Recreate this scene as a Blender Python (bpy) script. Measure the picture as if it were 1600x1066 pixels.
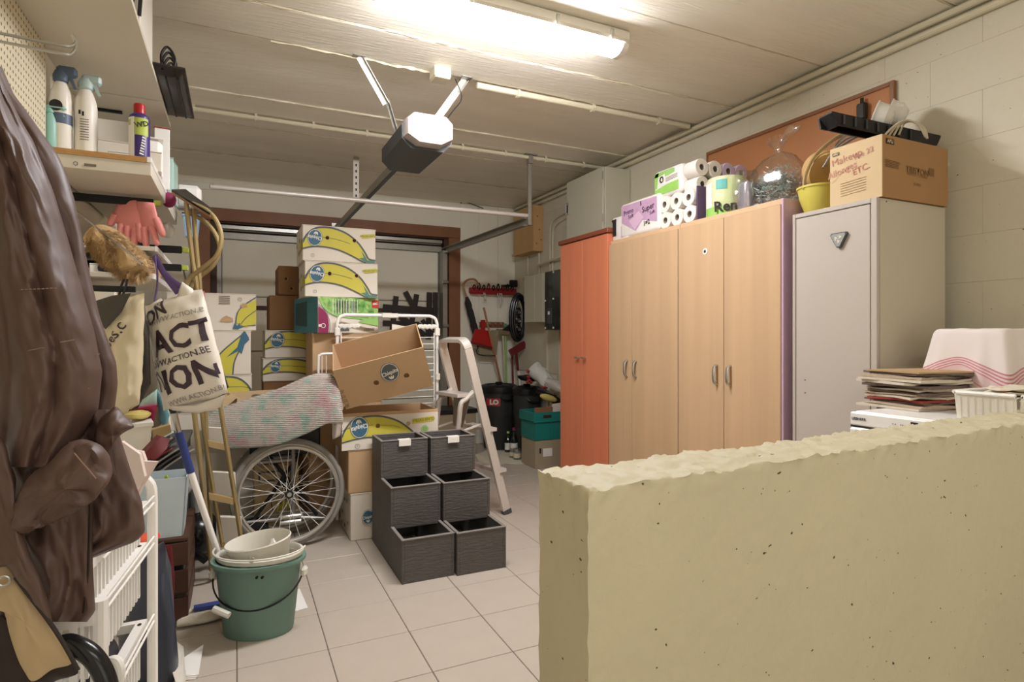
import bpy, bmesh, math, random
from mathutils import Vector, Matrix, noise, Quaternion
R = random.Random(7)
for o in list(bpy.data.objects): bpy.data.objects.remove(o)
SC = bpy.context.scene
COL = SC.collection
PI = math.pi
# ------------------------------------------------------------ camera, world, light, exposure
EYE = 1.15; FPX = 917.2; YAW = math.radians(25.226); HZ = 524.5
cam = bpy.data.objects.new('camera', bpy.data.cameras.new('camera')); COL.objects.link(cam)
cam.location = (0, 0, EYE); cam.rotation_euler = (PI/2, 0, -YAW)
cam.data.sensor_width = 36; cam.data.lens = FPX/1600*36; cam.data.shift_y = (HZ-533)/1600
cam.data.clip_start = .02
SC.camera = cam
W = bpy.data.worlds.new('world'); SC.world = W; W.use_nodes = True
W.node_tree.nodes['Background'].inputs[0].default_value = (.9, .85, .75, 1)
W.node_tree.nodes['Background'].inputs[1].default_value = .05
SC.view_settings.view_transform = 'Standard'; SC.view_settings.look = 'None'
SC.view_settings.gamma = 1; SC.view_settings.use_curve_mapping = False
SC.view_settings.exposure = 1.0
LAMP_POWER = 62.0     # emission strength of the diffusers of the ceiling lights
def area(name, loc, size, sy, energy, col, rot=(0, 0, 0)):
    l = bpy.data.lights.new(name, 'AREA'); l.shape = 'RECTANGLE'; l.size = size; l.size_y = sy
    l.energy = energy; l.color = col
    o = bpy.data.objects.new(name, l); o.location = loc; o.rotation_euler = rot; COL.objects.link(o)
    return o
# added fill light, no known lamp, over the garage part behind the camera
area('fill_light_behind_camera', (.75, -.55, 2.42), 1.25, .12, 7.5, (1, .98, .95))
# added forward fill from behind the camera; the wall there has no doorway
area('rear_fill_light', (1.0, -1.95, 1.25), 1.6, 1.9, 6, (1, .98, .95), (PI/2, 0, 0))

# ------------------------------------------------------------ measuring helpers: a line of sight of the photograph cut with a real plane
CT, ST = math.cos(YAW), math.sin(YAW)
def ray(px, py):
    q = (px-800)/FPX
    return Vector((ST+CT*q, CT-ST*q, (HZ-py)/FPX))
def at_z(px, py, z):
    r = ray(px, py); d = (z-EYE)/r.z; return Vector((r.x*d, r.y*d, z))
def at_x(px, py, x):
    r = ray(px, py); d = x/r.x; return Vector((x, r.y*d, EYE+r.z*d))
def at_y(px, py, y):
    r = ray(px, py); d = y/r.y; return Vector((r.x*d, y, EYE+r.z*d))
def at_d(px, py, d):
    r = ray(px, py); return Vector((r.x*d, r.y*d, EYE+r.z*d))

# ------------------------------------------------------------ materials
def lin(c):
    c /= 255.0
    return c/12.92 if c <= .04045 else ((c+.055)/1.055)**2.4
def rgb(t, k=1.0): return (min(1, lin(t[0])*k), min(1, lin(t[1])*k), min(1, lin(t[2])*k), 1)
MATS = {}
def mat(name, col, rough=.55, metal=0, var=.08, scale=5, stretch=(1, 1, 1), bump=0, bscale=80, spec=.4, trans=0,
        emit=0, coat=0, pits=0, pscale=30, bstretch=None, col2=None, alpha=1, sub=0, ramp=None, detail=3):
    if name in MATS: return MATS[name]
    m = bpy.data.materials.new(name); m.use_nodes = True; MATS[name] = m
    nt = m.node_tree; N = nt.nodes; L = nt.links; b = N['Principled BSDF']
    b.inputs['Roughness'].default_value = rough; b.inputs['Metallic'].default_value = metal
    b.inputs['Specular IOR Level'].default_value = spec
    if trans: b.inputs['Transmission Weight'].default_value = trans
    if coat: b.inputs['Coat Weight'].default_value = coat
    if alpha < 1: b.inputs['Alpha'].default_value = alpha
    if sub: b.inputs['Subsurface Weight'].default_value = sub; b.inputs['Subsurface Radius'].default_value = (.01, .01, .01)
    if emit:
        b.inputs['Emission Color'].default_value = rgb(col); b.inputs['Emission Strength'].default_value = emit
    tc = N.new('ShaderNodeTexCoord')
    def mapped(s):
        mp = N.new('ShaderNodeMapping'); mp.inputs['Scale'].default_value = s
        L.new(tc.outputs['Object'], mp.inputs['Vector']); return mp.outputs['Vector']
    base = None
    if var or col2:
        no = N.new('ShaderNodeTexNoise'); no.inputs['Scale'].default_value = scale; no.inputs['Detail'].default_value = detail
        L.new(mapped(stretch), no.inputs['Vector'])
        mx = N.new('ShaderNodeMix'); mx.data_type = 'RGBA'
        if ramp:
            rp = N.new('ShaderNodeMapRange'); rp.inputs[1].default_value = ramp[0]; rp.inputs[2].default_value = ramp[1]
            L.new(no.outputs[0], rp.inputs[0]); L.new(rp.outputs[0], mx.inputs[0])
        else: L.new(no.outputs[0], mx.inputs[0])
        a = rgb(col, 1-var) if not col2 else rgb(col); c = rgb(col, 1+var) if not col2 else rgb(col2)
        mx.inputs[6].default_value = a; mx.inputs[7].default_value = c
        base = mx.outputs[2]
        if pits:
            vo = N.new('ShaderNodeTexNoise'); vo.inputs['Scale'].default_value = pscale; vo.inputs['Detail'].default_value = 1
            L.new(mapped((1, 1, 1.5)), vo.inputs['Vector'])
            rp = N.new('ShaderNodeMapRange'); rp.inputs[1].default_value = 1-pits; rp.inputs[2].default_value = 1-pits+.03
            L.new(vo.outputs[0], rp.inputs[0])
            m2 = N.new('ShaderNodeMix'); m2.data_type = 'RGBA'; L.new(rp.outputs[0], m2.inputs[0])
            L.new(base, m2.inputs[6]); m2.inputs[7].default_value = rgb((70, 60, 45)); base = m2.outputs[2]
        L.new(base, b.inputs['Base Color'])
    else: b.inputs['Base Color'].default_value = rgb(col)
    if bump:
        nb = N.new('ShaderNodeTexNoise'); nb.inputs['Scale'].default_value = bscale; nb.inputs['Detail'].default_value = 4
        L.new(mapped(bstretch or (1, 1, 1)), nb.inputs['Vector'])
        bp = N.new('ShaderNodeBump'); bp.inputs['Strength'].default_value = bump; bp.inputs['Distance'].default_value = .004
        L.new(nb.outputs[0], bp.inputs['Height']); L.new(bp.outputs[0], b.inputs['Normal'])
    return m
mat('wall_paint', (216, 209, 188), .7, var=.05, scale=2.5, bump=.55, bscale=38, pits=.235, pscale=48)
mat('wall_plain', (246, 241, 224), .75, var=.04, scale=2, bump=.12, bscale=40)
mat('partition_paint', (192, 182, 152), .6, var=.07, scale=3, bump=.6, bscale=34, pits=.245, pscale=70)
mat('ceiling_paint', (246, 238, 222), .5, var=.12, scale=2.2, stretch=(.35, 3, 1), bump=.9, bscale=22, bstretch=(.4, 4, 1))
mat('seam_paint', (214, 203, 176), .6, var=.15, scale=30)
mat('pipe_paint', (214, 205, 178), .45, var=.04)
mat('tile', (186, 174, 160), .38, var=.06, scale=9, bump=.05, bscale=90)
mat('grout', (120, 108, 96), .9, var=.1, scale=40)
mat('beech', (194, 161, 125), .42, var=.17, scale=2.2, stretch=(7, 7, .25), detail=5)
mat('beech_edge', (206, 170, 134), .45, var=.08, scale=4, stretch=(4, 1, 1))
mat('cherry', (212, 126, 90), .42, var=.18, scale=2.2, stretch=(7, 7, .25), detail=5)
mat('cherry_dark', (138, 72, 48), .45, var=.1, scale=3, stretch=(1, 1, 6))
mat('purple_glow_side', (192, 160, 182), .4, var=.05)  # purple glow put into the panel's colour; no lamp casts it
mat('white_melamine', (184, 173, 161), .4, var=.02)
mat('white_side', (196, 186, 166), .45, var=.02)
mat('white_plastic', (232, 226, 214), .38, var=.03)
mat('grey_metal_cabinet', (198, 194, 172), .45, var=.03)
mat('white_enamel', (236, 232, 226), .3, var=.02)
mat('steel', (190, 188, 182), .32, .9, var=.06, scale=14)
mat('aluminium', (218, 211, 203), .40, .35, var=.06, scale=12)
mat('galvanised', (168, 164, 154), .45, .7, var=.12, scale=30)
mat('black_metal', (32, 30, 30), .45, .3, var=.1)
mat('black_plastic', (30, 29, 30), .42, var=.12)
mat('black_gloss', (24, 23, 25), .22, var=.1)
mat('dark_grey_plastic', (72, 74, 76), .5, var=.06)
mat('brown_frame', (142, 96, 66), .45, var=.15, scale=3, stretch=(2, 2, 2))
mat('dark_brown_frame', (74, 46, 32), .5, var=.12)
mat('cork_board', (188, 128, 84), .6, var=.08, scale=3)
mat('pine', (206, 166, 112), .55, var=.1, scale=3, stretch=(4, 4, .6))
mat('cardboard', (194, 160, 122), .8, var=.05, scale=6, bump=.05)
mat('cardboard_in', (168, 128, 86), .85, var=.06, scale=6)
mat('cardboard_dark', (134, 98, 64), .85, var=.06, scale=6)
mat('cardboard_pale', (206, 180, 140), .8, var=.04, scale=6)
mat('carton_white', (226, 216, 200), .6, var=.03, scale=8)
mat('print_yellow', (208, 196, 74), .55, var=.05)
mat('print_grey', (92, 96, 96), .6, var=0)
mat('print_teal', (86, 132, 128), .6, var=.1, scale=20)
mat('print_blue', (62, 104, 128), .5, var=.1, scale=40)
mat('print_olive', (150, 150, 60), .6, var=0)
mat('print_white', (232, 228, 218), .6, var=0)
mat('ink', (40, 32, 36), .6, var=0)
mat('ink_soft', (120, 106, 92), .7, var=0)
mat('ink_brown', (126, 92, 58), .7, var=0)
mat('ink_red', (188, 128, 108), .7, var=0)
mat('hole_dark', (52, 30, 18), .9, var=0)
mat('planter', (84, 79, 76), .62, var=.12, scale=20, bump=1.0, bscale=26, bstretch=(1, 1, 4.5), spec=.5)
mat('planter_rim', (128, 122, 116), .6, var=.06, scale=40)
mat('opener_cover', (176, 166, 160), .35, var=.02)
mat('gloss_white', (244, 240, 234), .25, var=0)

# ------------------------------------------------------------ object helpers
INV = {}
def link(o): COL.objects.link(o); return o
def thing(name, label, cat, loc=(0, 0, 0), rz=0.0, group=None, rot=None):
    o = bpy.data.objects.new(name, None); o.empty_display_size = .05; link(o)
    o.location = loc; o.rotation_euler = rot if rot else (0, 0, rz)
    o['label'] = label; o['category'] = cat
    if group: o['group'] = group
    M4 = Matrix.LocRotScale(Vector(loc), (Quaternion() if not (rot or rz) else o.rotation_euler.to_quaternion()), None)
    INV[o.name] = M4.inverted()
    return o
def tag(o, label, cat, group=None):
    o['label'] = label; o['category'] = cat
    if group: o['group'] = group
    return o
def root_inv(p):
    while p is not None:
        if p.name in INV: return INV[p.name]
        p = p.parent
    return None
class B:
    """collects shapes for ONE mesh object"""
    def __init__(s): s.bm = bmesh.new(); s.mats = []; s.cur = 0
    def m(s, name):
        if name not in s.mats: s.mats.append(name)
        s.cur = s.mats.index(name); return s
    def _fin(s, faces):
        for f in faces: f.material_index = s.cur
    def box(s, a, b, bev=0, M=None, seg=1):
        a, b = Vector(a), Vector(b)
        vs = [s.bm.verts.new((x, y, z)) for x in (min(a.x, b.x), max(a.x, b.x)) for y in (min(a.y, b.y), max(a.y, b.y)) for z in (min(a.z, b.z), max(a.z, b.z))]
        q = [(0, 1, 3, 2), (4, 6, 7, 5), (0, 4, 5, 1), (2, 3, 7, 6), (0, 2, 6, 4), (1, 5, 7, 3)]
        fs = [s.bm.faces.new([vs[i] for i in f]) for f in q]
        s._fin(fs)
        if bev:
            es = list({e for f in fs for e in f.edges})
            r = bmesh.ops.bevel(s.bm, geom=es, offset=bev, segments=seg, affect='EDGES', profile=.5)
            s._fin(r['faces'])
            if M: bmesh.ops.transform(s.bm, matrix=M, verts=list({v for f in r['faces'] for v in f.verts} | {v for v in vs if v.is_valid}))
        elif M: bmesh.ops.transform(s.bm, matrix=M, verts=vs)
        return s
    def tube(s, pts, r, n=8, closed=False, cap=True, flat=None):
        """sweep; r number or list; flat=(kx,ky) squashes the section"""
        pts = [Vector(p) for p in pts]; k = len(pts)
        rs = r if isinstance(r, (list, tuple)) else [r]*k
        rings = []; up = None
        for i in range(k):
            if closed: t = pts[(i+1) % k]-pts[i-1]
            else: t = pts[min(i+1, k-1)]-pts[max(i-1, 0)]
            if t.length < 1e-9: t = Vector((0, 0, 1))
            t.normalize()
            if up is None:
                up = Vector((0, 0, 1)) if abs(t.z) < .9 else Vector((0, 1, 0))
            u = up-t*up.dot(t)
            if u.length < 1e-6: u = t.orthogonal()
            u.normalize(); v = t.cross(u); up = u
            fx, fy = flat or (1, 1)
            rings.append([s.bm.verts.new(pts[i]+(u*math.cos(2*PI*j/n)*fx+v*math.sin(2*PI*j/n)*fy)*rs[i]) for j in range(n)])
        fs = []
        for i in range(k if closed else k-1):
            A, C = rings[i], rings[(i+1) % k]
            for j in range(n): fs.append(s.bm.faces.new((A[j], A[(j+1) % n], C[(j+1) % n], C[j])))
        if cap and not closed:
            fs.append(s.bm.faces.new(rings[0][::-1])); fs.append(s.bm.faces.new(rings[-1]))
        s._fin(fs); return s
    def cyl(s, p, q, r, r2=None, n=16): return s.tube([p, q], [r, r if r2 is None else r2], n)
    def lathe(s, prof, n=24, c=(0, 0, 0), sx=1, sy=1, M=None):
        c = Vector(c); rings = []; vs = []
        for r, z in prof:
            if r < 1e-6: ring = [s.bm.verts.new(c+Vector((0, 0, z)))]
            else: ring = [s.bm.verts.new(c+Vector((r*sx*math.cos(2*PI*j/n), r*sy*math.sin(2*PI*j/n), z))) for j in range(n)]
            rings.append(ring); vs += ring
        fs = []
        for A, C in zip(rings, rings[1:]):
            for j in range(n):
                k = (j+1) % n
                if len(A) == 1 and len(C) == 1: continue
                if len(A) == 1: fs.append(s.bm.faces.new((A[0], C[k], C[j])))
                elif len(C) == 1: fs.append(s.bm.faces.new((A[j], A[k], C[0])))
                else: fs.append(s.bm.faces.new((A[j], A[k], C[k], C[j])))
        s._fin(fs)
        if M: bmesh.ops.transform(s.bm, matrix=M, verts=vs)
        return s
    def ell(s, c, rad, n=16, M=None):
        k = max(6, n//2)
        return s.lathe([(math.sin(PI*i/k), -math.cos(PI*i/k)) for i in range(k+1)], n,
                       M=(M or Matrix())@Matrix.Translation(Vector(c))@Matrix.Diagonal((rad[0], rad[1], rad[2], 1)))
    def grid(s, rows, closed=False):
        """rows of points -> skin"""
        V = [[s.bm.verts.new(Vector(p)) for p in r] for r in rows]
        fs = []
        for A, C in zip(V, V[1:]):
            k = len(A)
            for j in range(k if closed else k-1): fs.append(s.bm.faces.new((A[j], A[(j+1) % k], C[(j+1) % k], C[j])))
        s._fin(fs); return s
    def poly(s, pts):
        s._fin([s.bm.faces.new([s.bm.verts.new(Vector(p)) for p in pts])]); return s
    def prism(s, pts, d):
        """polygon pts extruded by vector d"""
        d = Vector(d); a = [s.bm.verts.new(Vector(p)) for p in pts]; b = [s.bm.verts.new(Vector(p)+d) for p in pts]
        k = len(a); fs = [s.bm.faces.new(a[::-1]), s.bm.faces.new(b)]
        for j in range(k): fs.append(s.bm.faces.new((a[j], a[(j+1) % k], b[(j+1) % k], b[j])))
        s._fin(fs); return s
    def holed(s, outer, holes, d):
        """flat outer polygon with holes (lists of points), thickness vector d"""
        d = Vector(d); es = []; loops = []
        for lp in [outer]+list(holes):
            v = [s.bm.verts.new(Vector(p)) for p in lp]
            es += [s.bm.edges.new((v[i], v[(i+1) % len(v)])) for i in range(len(v))]; loops.append(v)
        r = bmesh.ops.triangle_fill(s.bm, edges=es, use_beauty=True)
        fs = [g for g in r['geom'] if isinstance(g, bmesh.types.BMFace)]
        ex = bmesh.ops.extrude_face_region(s.bm, geom=fs)
        bmesh.ops.translate(s.bm, vec=d, verts=[g for g in ex['geom'] if isinstance(g, bmesh.types.BMVert)])
        s._fin(s.bm.faces); return s
    def jitter(s, amp, freq=4, seed=0, keep=None):
        off = Vector((seed*3.1, seed*1.7, seed*.9))
        for v in s.bm.verts:
            if keep and keep(v.co): continue
            v.co += noise.noise_vector(v.co*freq+off)*amp
        return s
    def done(s, name, material=None, parent=None, smooth=None, world=False, solid=0, subd=0, thing_=None, kind=None):
        if material and not s.mats: s.mats = [material]
        bm = s.bm
        bmesh.ops.recalc_face_normals(bm, faces=bm.faces[:])
        if world and parent is not None:
            iv = root_inv(parent)
            if iv: bmesh.ops.transform(bm, matrix=iv, verts=bm.verts[:])
        off = None
        if parent is None:
            if not bm.verts: raise RuntimeError(name)
            xs = [v.co for v in bm.verts]
            off = Vector(((min(c.x for c in xs)+max(c.x for c in xs))/2, (min(c.y for c in xs)+max(c.y for c in xs))/2, min(c.z for c in xs)))
            bmesh.ops.translate(bm, vec=-off, verts=bm.verts[:])
        if smooth is None or smooth:
            ang = math.radians(35 if smooth is None else 70)
            for f in bm.faces: f.smooth = True
            for e in bm.edges:
                if len(e.link_faces) == 2:
                    if e.calc_face_angle(0) > ang: e.smooth = False
        me = bpy.data.meshes.new(name); bm.to_mesh(me); bm.free()
        for n_ in s.mats: me.materials.append(MATS[n_])
        o = bpy.data.objects.new(name, me); link(o)
        if parent is not None: o.parent = parent
        else:
            o.location = off; INV[o.name] = Matrix.Translation(-off)
        if solid:
            md = o.modifiers.new('solid', 'SOLIDIFY'); md.thickness = solid; md.offset = 0
        if subd:
            md = o.modifiers.new('sub', 'SUBSURF'); md.levels = subd; md.render_levels = subd
        if kind: o['kind'] = kind
        if thing_: tag(o, *thing_)
        return o
def struct(o): o['kind'] = 'structure'; return o
def dup(src, parent=None):
    c = src.copy(); link(c)
    if parent is not None: c.parent = parent
    return c
def dup_tree(root, loc=None, rz=None, label=None, group=None):
    r = dup(root)
    if loc is not None: r.location = loc
    if rz is not None: r.rotation_euler = (0, 0, rz)
    if label: r['label'] = label
    if group: r['group'] = group
    for ch in list(root.children):
        c = dup(ch, r)
        for g in list(ch.children): dup(g, c)
    return r
def circ(c, u, v, r, n=20, r2=None):
    c, u, v = Vector(c), Vector(u), Vector(v)
    return [c+u*(r*math.cos(2*PI*i/n))+v*((r2 or r)*math.sin(2*PI*i/n)) for i in range(n)]
def arc(pts, n=8):
    """smooth curve (Catmull-Rom) through points"""
    P = [Vector(p) for p in pts]; P = [P[0]*2-P[1]]+P+[P[-1]*2-P[-2]]; out = []
    for i in range(1, len(P)-2):
        for k in range(n):
            t = k/n; a, b, c, d = P[i-1:i+3]
            out.append(.5*((2*b)+(c-a)*t+(2*a-5*b+4*c-d)*t*t+(3*b-a-3*c+d)*t**3))
    out.append(P[-2]); return out
class Face:
    """a flat printed face: o lower-left corner, u right, v up, nudged out along n"""
    def __init__(s, o, u, v):
        s.o = Vector(o); s.u = Vector(u).normalized(); s.v = Vector(v); s.v = (s.v-s.u*s.v.dot(s.u)).normalized(); s.n = s.u.cross(s.v)
    def p(s, x, y, lift=1): return s.o+s.u*x+s.v*y+s.n*(.0007*lift)
    def P(s, pts, lift=1): return [s.p(x, y, lift) for x, y in pts]
    def M(s, x, y, rot=0, lift=2):
        m = Matrix((s.u, s.v, s.n)).transposed().to_4x4(); m.translation = s.p(x, y, lift)
        return m@Matrix.Rotation(rot, 4, 'Z')
def text(parent, body, face, x, y, size, material, rot=0, lift=2, name='lettering', align='CENTER', bold=0, sx=1, shear=0, world=True, keep=None):
    cu = bpy.data.curves.new('t', 'FONT'); cu.body = body; cu.size = size; cu.align_x = align; cu.align_y = 'CENTER'
    cu.offset = bold; cu.shear = shear; cu.resolution_u = 2
    ob = bpy.data.objects.new('t', cu); link(ob)
    dg = bpy.context.evaluated_depsgraph_get(); me = bpy.data.meshes.new_from_object(ob.evaluated_get(dg))
    bpy.data.objects.remove(ob); bpy.data.curves.remove(cu)
    me.name = name; M4 = face.M(x, y, rot, lift)@Matrix.Diagonal((sx, 1, 1, 1))
    if world:
        iv = root_inv(parent)
        if iv: M4 = iv@M4
    me.transform(M4)
    if keep: keep(me)
    me.materials.clear(); me.materials.append(MATS[material])
    o = bpy.data.objects.new(name, me); link(o); o.parent = parent
    return o
# ============================================================ THE SETTING
XL, XR, YB, YF, ZC = -.60, 2.77, 5.8, -2.2, 2.54
fl = struct(B().m('grout').box((XL-.1, YF-.1, -.12), (XR+.1, YB+.3, -.003)).done('floor', smooth=False))
TS, TX, TY = .303, .0044, 1.931
tmesh = None
def bx(name, a, b, m, parent, bev=0): return B().m(m).box(a, b, bev).done(name, parent=parent, world=True)
i0, i1 = -2, 9
for j in range(-14, 13):
    for i in range(i0, i1+1):
        x0, x1 = max(XL, TX+i*TS)+.0018, min(XR, TX+(i+1)*TS)-.0018
        y0, y1 = max(YF, TY+j*TS)+.0018, min(YB+.2, TY+(j+1)*TS)-.0018
        if x1-x0 < .01 or y1-y0 < .01: continue
        if y1 < 1.0 and x0 > .3: continue
        full = abs(x1-x0-TS+.0036) < 1e-4 and abs(y1-y0-TS+.0036) < 1e-4
        if full and tmesh:
            o = bpy.data.objects.new('tile', tmesh); link(o); o.parent = fl
        else:
            w, d = (x1-x0)/2, (y1-y0)/2
            o = B().m('tile').box((-w, -d, -.008), (w, d, 0), .0015).done('tile', parent=fl)
            if full: tmesh = o.data
        o.location = Vector(((x0+x1)/2, (y0+y1)/2, 0))-fl.location
# near, hidden side of the half wall: one plain screed
struct(B().m('tile').box((.31, YF, -.01), (XR, 1.0, -.0005)).done('floor_screed', smooth=False))

# right wall: painted concrete blocks
wr = struct(B().m('wall_plain').box((XR, YF, 0), (XR+.15, YB+.3, ZC+.1)).done('wall_right', smooth=False))
bh, bl = .196, .40
k = 0
for row in range(4, 13):
    z0 = row*bh; z1 = min(ZC, z0+bh)
    y = .55-(bl/2 if row % 2 else 0)
    while y < YB:
        y0, y1 = max(.55, y), min(YB, y+bl)
        if y1-y0 > .03:
            e = R.uniform(-.0002, .0002)
            bx('block', (XR-.008+e, y0+.0002, z0+.0002), (XR+.002, y1-.0002, z1-.0002), 'wall_paint', wr, .0009)
        y += bl
# back wall with the garage door opening
DX0, DX1, DZ = -.20, 2.02, 2.21
wb = struct(B().m('wall_plain').box((XL-.15, YB, 0), (DX0, YB+.3, ZC+.1)).box((DX1, YB, 0), (XR+.15, YB+.3, ZC+.1))
            .box((DX0, YB, DZ), (DX1, YB+.3, ZC+.1)).done('wall_back', smooth=False))
# upright boards that line the back wall beside the door
for x0, x1 in ((2.13, 2.335), (2.339, 2.56), (2.564, 2.765)):
    bx('panel', (x0, YB-.010, .004), (x1-.003, YB+.001, ZC-.004), 'wall_plain', wb, .002)
wl = struct(B().m('wall_plain').box((XL-.15, YF, 0), (XL, YB, ZC+.1)).done('wall_left', smooth=False))
struct(B().m('wall_plain').box((XL-.15, YF-.15, 0), (XR+.15, YF, ZC+.1)).done('wall_front', smooth=False))
# ceiling of concrete planks, uneven and with rough paint at the seams
ce = struct(B().m('ceiling_paint').box((XL-.15, YF, ZC+.012), (XR+.15, YB+.3, ZC+.15)).done('ceiling', smooth=False))
ys = [YF, -.9, 0.2, .82, 1.45, 2.06, 2.671, 2.977, 3.749, 4.278, 5.02, YB]
dz = [0, 0, 0, .004, 0, .006, 0, .014, .002, .008, .0, .004]
for q in range(len(ys)-1):
    g = B().m('ceiling_paint').box((XL, ys[q]+.003, ZC+dz[q]), (XR, ys[q+1]-.003, ZC+.03), .004)
    g.done('plank', parent=ce, world=True)
def seam(y, amp, z, seed, x0=XL, x1=XR, w=.006):
    pts = []; rs = []
    n = 70
    for i in range(n+1):
        x = x0+(x1-x0)*i/n
        pts.append((x, y+noise.noise((x*9, seed, 0))*amp, z)); rs.append(w*(.35+abs(noise.noise((x*14, seed, 5)))*1.6))
    B().m('seam_paint').tube(pts, rs, 5).done('seam', parent=ce, world=True)
for n_, (y, a) in enumerate(((1.45, .006), (2.06, .004), (2.671, .008), (2.977, .006), (3.749, .012), (4.278, .012), (5.02, .006))):
    seam(y, a, ZC+.004, n_*7.3)
seam(2.985, .012, ZC, 60, .15, 1.0, .016)
# the half wall in front
PV = math.radians(3.0)
def pw(x, y): return Vector((.43+x*math.cos(PV)-y*math.sin(PV), .672+x*math.sin(PV)+y*math.cos(PV), 0))
g = B().m('partition_paint')
nx, ny, nz = 60, 6, 20
PH = .94; PT = .128; PLN = 2.4
def pgrid(f, a, b):
    g.grid([[f(i/a, j/b) for j in range(b+1)] for i in range(a+1)])
def rough(p, amp):
    v = noise.noise_vector(p*13)*amp*.6+noise.noise_vector(p*48)*amp*.8+noise.noise_vector(p*110)*amp*.5; return p+v
def pp(x, y, z):
    p = pw(x, y); p.z = z
    near = min(abs(z-PH)/.035, 1); nearx = min(x/.03, 1)
    top = .0022 if abs(z-PH) < 1e-6 else 0
    return rough(p, .0012+.0040*(1-near)+.0016*(1-nearx)+top)
def zz(v): return PH*(1-(1-v)**1.6)
pgrid(lambda u, v: pp(u*PLN, 0, zz(v)), 360, 44)
pgrid(lambda u, v: pp(u*PLN, PT, zz(v)), 360, 44)
pgrid(lambda u, v: pp(u*PLN, v*PT, PH), 360, 18)
pgrid(lambda u, v: pp(0, u*PT, zz(v)), 18, 44)
bmesh.ops.remove_doubles(g.bm, verts=g.bm.verts[:], dist=.0003)
part_w = struct(g.done('wall_partition', smooth=True))
# timber frame round the garage door and the sectional door itself
FX0, FX1, FZ = -.29, 2.125, 2.275
fr = struct(B().m('brown_frame').box((FX0-.06, YB-.03, DZ-.045), (FX1, YB+.02, FZ), .003).done('trim_1'))
struct(B().m('brown_frame').box((DX1-.02, YB-.028, 0), (FX1-.0005, YB+.02, DZ-.046), .003).done('trim_2'))
struct(B().m('brown_frame').box((FX0-.06, YB-.028, 0), (DX0+.0, YB+.02, DZ-.046), .003).done('trim_3'))
struct(B().m('dark_brown_frame').box((DX1-.055, YB+.021, 0), (DX1-.002, YB+.2, DZ-.002)).done('trim_4'))
struct(B().m('dark_brown_frame').box((DX0+.002, YB+.021, DZ-.055), (DX1-.056, YB+.2, DZ-.002)).done('trim_5'))
struct(B().m('dark_brown_frame').box((DX0+.002, YB+.021, 0), (DX0+.05, YB+.2, DZ-.056)).done('trim_6'))
door = struct(B().m('galvanised').box((DX0+.05, YB+.13, 0), (DX1-.056, YB+.16, DZ-.06)).done('door_1', smooth=False))
for z0, z1 in ((.0, .50), (.506, 1.0), (1.006, 1.50), (1.506, 2.02)):
    bx('panel', (DX0+.09, YB+.10, z0+.004), (DX1-.10, YB+.129, z1), 'wall_plain', door, .006)
bx('top_rail', (DX0+.055, YB+.085, 2.022), (DX1-.06, YB+.129, 2.085), 'galvanised', door, .004)
bx('rubber_seal', (DX0+.055, YB+.08, 2.088), (DX1-.06, YB+.129, 2.108), 'black_plastic', door, .004)
bx('header_plate', (DX0+.055, YB+.07, 2.112), (DX1-.06, YB+.129, 2.148), 'steel', door, .003)
B().m('steel').tube([(DX0+.07, YB+.06, 2.10), (DX1-.08, YB+.06, 2.10)], .008, 8).done('spring_shaft', parent=door, world=True)
bx('middle_strut', (DX0+.09, YB+.09, 1.385), (DX1-.10, YB+.0995, 1.425), 'dark_brown_frame', door, .002)
# ============================================================ CEILING: lamp, door opener, rails, pipes
lamp_em = mat('lamp_glow', (250, 250, 255), .3, var=0, emit=LAMP_POWER)
t = thing('fluorescent_light', 'long lit fluorescent batten on the ceiling', 'light', (1.05, 2.27, ZC))
B().m('white_plastic').box((-.585, -.078, -.050), (.585, .078, .004), .010).done('housing', parent=t)
pr = [(.058*math.sin(a), -.0505-.036*math.cos(a)) for a in [(-PI/2+PI*i/10) for i in range(11)]]
B().m('lamp_glow').prism([(-.555, y, z) for y, z in pr], (1.11, 0, 0)).done('diffuser', parent=t, smooth=True)
pe = [(y*1.06, z) for y, z in pr]
for s_ in (-1, 1):
    B().m('gloss_white').prism([(.5555*s_, y, z-.001) for y, z in pe], (.030*s_, 0, 0)).done('end_cap', parent=t)
    for q in (.2, .48):
        B().m('steel').box((s_*q-.008, -.084, -.060), (s_*q+.008, -.0785, -.012), .001).done('clip', parent=t)

# garage door opener
OX = .875
t = thing('door_opener', 'grey garage door opener motor with white lamp cover under the ceiling', 'opener', (OX, 2.98, 2.08))
sec = [(-.13, 2.13), (-.085, 2.085), (.085, 2.085), (.13, 2.13), (.13, 2.20), (.10, 2.235), (-.10, 2.235), (-.13, 2.20)]
B().m('dark_grey_plastic').prism([(OX+x, 2.86, z) for x, z in sec], (0, .44, 0)).done('motor_housing', parent=t, world=True, smooth=False)
g = B().m('opener_cover'); rows = []
for k, (yy, f) in enumerate(((2.90, 1.01), (2.86, 1.01), (2.815, .98), (2.80, .93), (2.795, .75))):
    sc_ = [(-.122, 2.135), (-.06, 2.098), (.06, 2.098), (.122, 2.135), (.122, 2.215), (.085, 2.25), (-.085, 2.25), (-.122, 2.215)]
    rows.append([(OX+x*f, yy, 2.172+(z-2.172)*f) for x, z in sc_])
g.grid(rows, closed=True).poly(rows[-1]); g.done('lamp_cover', parent=t, world=True)
B().m('galvanised').box((OX-.10, 2.90, 2.236), (OX+.10, 3.26, 2.246), .002).done('mounting_plate', parent=t, world=True)
B().m('galvanised').box((OX-.022, 3.30, 2.155), (OX+.022, 5.77, 2.200), .004).m('black_plastic').box((OX-.010, 3.31, 2.152), (OX+.016, 5.76, 2.157)).done('drive_rail', parent=t, world=True)
B().m('steel').box((OX-.05, 5.76, 2.14), (OX+.05, 5.80, 2.22), .003).done('header_bracket', parent=t, world=True)
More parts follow.
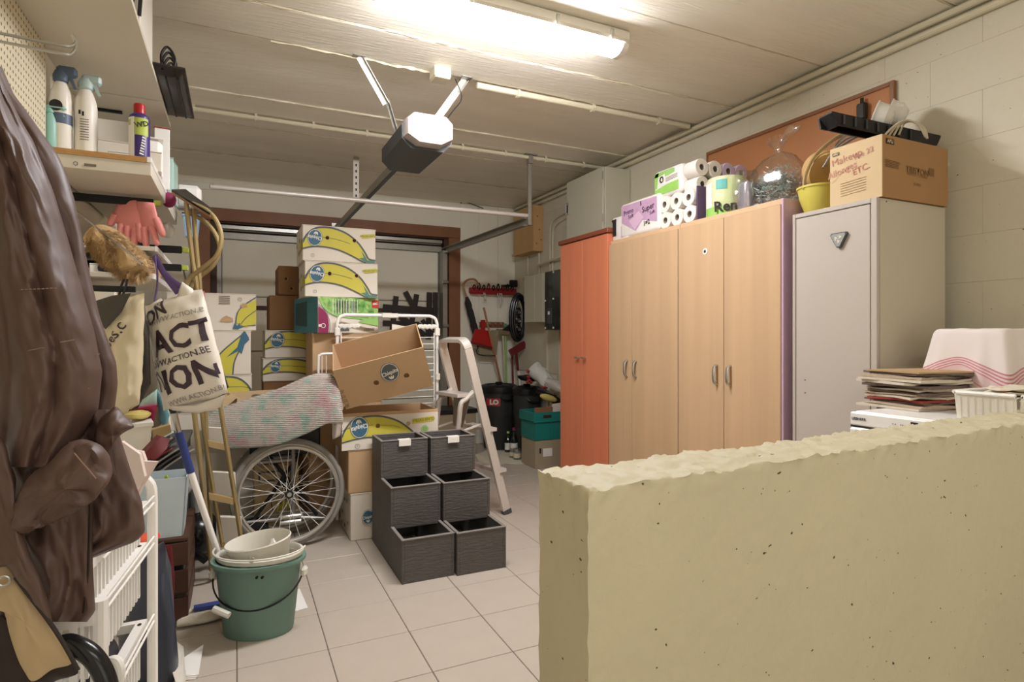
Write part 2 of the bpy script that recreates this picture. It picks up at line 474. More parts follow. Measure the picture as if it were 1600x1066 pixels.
def strap(p, q, w, parent, nm='strap'):
    p, q = Vector(p), Vector(q); d = (q-p).normalized(); s_ = d.cross(Vector((0, 1, 0))).normalized(); n_ = d.cross(s_)
    g = B().m('galvanised').prism([p-s_*w, p+s_*w, p+s_*w+n_*.02, p+s_*(w-.003)+n_*.02, p+s_*(w-.003)+n_*.003, p-s_*w+n_*.003], q-p)
    L_ = (q-p).length
    for i in range(4):
        c = p+d*L_*(.12+i*.22)+s_*.002; g.m('black_metal').prism(circ(c-n_*.0007, s_, d, .004, 8), n_*.0004)
    return g.done(nm, parent=parent, world=True, smooth=False)
a1, m1 = Vector((.555, 2.965, ZC-.004)), Vector((.70, 3.02, 2.345))
strap(a1, m1, .016, t); strap(m1+Vector((.004, .004, .03)), (OX-.10, 3.10, 2.235), .008, t, 'lower_strap')
strap((1.125, 2.985, ZC-.004), (OX+.055, 3.0, 2.245), .018, t)
for x in (.555, 1.125): B().m('steel').box((x-.03, 2.945, ZC-.005), (x+.03, 3.005, ZC+.002), .002).done('ceiling_foot', parent=t, world=True)
B().m('black_plastic').tube(arc([(1.06, 2.96, ZC-.02), (1.10, 2.97, 2.43), (1.06, 3.0, 2.36), (.98, 3.02, 2.25)]), .003, 6).done('power_cord', parent=t, world=True)
# junction box beside it
p0 = at_z(688, 118, ZC-.03)
t = thing('junction_box', 'small painted square junction box on the ceiling near the opener straps', 'junction box', (p0.x, p0.y, ZC-.05))
B().m('pipe_paint').box((-.045, -.045, 0), (.045, .045, .055), .004).done('body', parent=t)
B().m('pipe_paint').box((-.042, -.042, -.008), (.042, .042, -.0005), .003).done('lid', parent=t)
# pipes on the ceiling
def pipe(name, label, pts, r, m='pipe_paint', clips=0, n=10, group=None):
    t = thing(name, label, 'pipe', pts[0], group=group)
    B().m(m).tube(pts, r, n).done('tube', parent=t, world=True)
    p, q = Vector(pts[0]), Vector(pts[-1])
    for i in range(clips):
        c = p+(q-p)*(i+.5)/clips; d = (q-p).normalized()
        B().m(m).tube([c-d*.008, c+d*.008], r*1.5, n).box(c+Vector((-.008, -.008, 0)), c+Vector((.008, .008, ZC-c.z+.003))).done('clip', parent=t, world=True)
    return t
pipe('ceiling_pipe', 'painted pipe across the ceiling behind the opener motor', [(-.40, 4.02, ZC-.022), (2.70, 4.02, ZC-.022)], .014, clips=9)
pipe('ceiling_pipe', 'painted pipe from the junction box to the right wall along the ceiling', [(1.20, 3.0, ZC-.014), (2.70, 3.0, ZC-.014)], .017, clips=3)
pipe('wall_pipe', 'upper of the two painted pipes along the top of the right wall', [(XR-.032, .5, ZC-.024), (XR-.032, YB-.05, ZC-.024)], .016, clips=0)
pipe('wall_pipe', 'lower of the two painted pipes along the top of the right wall', [(XR-.027, .5, ZC-.068), (XR-.027, YB-.05, ZC-.068)], .016, clips=0)
# cross tube, side rail and hangers of the door track
t = thing('door_track', 'metal garage door track with cross tube and right side rail', 'rail', (2.04, 4.05, 2.05))
B().m('aluminium').tube([(-.14, 4.05, 2.065), (2.05, 4.05, 2.075)], .016, 12).done('cross_tube', parent=t, world=True)
g = B().m('galvanised').box((-.42, 4.045, 2.045), (-.12, 4.05, 2.085), .001)
g.done('perforated_strip', parent=t, world=True)
B().m('galvanised').box((2.035, 4.02, 2.0), (2.062, 4.046, ZC), .002).done('hanger', parent=t, world=True)
B().m('galvanised').box((2.0, 3.99, ZC-.006), (2.10, 4.07, ZC+.004), .002).box((2.03, 4.0, ZC-.07), (2.066, 4.05, ZC-.008), .002).done('hanger_foot', parent=t, world=True)
g = B().m('galvanised')
prof = [(-.03, -.02), (-.03, .02), (.03, .02), (.03, -.02), (.024, -.02), (.024, .014), (-.024, .014), (-.024, -.02)]
P0, P1 = Vector((2.03, 4.06, 2.03)), Vector((1.965, 5.84, 2.03))
g.prism([P0+Vector((0, 0, a))+Vector((b, 0, 0)) for a, b in prof], P1-P0).done('side_rail', parent=t, world=True, smooth=False)
B().m('galvanised').box((1.935, YB-.02, .01), (1.985, YB+.125, 2.03), .002).done('upright_track', parent=t, world=True)
for z in (.35, .8, 1.25, 1.7):
    B().m('steel').cyl((1.93, YB-.03, z), (1.99, YB-.03, z), .018, n=10).done('roller', parent=t, world=True)
t = thing('perforated_hanger', 'white perforated strip hanging the opener rail from the ceiling', 'bracket', (.855, 4.68, 2.2))
B().m('white_plastic').box((.833, 4.678, 2.2005), (.877, 4.682, ZC), .0005).done('strip', parent=t, world=True)
B().m('galvanised').box((.835, 4.66, ZC-.012), (.875, 4.70, ZC+.004), .001).done('foot', parent=t, world=True)
for i in range(6): B().m('ink').box((.849, 4.6772, 2.235+i*.048), (.861, 4.6778, 2.255+i*.048)).done('slot', parent=t, world=True)
# wall hook wire above the frame
pa = at_y(720, 318, 5.77)
B().m('black_metal').tube(arc([pa, pa+Vector((.01, -.02, .02)), pa+Vector((.10, -.02, .005)), pa+Vector((.25, -.01, -.03))], 5), .004, 6).done('bent_wire', thing_=('thin dark bent wire on the back wall under the ceiling', 'wire'))

# ============================================================ RIGHT SIDE: wardrobes, cabinets
XW = 2.24
def bow(parent, x, y, z, h=.10, out=.026, m='steel', nm='handle'):
    return B().m(m).tube(arc([(x, y, z-h/2), (x-out*.8, y, z-h*.36), (x-out, y, z), (x-out*.8, y, z+h*.36), (x, y, z+h/2)], 6), .0055, 8, flat=(1, 1.5)).done(nm, parent=parent, world=True)
def door(parent, y0, y1, z0, z1, m, x=XW, th=.018, nm='door'):
    return B().m(m).box((x-th, y0+.0018, z0), (x, y1-.0018, z1), .0015).done(nm, parent=parent, world=True)
# cherry wardrobe
t = thing('wardrobe', 'narrow cherry red two-door wardrobe between the beech wardrobe and the crates', 'wardrobe', (2.5, 3.54, 0))
CZ = 1.83
B().m('cherry').box((XW, 3.235, 0), (XR-.012, 3.86, CZ)).done('carcass', parent=t, world=True)
B().m('cherry_dark').box((XW-.03, 3.222, CZ+.0005), (XR-.012, 3.875, CZ+.032), .004).done('top_board', parent=t, world=True)
for y0, y1, hy in ((3.235, 3.547, 3.505), (3.547, 3.86, 3.59)):
    d = door(t, y0, y1, .07, CZ-.004, 'cherry')
    z = at_x(905, 559, XW).z
    B().m('steel').cyl((XW-.018, hy, z), (XW-.04, hy, z), .006, n=10).cyl((XW-.040, hy-.022, z+.002), (XW-.040, hy+.022, z+.002), .007, n=10).done('knob', parent=d, world=True)
# beech wardrobe, two units
BZ = 1.765
for name_, ya, yb, ysplit, lab in (('wardrobe', 2.556, 3.222, 2.975, 'beech wardrobe next to the cherry one, with toilet paper on top'),
                                   ('wardrobe', 1.876, 2.553, 2.218, 'beech wardrobe with a round lock hole, beside the white cabinet')):
    t = thing(name_, lab, 'wardrobe', (2.5, (ya+yb)/2, 0))
    B().m('beech').box((XW, ya, 0), (XR-.012, yb, BZ-.02)).done('carcass', parent=t, world=True)
    B().m('beech_edge').box((XW-.004, ya, BZ-.0195), (XR-.012, yb, BZ+.006), .002).done('top_board', parent=t, world=True)
    if ya < 2: B().m('purple_glow_side').box((XW-.016, ya-.012, 0), (XR-.012, ya-.0005, BZ+.004), .002).done('side_panel', parent=t, world=True)['label'] = 'side panel coloured with a purple glow'
    for y0, y1, s_ in ((ya, ysplit, 1), (ysplit, yb, -1)):
        d = door(t, y0, y1, .07, BZ-.022, 'beech')
        yh = ysplit-.045*s_
        bow(d, XW-.018, yh, at_x(1130 if ya < 2 else 990, 586 if ya < 2 else 576, XW).z)
    if ya < 2:
        c = at_x(1102, 393, XW-.018)
        B().m('print_white').lathe([(.017, 0), (.017, .003), (.009, .004), (.009, 0)], 16, M=Matrix.Translation(c)@Matrix.Rotation(-PI/2, 4, 'Y')).done('lock_rosette', parent=t, world=True)
        B().m('hole_dark').prism(circ(c+Vector((-.0005, 0, 0)), (0, 1, 0), (0, 0, 1), .009, 12), (-.001, 0, 0)).done('lock_hole', parent=t, world=True)
# white narrow cabinet
t = thing('cabinet', 'tall narrow white cabinet with a triangular badge between wardrobe and appliance', 'cabinet', (2.45, 1.63, 0))
WZ = 1.68
B().m('white_side').box((XW+.002, 1.438, 0), (2.664, 1.815, WZ)).done('carcass', parent=t, world=True)
B().m('white_melamine').box((XW-.016, 1.466, .05), (XW, 1.798, WZ-.02), .002).done('door', parent=t, world=True)
B().m('white_melamine').box((XW-.018, 1.438, 0), (XW+.0015, 1.462, WZ+.002), .002).box((XW-.018, 1.8005, 0), (XW+.0015, 1.815, WZ+.002), .002).box((XW-.018, 1.4625, WZ-.017), (XW+.0015, 1.8, WZ+.002), .002).done('face_frame', parent=t, world=True)
c = at_x(1313, 374, XW-.016)
tri = [(0, -.036), (.008, -.034), (.036, .018), (.032, .026), (-.032, .026), (-.036, .018), (-.008, -.034)]
g = B().m('dark_grey_plastic').prism([c+Vector((0, -a, b)) for a, b in tri], (-.012, 0, 0)).m('steel').prism([c+Vector((-.0122, -a*.86, b*.86)) for a, b in tri], (-.002, 0, 0))
bdg = g.done('badge', parent=t, world=True, smooth=False); bdg['label'] = 'triangular silver badge'
g = B().m('print_white')
for a in (-.5, .5, 1.5):
    an = a*PI*2/3+PI/2
    u = Vector((0, -math.cos(an), math.sin(an)))
    v = Vector((0, -math.cos(an+.9), math.sin(an+.9)))
    g.tube([c+Vector((-.0145, 0, 0))+u*.004, c+Vector((-.0145, 0, 0))+u*.016], .0022, 6).tube([c+Vector((-.0145, 0, 0))+u*.016, c+Vector((-.0145, 0, 0))+v*.012], .0018, 6)
g.done('emblem', parent=bdg, world=True)
for py in (594, 614):
    cc = at_x(1258, py, XW-.0165); B().m('ink').prism(circ(cc, (0, 1, 0), (0, 0, 1), .003, 8), (-.0005, 0, 0)).done('screw_hole', parent=t, world=True)
cc = at_y(1385, 315, 1.4375); B().m('ink').prism(circ(cc, (1, 0, 0), (0, 0, 1), .003, 8), (0, -.0005, 0)).done('screw_hole', parent=t, world=True)

# wall cabinet over the cherry wardrobe
t = thing('wall_cabinet', 'pale grey metal wall cabinet above the cherry wardrobe', 'cabinet', (2.62, 3.98, 1.95))
y0, y1 = 3.71, 4.25
x0 = at_y(942, 259, y0).x
zt = at_y(942, 259, y0).z
B().m('grey_metal_cabinet').box((x0+.02, y0, 1.93), (XR-.012, y1, zt), .004).done('body', parent=t, world=True)
d = B().m('grey_metal_cabinet').box((x0, y0+.003, 1.933), (x0+.019, y1-.003, zt-.003), .004).done('door', parent=t, world=True)
c = at_x(887, 327, x0)
g = B().m('steel').box(c+Vector((-.004, -.02, -.05)), c+Vector((0, .02, .05)), .006).m('black_plastic').box(c+Vector((-.006, -.010, -.032)), c+Vector((-.0042, .010, .032)), .002)
g.done('latch', parent=d, world=True)
for z in (2.04, 2.36): B().m('galvanised').cyl((x0-.003, y0+.0, z-.03), (x0-.003, y0+.0, z+.03), .005, n=8).done('hinge', parent=t, world=True)
# wooden pinboard on the wall
pb0, pb1 = at_x(1107, 238, XR-.02), at_x(1392, 128, XR-.02)
zt = (pb0.z+pb1.z)/2; YA, YC = pb1.y, pb0.y
t = thing('pinboard', 'brown wooden board in a dark frame high on the right wall', 'board', (XR-.02, (YA+YC)/2, 1.80))
B().m('cork_board').box((XR-.022, YA, 1.80), (XR-.012, YC, zt)).done('board', parent=t, world=True)
for a, b in (((XR-.03, YA, zt-.02), (XR-.0225, YC, zt)), ((XR-.032, YA-.02, 1.80), (XR-.010, YA-.0005, zt)), ((XR-.03, YC+.0005, 1.80), (XR-.010, YC+.012, zt))):
    B().m('brown_frame').box(a, b, .002).done('frame_strip', parent=t, world=True)
c = at_x(1350, 172, XR-.03)
B().m('black_plastic').box(c+Vector((-.03, -.022, -.05)), c+Vector((0, .022, .03)), .006).tube([c+Vector((-.015, 0, .03)), c+Vector((-.015, 0, .055))], .008, 8).done('wall_hook', thing_=('small black device hanging on the wooden board behind the tray', 'hook'))
# ============================================================ MIDDLE: cartons, planters, wheelchair, ladder, rack
def ribbon(b, pts, w, face, lift=2):
    P = [Vector((x, y)) for x, y in pts]
    for i in range(len(P)-1):
        def nrm(k):
            a, c = P[max(0, k-1)], P[min(len(P)-1, k+1)]; d = (c-a).normalized(); return Vector((-d.y, d.x))*w/2
        a, c = P[i], P[i+1]; na, nc = nrm(i), nrm(i+1)
        b.poly(face.P([a-na, c-nc, c+nc, a+na], lift))
def curve2(pts, n=6): return [(p.x, p.y) for p in arc([(x, y, 0) for x, y in pts], n)]
def ell2(cx, cy, rx, ry, rot=0, n=28):
    o = []
    for i in range(n):
        a = 2*PI*i/n; x, y = rx*math.cos(a), ry*math.sin(a)
        o.append((cx+x*math.cos(rot)-y*math.sin(rot), cy+x*math.sin(rot)+y*math.cos(rot)))
    return o
def banana_logo(t, f, cx, cy, s, rot, base='print_blue'):
    g = B().m('print_grey').poly(f.P(ell2(cx, cy, s*.86, s*1.04, rot), 4)).m('print_white').poly(f.P(ell2(cx, cy, s*.81, s*.99, rot), 5)).m(base).poly(f.P(ell2(cx, cy, s*.75, s*.92, rot), 6))
    lg = g.done('logo', parent=t, world=True, smooth=False)
    text(lg, 'Chiquita', f, cx, cy, s*.58, 'print_white', rot+.12, 8, bold=.014*s, sx=.80)
    g = B().m('print_white')
    for a in (-.5, 0, .5): g.poly(f.P(ell2(cx+(.30*a)*s*math.cos(rot)+.55*s*math.sin(rot), cy+.30*a*s*math.sin(rot)-.55*s*math.cos(rot), s*.07, s*.2, rot-a*.8, 10), 8))
    g.done('logo_leaves', parent=lg, world=True, smooth=False)
    return lg
def banana_print(t, f, w, h, flip=False, tip=True, stamp=True, logo=True, seven=True):
    """curved yellow fruit drawn over the long side of a carton"""
    X = (lambda x: (1-x)*w) if flip else (lambda x: x*w)
    up = curve2([(X(0), .50*h), (X(.06), .74*h), (X(.18), .93*h), (X(.38), .96*h), (X(.58), .84*h), (X(.74), .60*h), (X(.85), .30*h), (X(.90), .13*h), (X(.995), .09*h)])
    lo = curve2([(X(0), .33*h), (X(.14), .405*h), (X(.30), .41*h), (X(.48), .345*h), (X(.66), .20*h), (X(.80), .055*h), (X(.86), .015*h)])
    g = B().m('print_yellow').poly(f.P(up+lo[::-1], 1)).done('banana_print', parent=t, world=True, smooth=False)
    b = B().m('print_grey'); ribbon(b, up, .011, f, 2); ribbon(b, lo, .008, f, 2)
    ribbon(b, curve2([(X(0), .60*h), (X(.10), .665*h), (X(.33), .67*h), (X(.5), .62*h), (X(.64), .54*h)]), .003, f, 2)
    b.done('outline', parent=g, world=True, smooth=False)
    if tip: B().m('print_teal').poly(f.P([(X(.99), .015*h), (X(.86), .02*h), (X(.76), .14*h), (X(.83), .16*h), (X(.79), .36*h), (X(.845), .22*h), (X(.88), .09*h), (X(.99), .075*h)], 3)).done('stem_print', parent=g, world=True, smooth=False)
    if stamp:
        B().m('print_yellow').poly(f.P([(X(.80), .72*h), (X(.985), .77*h), (X(.985), .88*h), (X(.80), .83*h)], 1)).done('stamp', parent=t, world=True, smooth=False)
        text(t, 'CLASS EXTRA', f, X(.893), .802*h, .017, 'print_olive', PI+.06, 3, bold=.0006)
    if seven:
        b = B().m('print_grey'); ribbon(b, ell2(X(.13), .15*h, .010, .010, 0, 18)+[(X(.13)+.010, .15*h)], .0016, f, 2); b.done('ring_mark', parent=t, world=True, smooth=False)
        text(t, '7', f, X(.13), .15*h, .014, 'print_grey', 0, 2)
    if logo: banana_logo(t, f, X(.16), .655*h, .052 if h > .17 else .04, PI-.25)
def holes(t, f, pts, r=.011, m='hole_dark', nm='hand_hole'):
    for x, y in pts:
        g = B().m('cardboard').poly(f.P(ell2(x, y, r*1.18, r*1.18), 5)).m(m).poly(f.P(ell2(x-.15*r, y, r*.95, r*1.0), 6))
        g.done(nm, parent=t, world=True, smooth=False)
def carton(name, label, x, y, z, w, d, h, m='carton_white', rz=0, group=None, cat='box', lid=True):
    t = thing(name, label, cat, (x, y, z), rz, group)
    B().m(m).box((0, 0, 0), (w, d, h), .004).done('carton', parent=t)
    if lid: B().m(m).box((-.003, -.003, h*.985), (w+.003, d+.003, h+.002), .001).done('lid', parent=t)
    return t
def faces(t, w, d, h):
    M4 = INV[t.name].inverted()
    o = M4@Vector((0, 0, 0)); u = M4.to_3x3()@Vector((1, 0, 0)); v = M4.to_3x3()@Vector((0, 1, 0)); k = M4.to_3x3()@Vector((0, 0, 1))
    lift = u.cross(k)*.004
    return Face(o+lift, u, k), Face(o+v*d+v.cross(k)*0-u*.004, -v, k)     # front face, left side face
SY = 3.80
def bananabox(label, x, y, z, w, d, h, rz=0, **kw):
    t = carton('banana_carton', label, x, y, z, w, d, h, rz=rz, group='printed banana cartons')
    f, l = faces(t, w, d, h)
    banana_print(t, f, w, h, **kw)
    holes(t, f, [(.33*w, .67*h), (.70*w, .64*h)])
    b = B().m('print_yellow').poly(l.P([(d*.45, .30*h), (d, .33*h), (d, .62*h), (d*.75, .60*h)], 1)).done('side_print', parent=t, world=True, smooth=False)
    holes(t, l, [(.25*d, .55*h), (.7*d, .62*h), (.6*d, .25*h)], .014)
    return t
# main stack: three plain cartons, microwave carton, two banana cartons
for i in range(3):
    carton('cardboard_box', ['plain brown carton at the foot of the tall stack', 'plain brown carton in the middle under the microwave carton stack', 'plain brown carton right under the microwave carton'][i], .41+.01*i, SY+.01, i*.388, .44, .36, .386, 'cardboard', group='plain cartons under the microwave carton')
MZ = 1.166
t = thing('microwave_carton', 'white, green and teal printed microwave carton in the tall stack', 'box', (at_y(497, 520, 3.74).x, 3.74, MZ), .27)
MW, MD, MH = .405, .38, .222
B().m('carton_white').box((0, 0, 0), (MW, MD, MH), .003).done('carton', parent=t)
f, l = faces(t, MW, MD, MH)
mat('green_photo', (70, 140, 60), .5, var=0, col2=(170, 205, 120), scale=26, detail=5, ramp=(.35, .65))
mat('teal_print', (64, 128, 136), .45, var=.12, scale=10)
mat('teal_dark', (40, 78, 84), .45, var=.2, scale=14)
mat('magenta_print', (140, 40, 84), .5, var=.05)
mat('green_band', (150, 196, 110), .5, var=.05)
mat('red_print', (190, 60, 60), .5, var=.1)
a1 = curve2([(.015, MH), (.05, .155), (.12, .118), (.22, .10), (.37, .095)])
B().m('green_band').poly(f.P([(.012, MH)]+curve2([(.0, MH-.01), (.04, .145), (.12, .105), (.25, .09), (.40, .085)])+[(.40, MH)], 1)).m('green_photo').poly(f.P(a1+[(.37, MH-.003)], 2)).done('photo_print', parent=t, world=True, smooth=False)
g = B().m('ink')
for i in range(14): g.poly(f.P([(.11+i*.011, .125+R.uniform(0, .03)), (.115+i*.011, .125), (.115+i*.011, .205), (.11+i*.011, .20)], 4))
g.m('print_white')
for i in range(10): g.poly(f.P([(.09+i*.018, .118), (.0935+i*.018, .118), (.0935+i*.018, .212), (.09+i*.018, .212)], 5))
g.done('glass_streaks', parent=t, world=True, smooth=False)
B().m('red_print').poly(f.P([(.355, .165), (.404, .16), (.404, .215), (.355, .213)], 4)).done('red_label', parent=t, world=True, smooth=False)
text(t, 'ABC', f, .378, .19, .018, 'print_white', .1, 6, bold=.001)
B().m('magenta_print').poly(f.P([(0, 0), (.062, 0)]+curve2([(.066, .05), (.052, .12), (.0, .165)]), 3)).done('magenta_panel', parent=t, world=True, smooth=False)
b = B().m('print_grey'); ribbon(b, curve2([(.0, .175), (.035, .15), (.056, .13), (.09, .108), (.13, .095)]), .003, f, 4); ribbon(b, curve2([(.055, .125), (.072, .06), (.070, 0)]), .003, f, 4); b.done('line_print', parent=t, world=True, smooth=False)
b = B().m('print_white'); ribbon(b, ell2(.030, .045, .013, .013, 0, 16)+[(.043, .045)], .004, f, 5); b.poly(f.P([(.0, .038), (.02, .038), (.02, .055), (.0, .052)], 5)); b.done('round_symbol', parent=t, world=True, smooth=False)
B().m('print_grey').poly(f.P([(.11, .012), (.20, .014), (.20, .042), (.11, .034)], 2)).m('green_band').poly(f.P([(.26, .07), (.40, .045), (.40, .10), (.30, .092)], 2)).done('appliance_print', parent=t, world=True, smooth=False)
text(t, '1000W', f, .335, .022, .026, 'ink', .02, 3)
B().m('teal_print').poly(l.P([(0, 0), (MD, 0), (MD, MH), (0, MH)], 1)).m('teal_dark').poly(l.P([(.03, .05), (.22, .04), (.22, .20), (.03, .19)], 2)).done('side_print', parent=t, world=True, smooth=False)
bananabox('banana carton under the topmost one, standing on the microwave carton', .385, SY-.005, MZ+MH+.002, .445, .38, .218)
bananabox('topmost banana carton of the tall stack in front of the garage door', .372, SY-.002, MZ+MH+.224, .445, .38, .218)
# stack behind, to the left of it
BY = 4.24
k = BY/3.9
def bz(z): return 1.15+(z-1.15)*k
zs = [0, .215, .43, .645, bz(.83)+.005, bz(1.012), bz(1.185), bz(1.403)]
for i in range(4):
    carton('cardboard_box', ['brown carton on the floor behind the wheelchair', 'second brown carton from the floor behind the wheelchair', 'third brown carton from the floor behind the wheelchair', 'fourth brown carton from the floor behind the wheelchair'][i], .17, BY, i*.21, .48, .38, .208, 'cardboard_dark', group='brown cartons behind the wheelchair')
z_ = .842
for i, (zt, lab) in enumerate(((bz(1.012), 'lower banana carton half hidden behind the open carton and towel'), (bz(1.185), 'banana carton below the plain brown carton left of the tall stack'))):
    t = carton('banana_carton', lab, .165+.012*i, BY-.004, z_, .49, .38, zt-z_-.004, group='printed banana cartons')
    f, l = faces(t, .49, .38, zt-z_-.004)
    hh = zt-z_-.004
    banana_print(t, f, .49, hh, stamp=False, seven=False)
    B().m('print_yellow').poly(l.P([(.2, .2*hh), (.38, .25*hh), (.38, .6*hh), (.3, .6*hh)], 1)).done('side_print', parent=t, world=True, smooth=False)
    z_ = zt+.001
t = carton('cardboard_box', 'brown carton with finger holes beside the teal end of the microwave carton', .205, BY+.01, z_, .18, .36, bz(1.403)-z_-.004, 'cardboard_dark', group='brown cartons with finger holes', lid=False)
f, l = faces(t, .18, .36, .2); holes(t, l, [(.09, .11), (.27, .10)], .012)
b = B().m('ink_brown'); ribbon(b, ell2(.10, .03, .009, .009, 0, 14)+[(.109, .03)], .0015, f, 2); b.done('ring_mark', parent=t, world=True, smooth=False)
z_ = bz(1.403)
t = carton('cardboard_box', 'dark brown carton with finger holes topmost beside the banana cartons', .262, BY+.02, z_, .16, .34, bz(1.585)-z_, 'cardboard_dark', group='brown cartons with finger holes', lid=False)
f, l = faces(t, .16, .34, .19); holes(t, l, [(.08, .10), (.25, .09)], .012)
holes(t, f, [(.05, .11), (.085, .045)], .010)

# stack of white cartons at the left, behind the crutches
LY = 3.92
lx = -.36
zz = [0, .23, .46, .69]
for i in range(3): carton('cardboard_box', ['plain white carton on the floor behind the crutches', 'second plain white carton up behind the crutches', 'third plain white carton up behind the crutches'][i], lx, LY, .232*i, .46, .36, .23, group='plain white cartons behind the crutches')
t = carton('banana_carton', 'lowest white banana carton behind the open brown carton', lx-.02, LY-.003, .698, .47, .36, .212, group='printed banana cartons')
f, l = faces(t, .47, .36, .212); banana_print(t, f, .47, .212, flip=True, stamp=False, seven=False, logo=False)
B().m('hole_dark').poly(f.P(ell2(.30, .05, .03, .016), 6)).done('hand_hole', parent=t, world=True, smooth=False)
t = carton('banana_carton', 'white banana carton with a blue stem print, middle of the left stack', lx+.01, LY-.001, .914, .435, .36, .262, group='printed banana cartons')
f, l = faces(t, .435, .36, .262)
up = curve2([(.22, .05), (.27, .13), (.33, .19), (.385, .24), (.40, .262)]); lo = curve2([(.335, 0), (.345, .08), (.38, .16), (.425, .215)])
B().m('print_yellow').poly(f.P([(.25, 0)]+up+lo[::-1], 1)).done('banana_print', parent=t, world=True, smooth=False)
for cv in (up, lo):
    b = B().m('print_grey'); ribbon(b, cv, .008, f, 2); b.done('outline', parent=t, world=True, smooth=False)
B().m('print_blue').poly(f.P([(.30, .105), (.36, .165), (.385, .25), (.405, .258), (.425, .222), (.40, .18), (.385, .125), (.37, .145)], 3)).done('stem_print', parent=t, world=True, smooth=False)
t = carton('banana_carton', 'topmost white banana carton behind the crutches, with a brown spot', lx+.0, LY-.01, 1.179, .475, .36, .222, rz=.03, group='printed banana cartons')
f, l = faces(t, .475, .36, .222)
B().m('print_yellow').poly(f.P(curve2([(.36, .05), (.375, .11), (.41, .155), (.475, .19)])+[(.475, .045), (.42, .02)], 1)).done('banana_print', parent=t, world=True, smooth=False)
b = B().m('print_grey'); ribbon(b, curve2([(.36, .03), (.372, .11), (.41, .158), (.474, .205)]), .006, f, 2); ribbon(b, curve2([(.39, .04), (.42, .08), (.474, .125)]), .005, f, 2); ribbon(b, curve2([(.38, .015), (.42, .03), (.474, .035)]), .004, f, 2); b.done('outline', parent=t, world=True, smooth=False)
B().m('print_blue').poly(f.P([(.345, .012), (.355, .045), (.37, .03), (.385, .05), (.385, .03), (.405, .025), (.385, .018), (.375, .008)], 3)).done('stem_print', parent=t, world=True, smooth=False)
B().m('cardboard').poly(f.P([(.275, .055), (.285, .075), (.31, .092), (.345, .075), (.35, .055), (.32, .05)], 2)).done('brown_patch', parent=t, world=True, smooth=False)
B().m('cardboard').poly(f.P([(.385, .152), (.40, .168), (.42, .165), (.425, .145), (.40, .135)], 3)).done('brown_patch', parent=t, world=True, smooth=False)
b = B().m('ink_soft')
for i in range(5): b.poly(f.P([(.27, .16+i*.011), (.33, .16+i*.011), (.33, .164+i*.011), (.27, .164+i*.011)], 2))
b.done('small_print', parent=t, world=True, smooth=False)
b = B().m('print_grey'); ribbon(b, ell2(.385, .19, .010, .010, 0, 16)+[(.395, .19)], .0018, f, 2); b.done('ring_mark', parent=t, world=True, smooth=False)
text(t, '7', f, .385, .19, .014, 'print_grey', 0, 2)
def open_carton(name, label, M4, w, d, h, m, th=.006, front_holes=(), back_holes=(), group=None, flaps=False):
    t = thing(name, label, 'box', M4.translation, 0, group, rot=M4.to_euler())
    f = B().m(m).holed([(0, 0, 0), (w, 0, 0), (w, 0, h), (0, 0, h)], [circ((x, 0, z), (1, 0, 0), (0, 0, 1), r, 16, r2) for x, z, r, r2 in front_holes], (0, th, 0)).done('front_panel', parent=t, smooth=False)
    B().m(m).holed([(0, d-th, 0), (w, d-th, 0), (w, d-th, h), (0, d-th, h)], [circ((x, d-th, z), (1, 0, 0), (0, 0, 1), r, 16, r2) for x, z, r, r2 in back_holes], (0, th, 0)).done('back_panel', parent=t, smooth=False)
    for x in (0, w-th): B().m(m).box((x, th+.0004, 0), (x+th, d-th-.0004, h)).done('side_panel', parent=t, smooth=False)
    B().m(m).box((th+.0004, th+.0004, .001), (w-th-.0004, d-th-.0004, th)).done('bottom_panel', parent=t, smooth=False)
    return t
# open brown carton by the towel
Mo = Matrix.Translation((.005, 3.66, .60))@Matrix.Rotation(math.radians(14), 4, 'Z')@Matrix.Rotation(math.radians(4), 4, 'X')
t = open_carton('cardboard_box', 'open empty brown carton between the white cartons and the towel', Mo, .38, .22, .20, 'cardboard_pale', back_holes=((.16, .165, .028, .014),))
B().m('cardboard_pale').prism([(.0, -.0005, .20), (.0, .10, .205), (-.10, .13, .16), (-.10, .0, .12)], (-.002, 0, .005)).done('flap', parent=t)
# low boxes beside the wheel
QY = 3.345
t = carton('banana_carton', 'white spotted carton on the floor between wheel and planters', .582, QY+.005, 0, .44, .35, .262, group='printed banana cartons')
f, l = faces(t, .44, .35, .262)
mat('carton_shadow_spot', (70, 66, 60), .8, var=0)
holes(t, l, [(.06, .20), (.12, .11), (.2, .2), (.3, .09), (.28, .21), (.2, .05), (.10, .04)], .011, 'carton_shadow_spot', 'air_hole')
banana_logo(t, f, .095, .125, .04, 0)
carton('cardboard_box', 'plain brown carton between two banana cartons beside the planters', .570, QY+.004, .266, .48, .35, .24, 'cardboard')
Mq = Matrix.Translation((.533, QY, .510))
t = open_carton('banana_carton', 'open banana carton that carries the tilted brown carton', Mq, .555, .35, .205, 'cardboard', front_holes=((.20, .126, .013, .013), (.375, .128, .013, .013)), group='printed banana cartons')
B().m('carton_white').holed([(0, -.002, 0), (.555, -.002, 0), (.555, -.002, .187), (0, -.002, .187)], [circ((.20, -.002, .126), (1, 0, 0), (0, 0, 1), .013, 16), circ((.375, -.002, .128), (1, 0, 0), (0, 0, 1), .013, 16)], (0, .0017, 0)).done('white_print', parent=t, smooth=False)
f = Face(Mq.translation+Vector((0, -.002, 0)), (1, 0, 0), (0, 0, 1))
up = curve2([(0, .075), (.02, .12), (.06, .165), (.13, .183), (.22, .18), (.31, .15), (.38, .10), (.43, .05), (.46, .02)]); lo = curve2([(0, .045), (.08, .06), (.16, .065), (.25, .045), (.33, .01)])
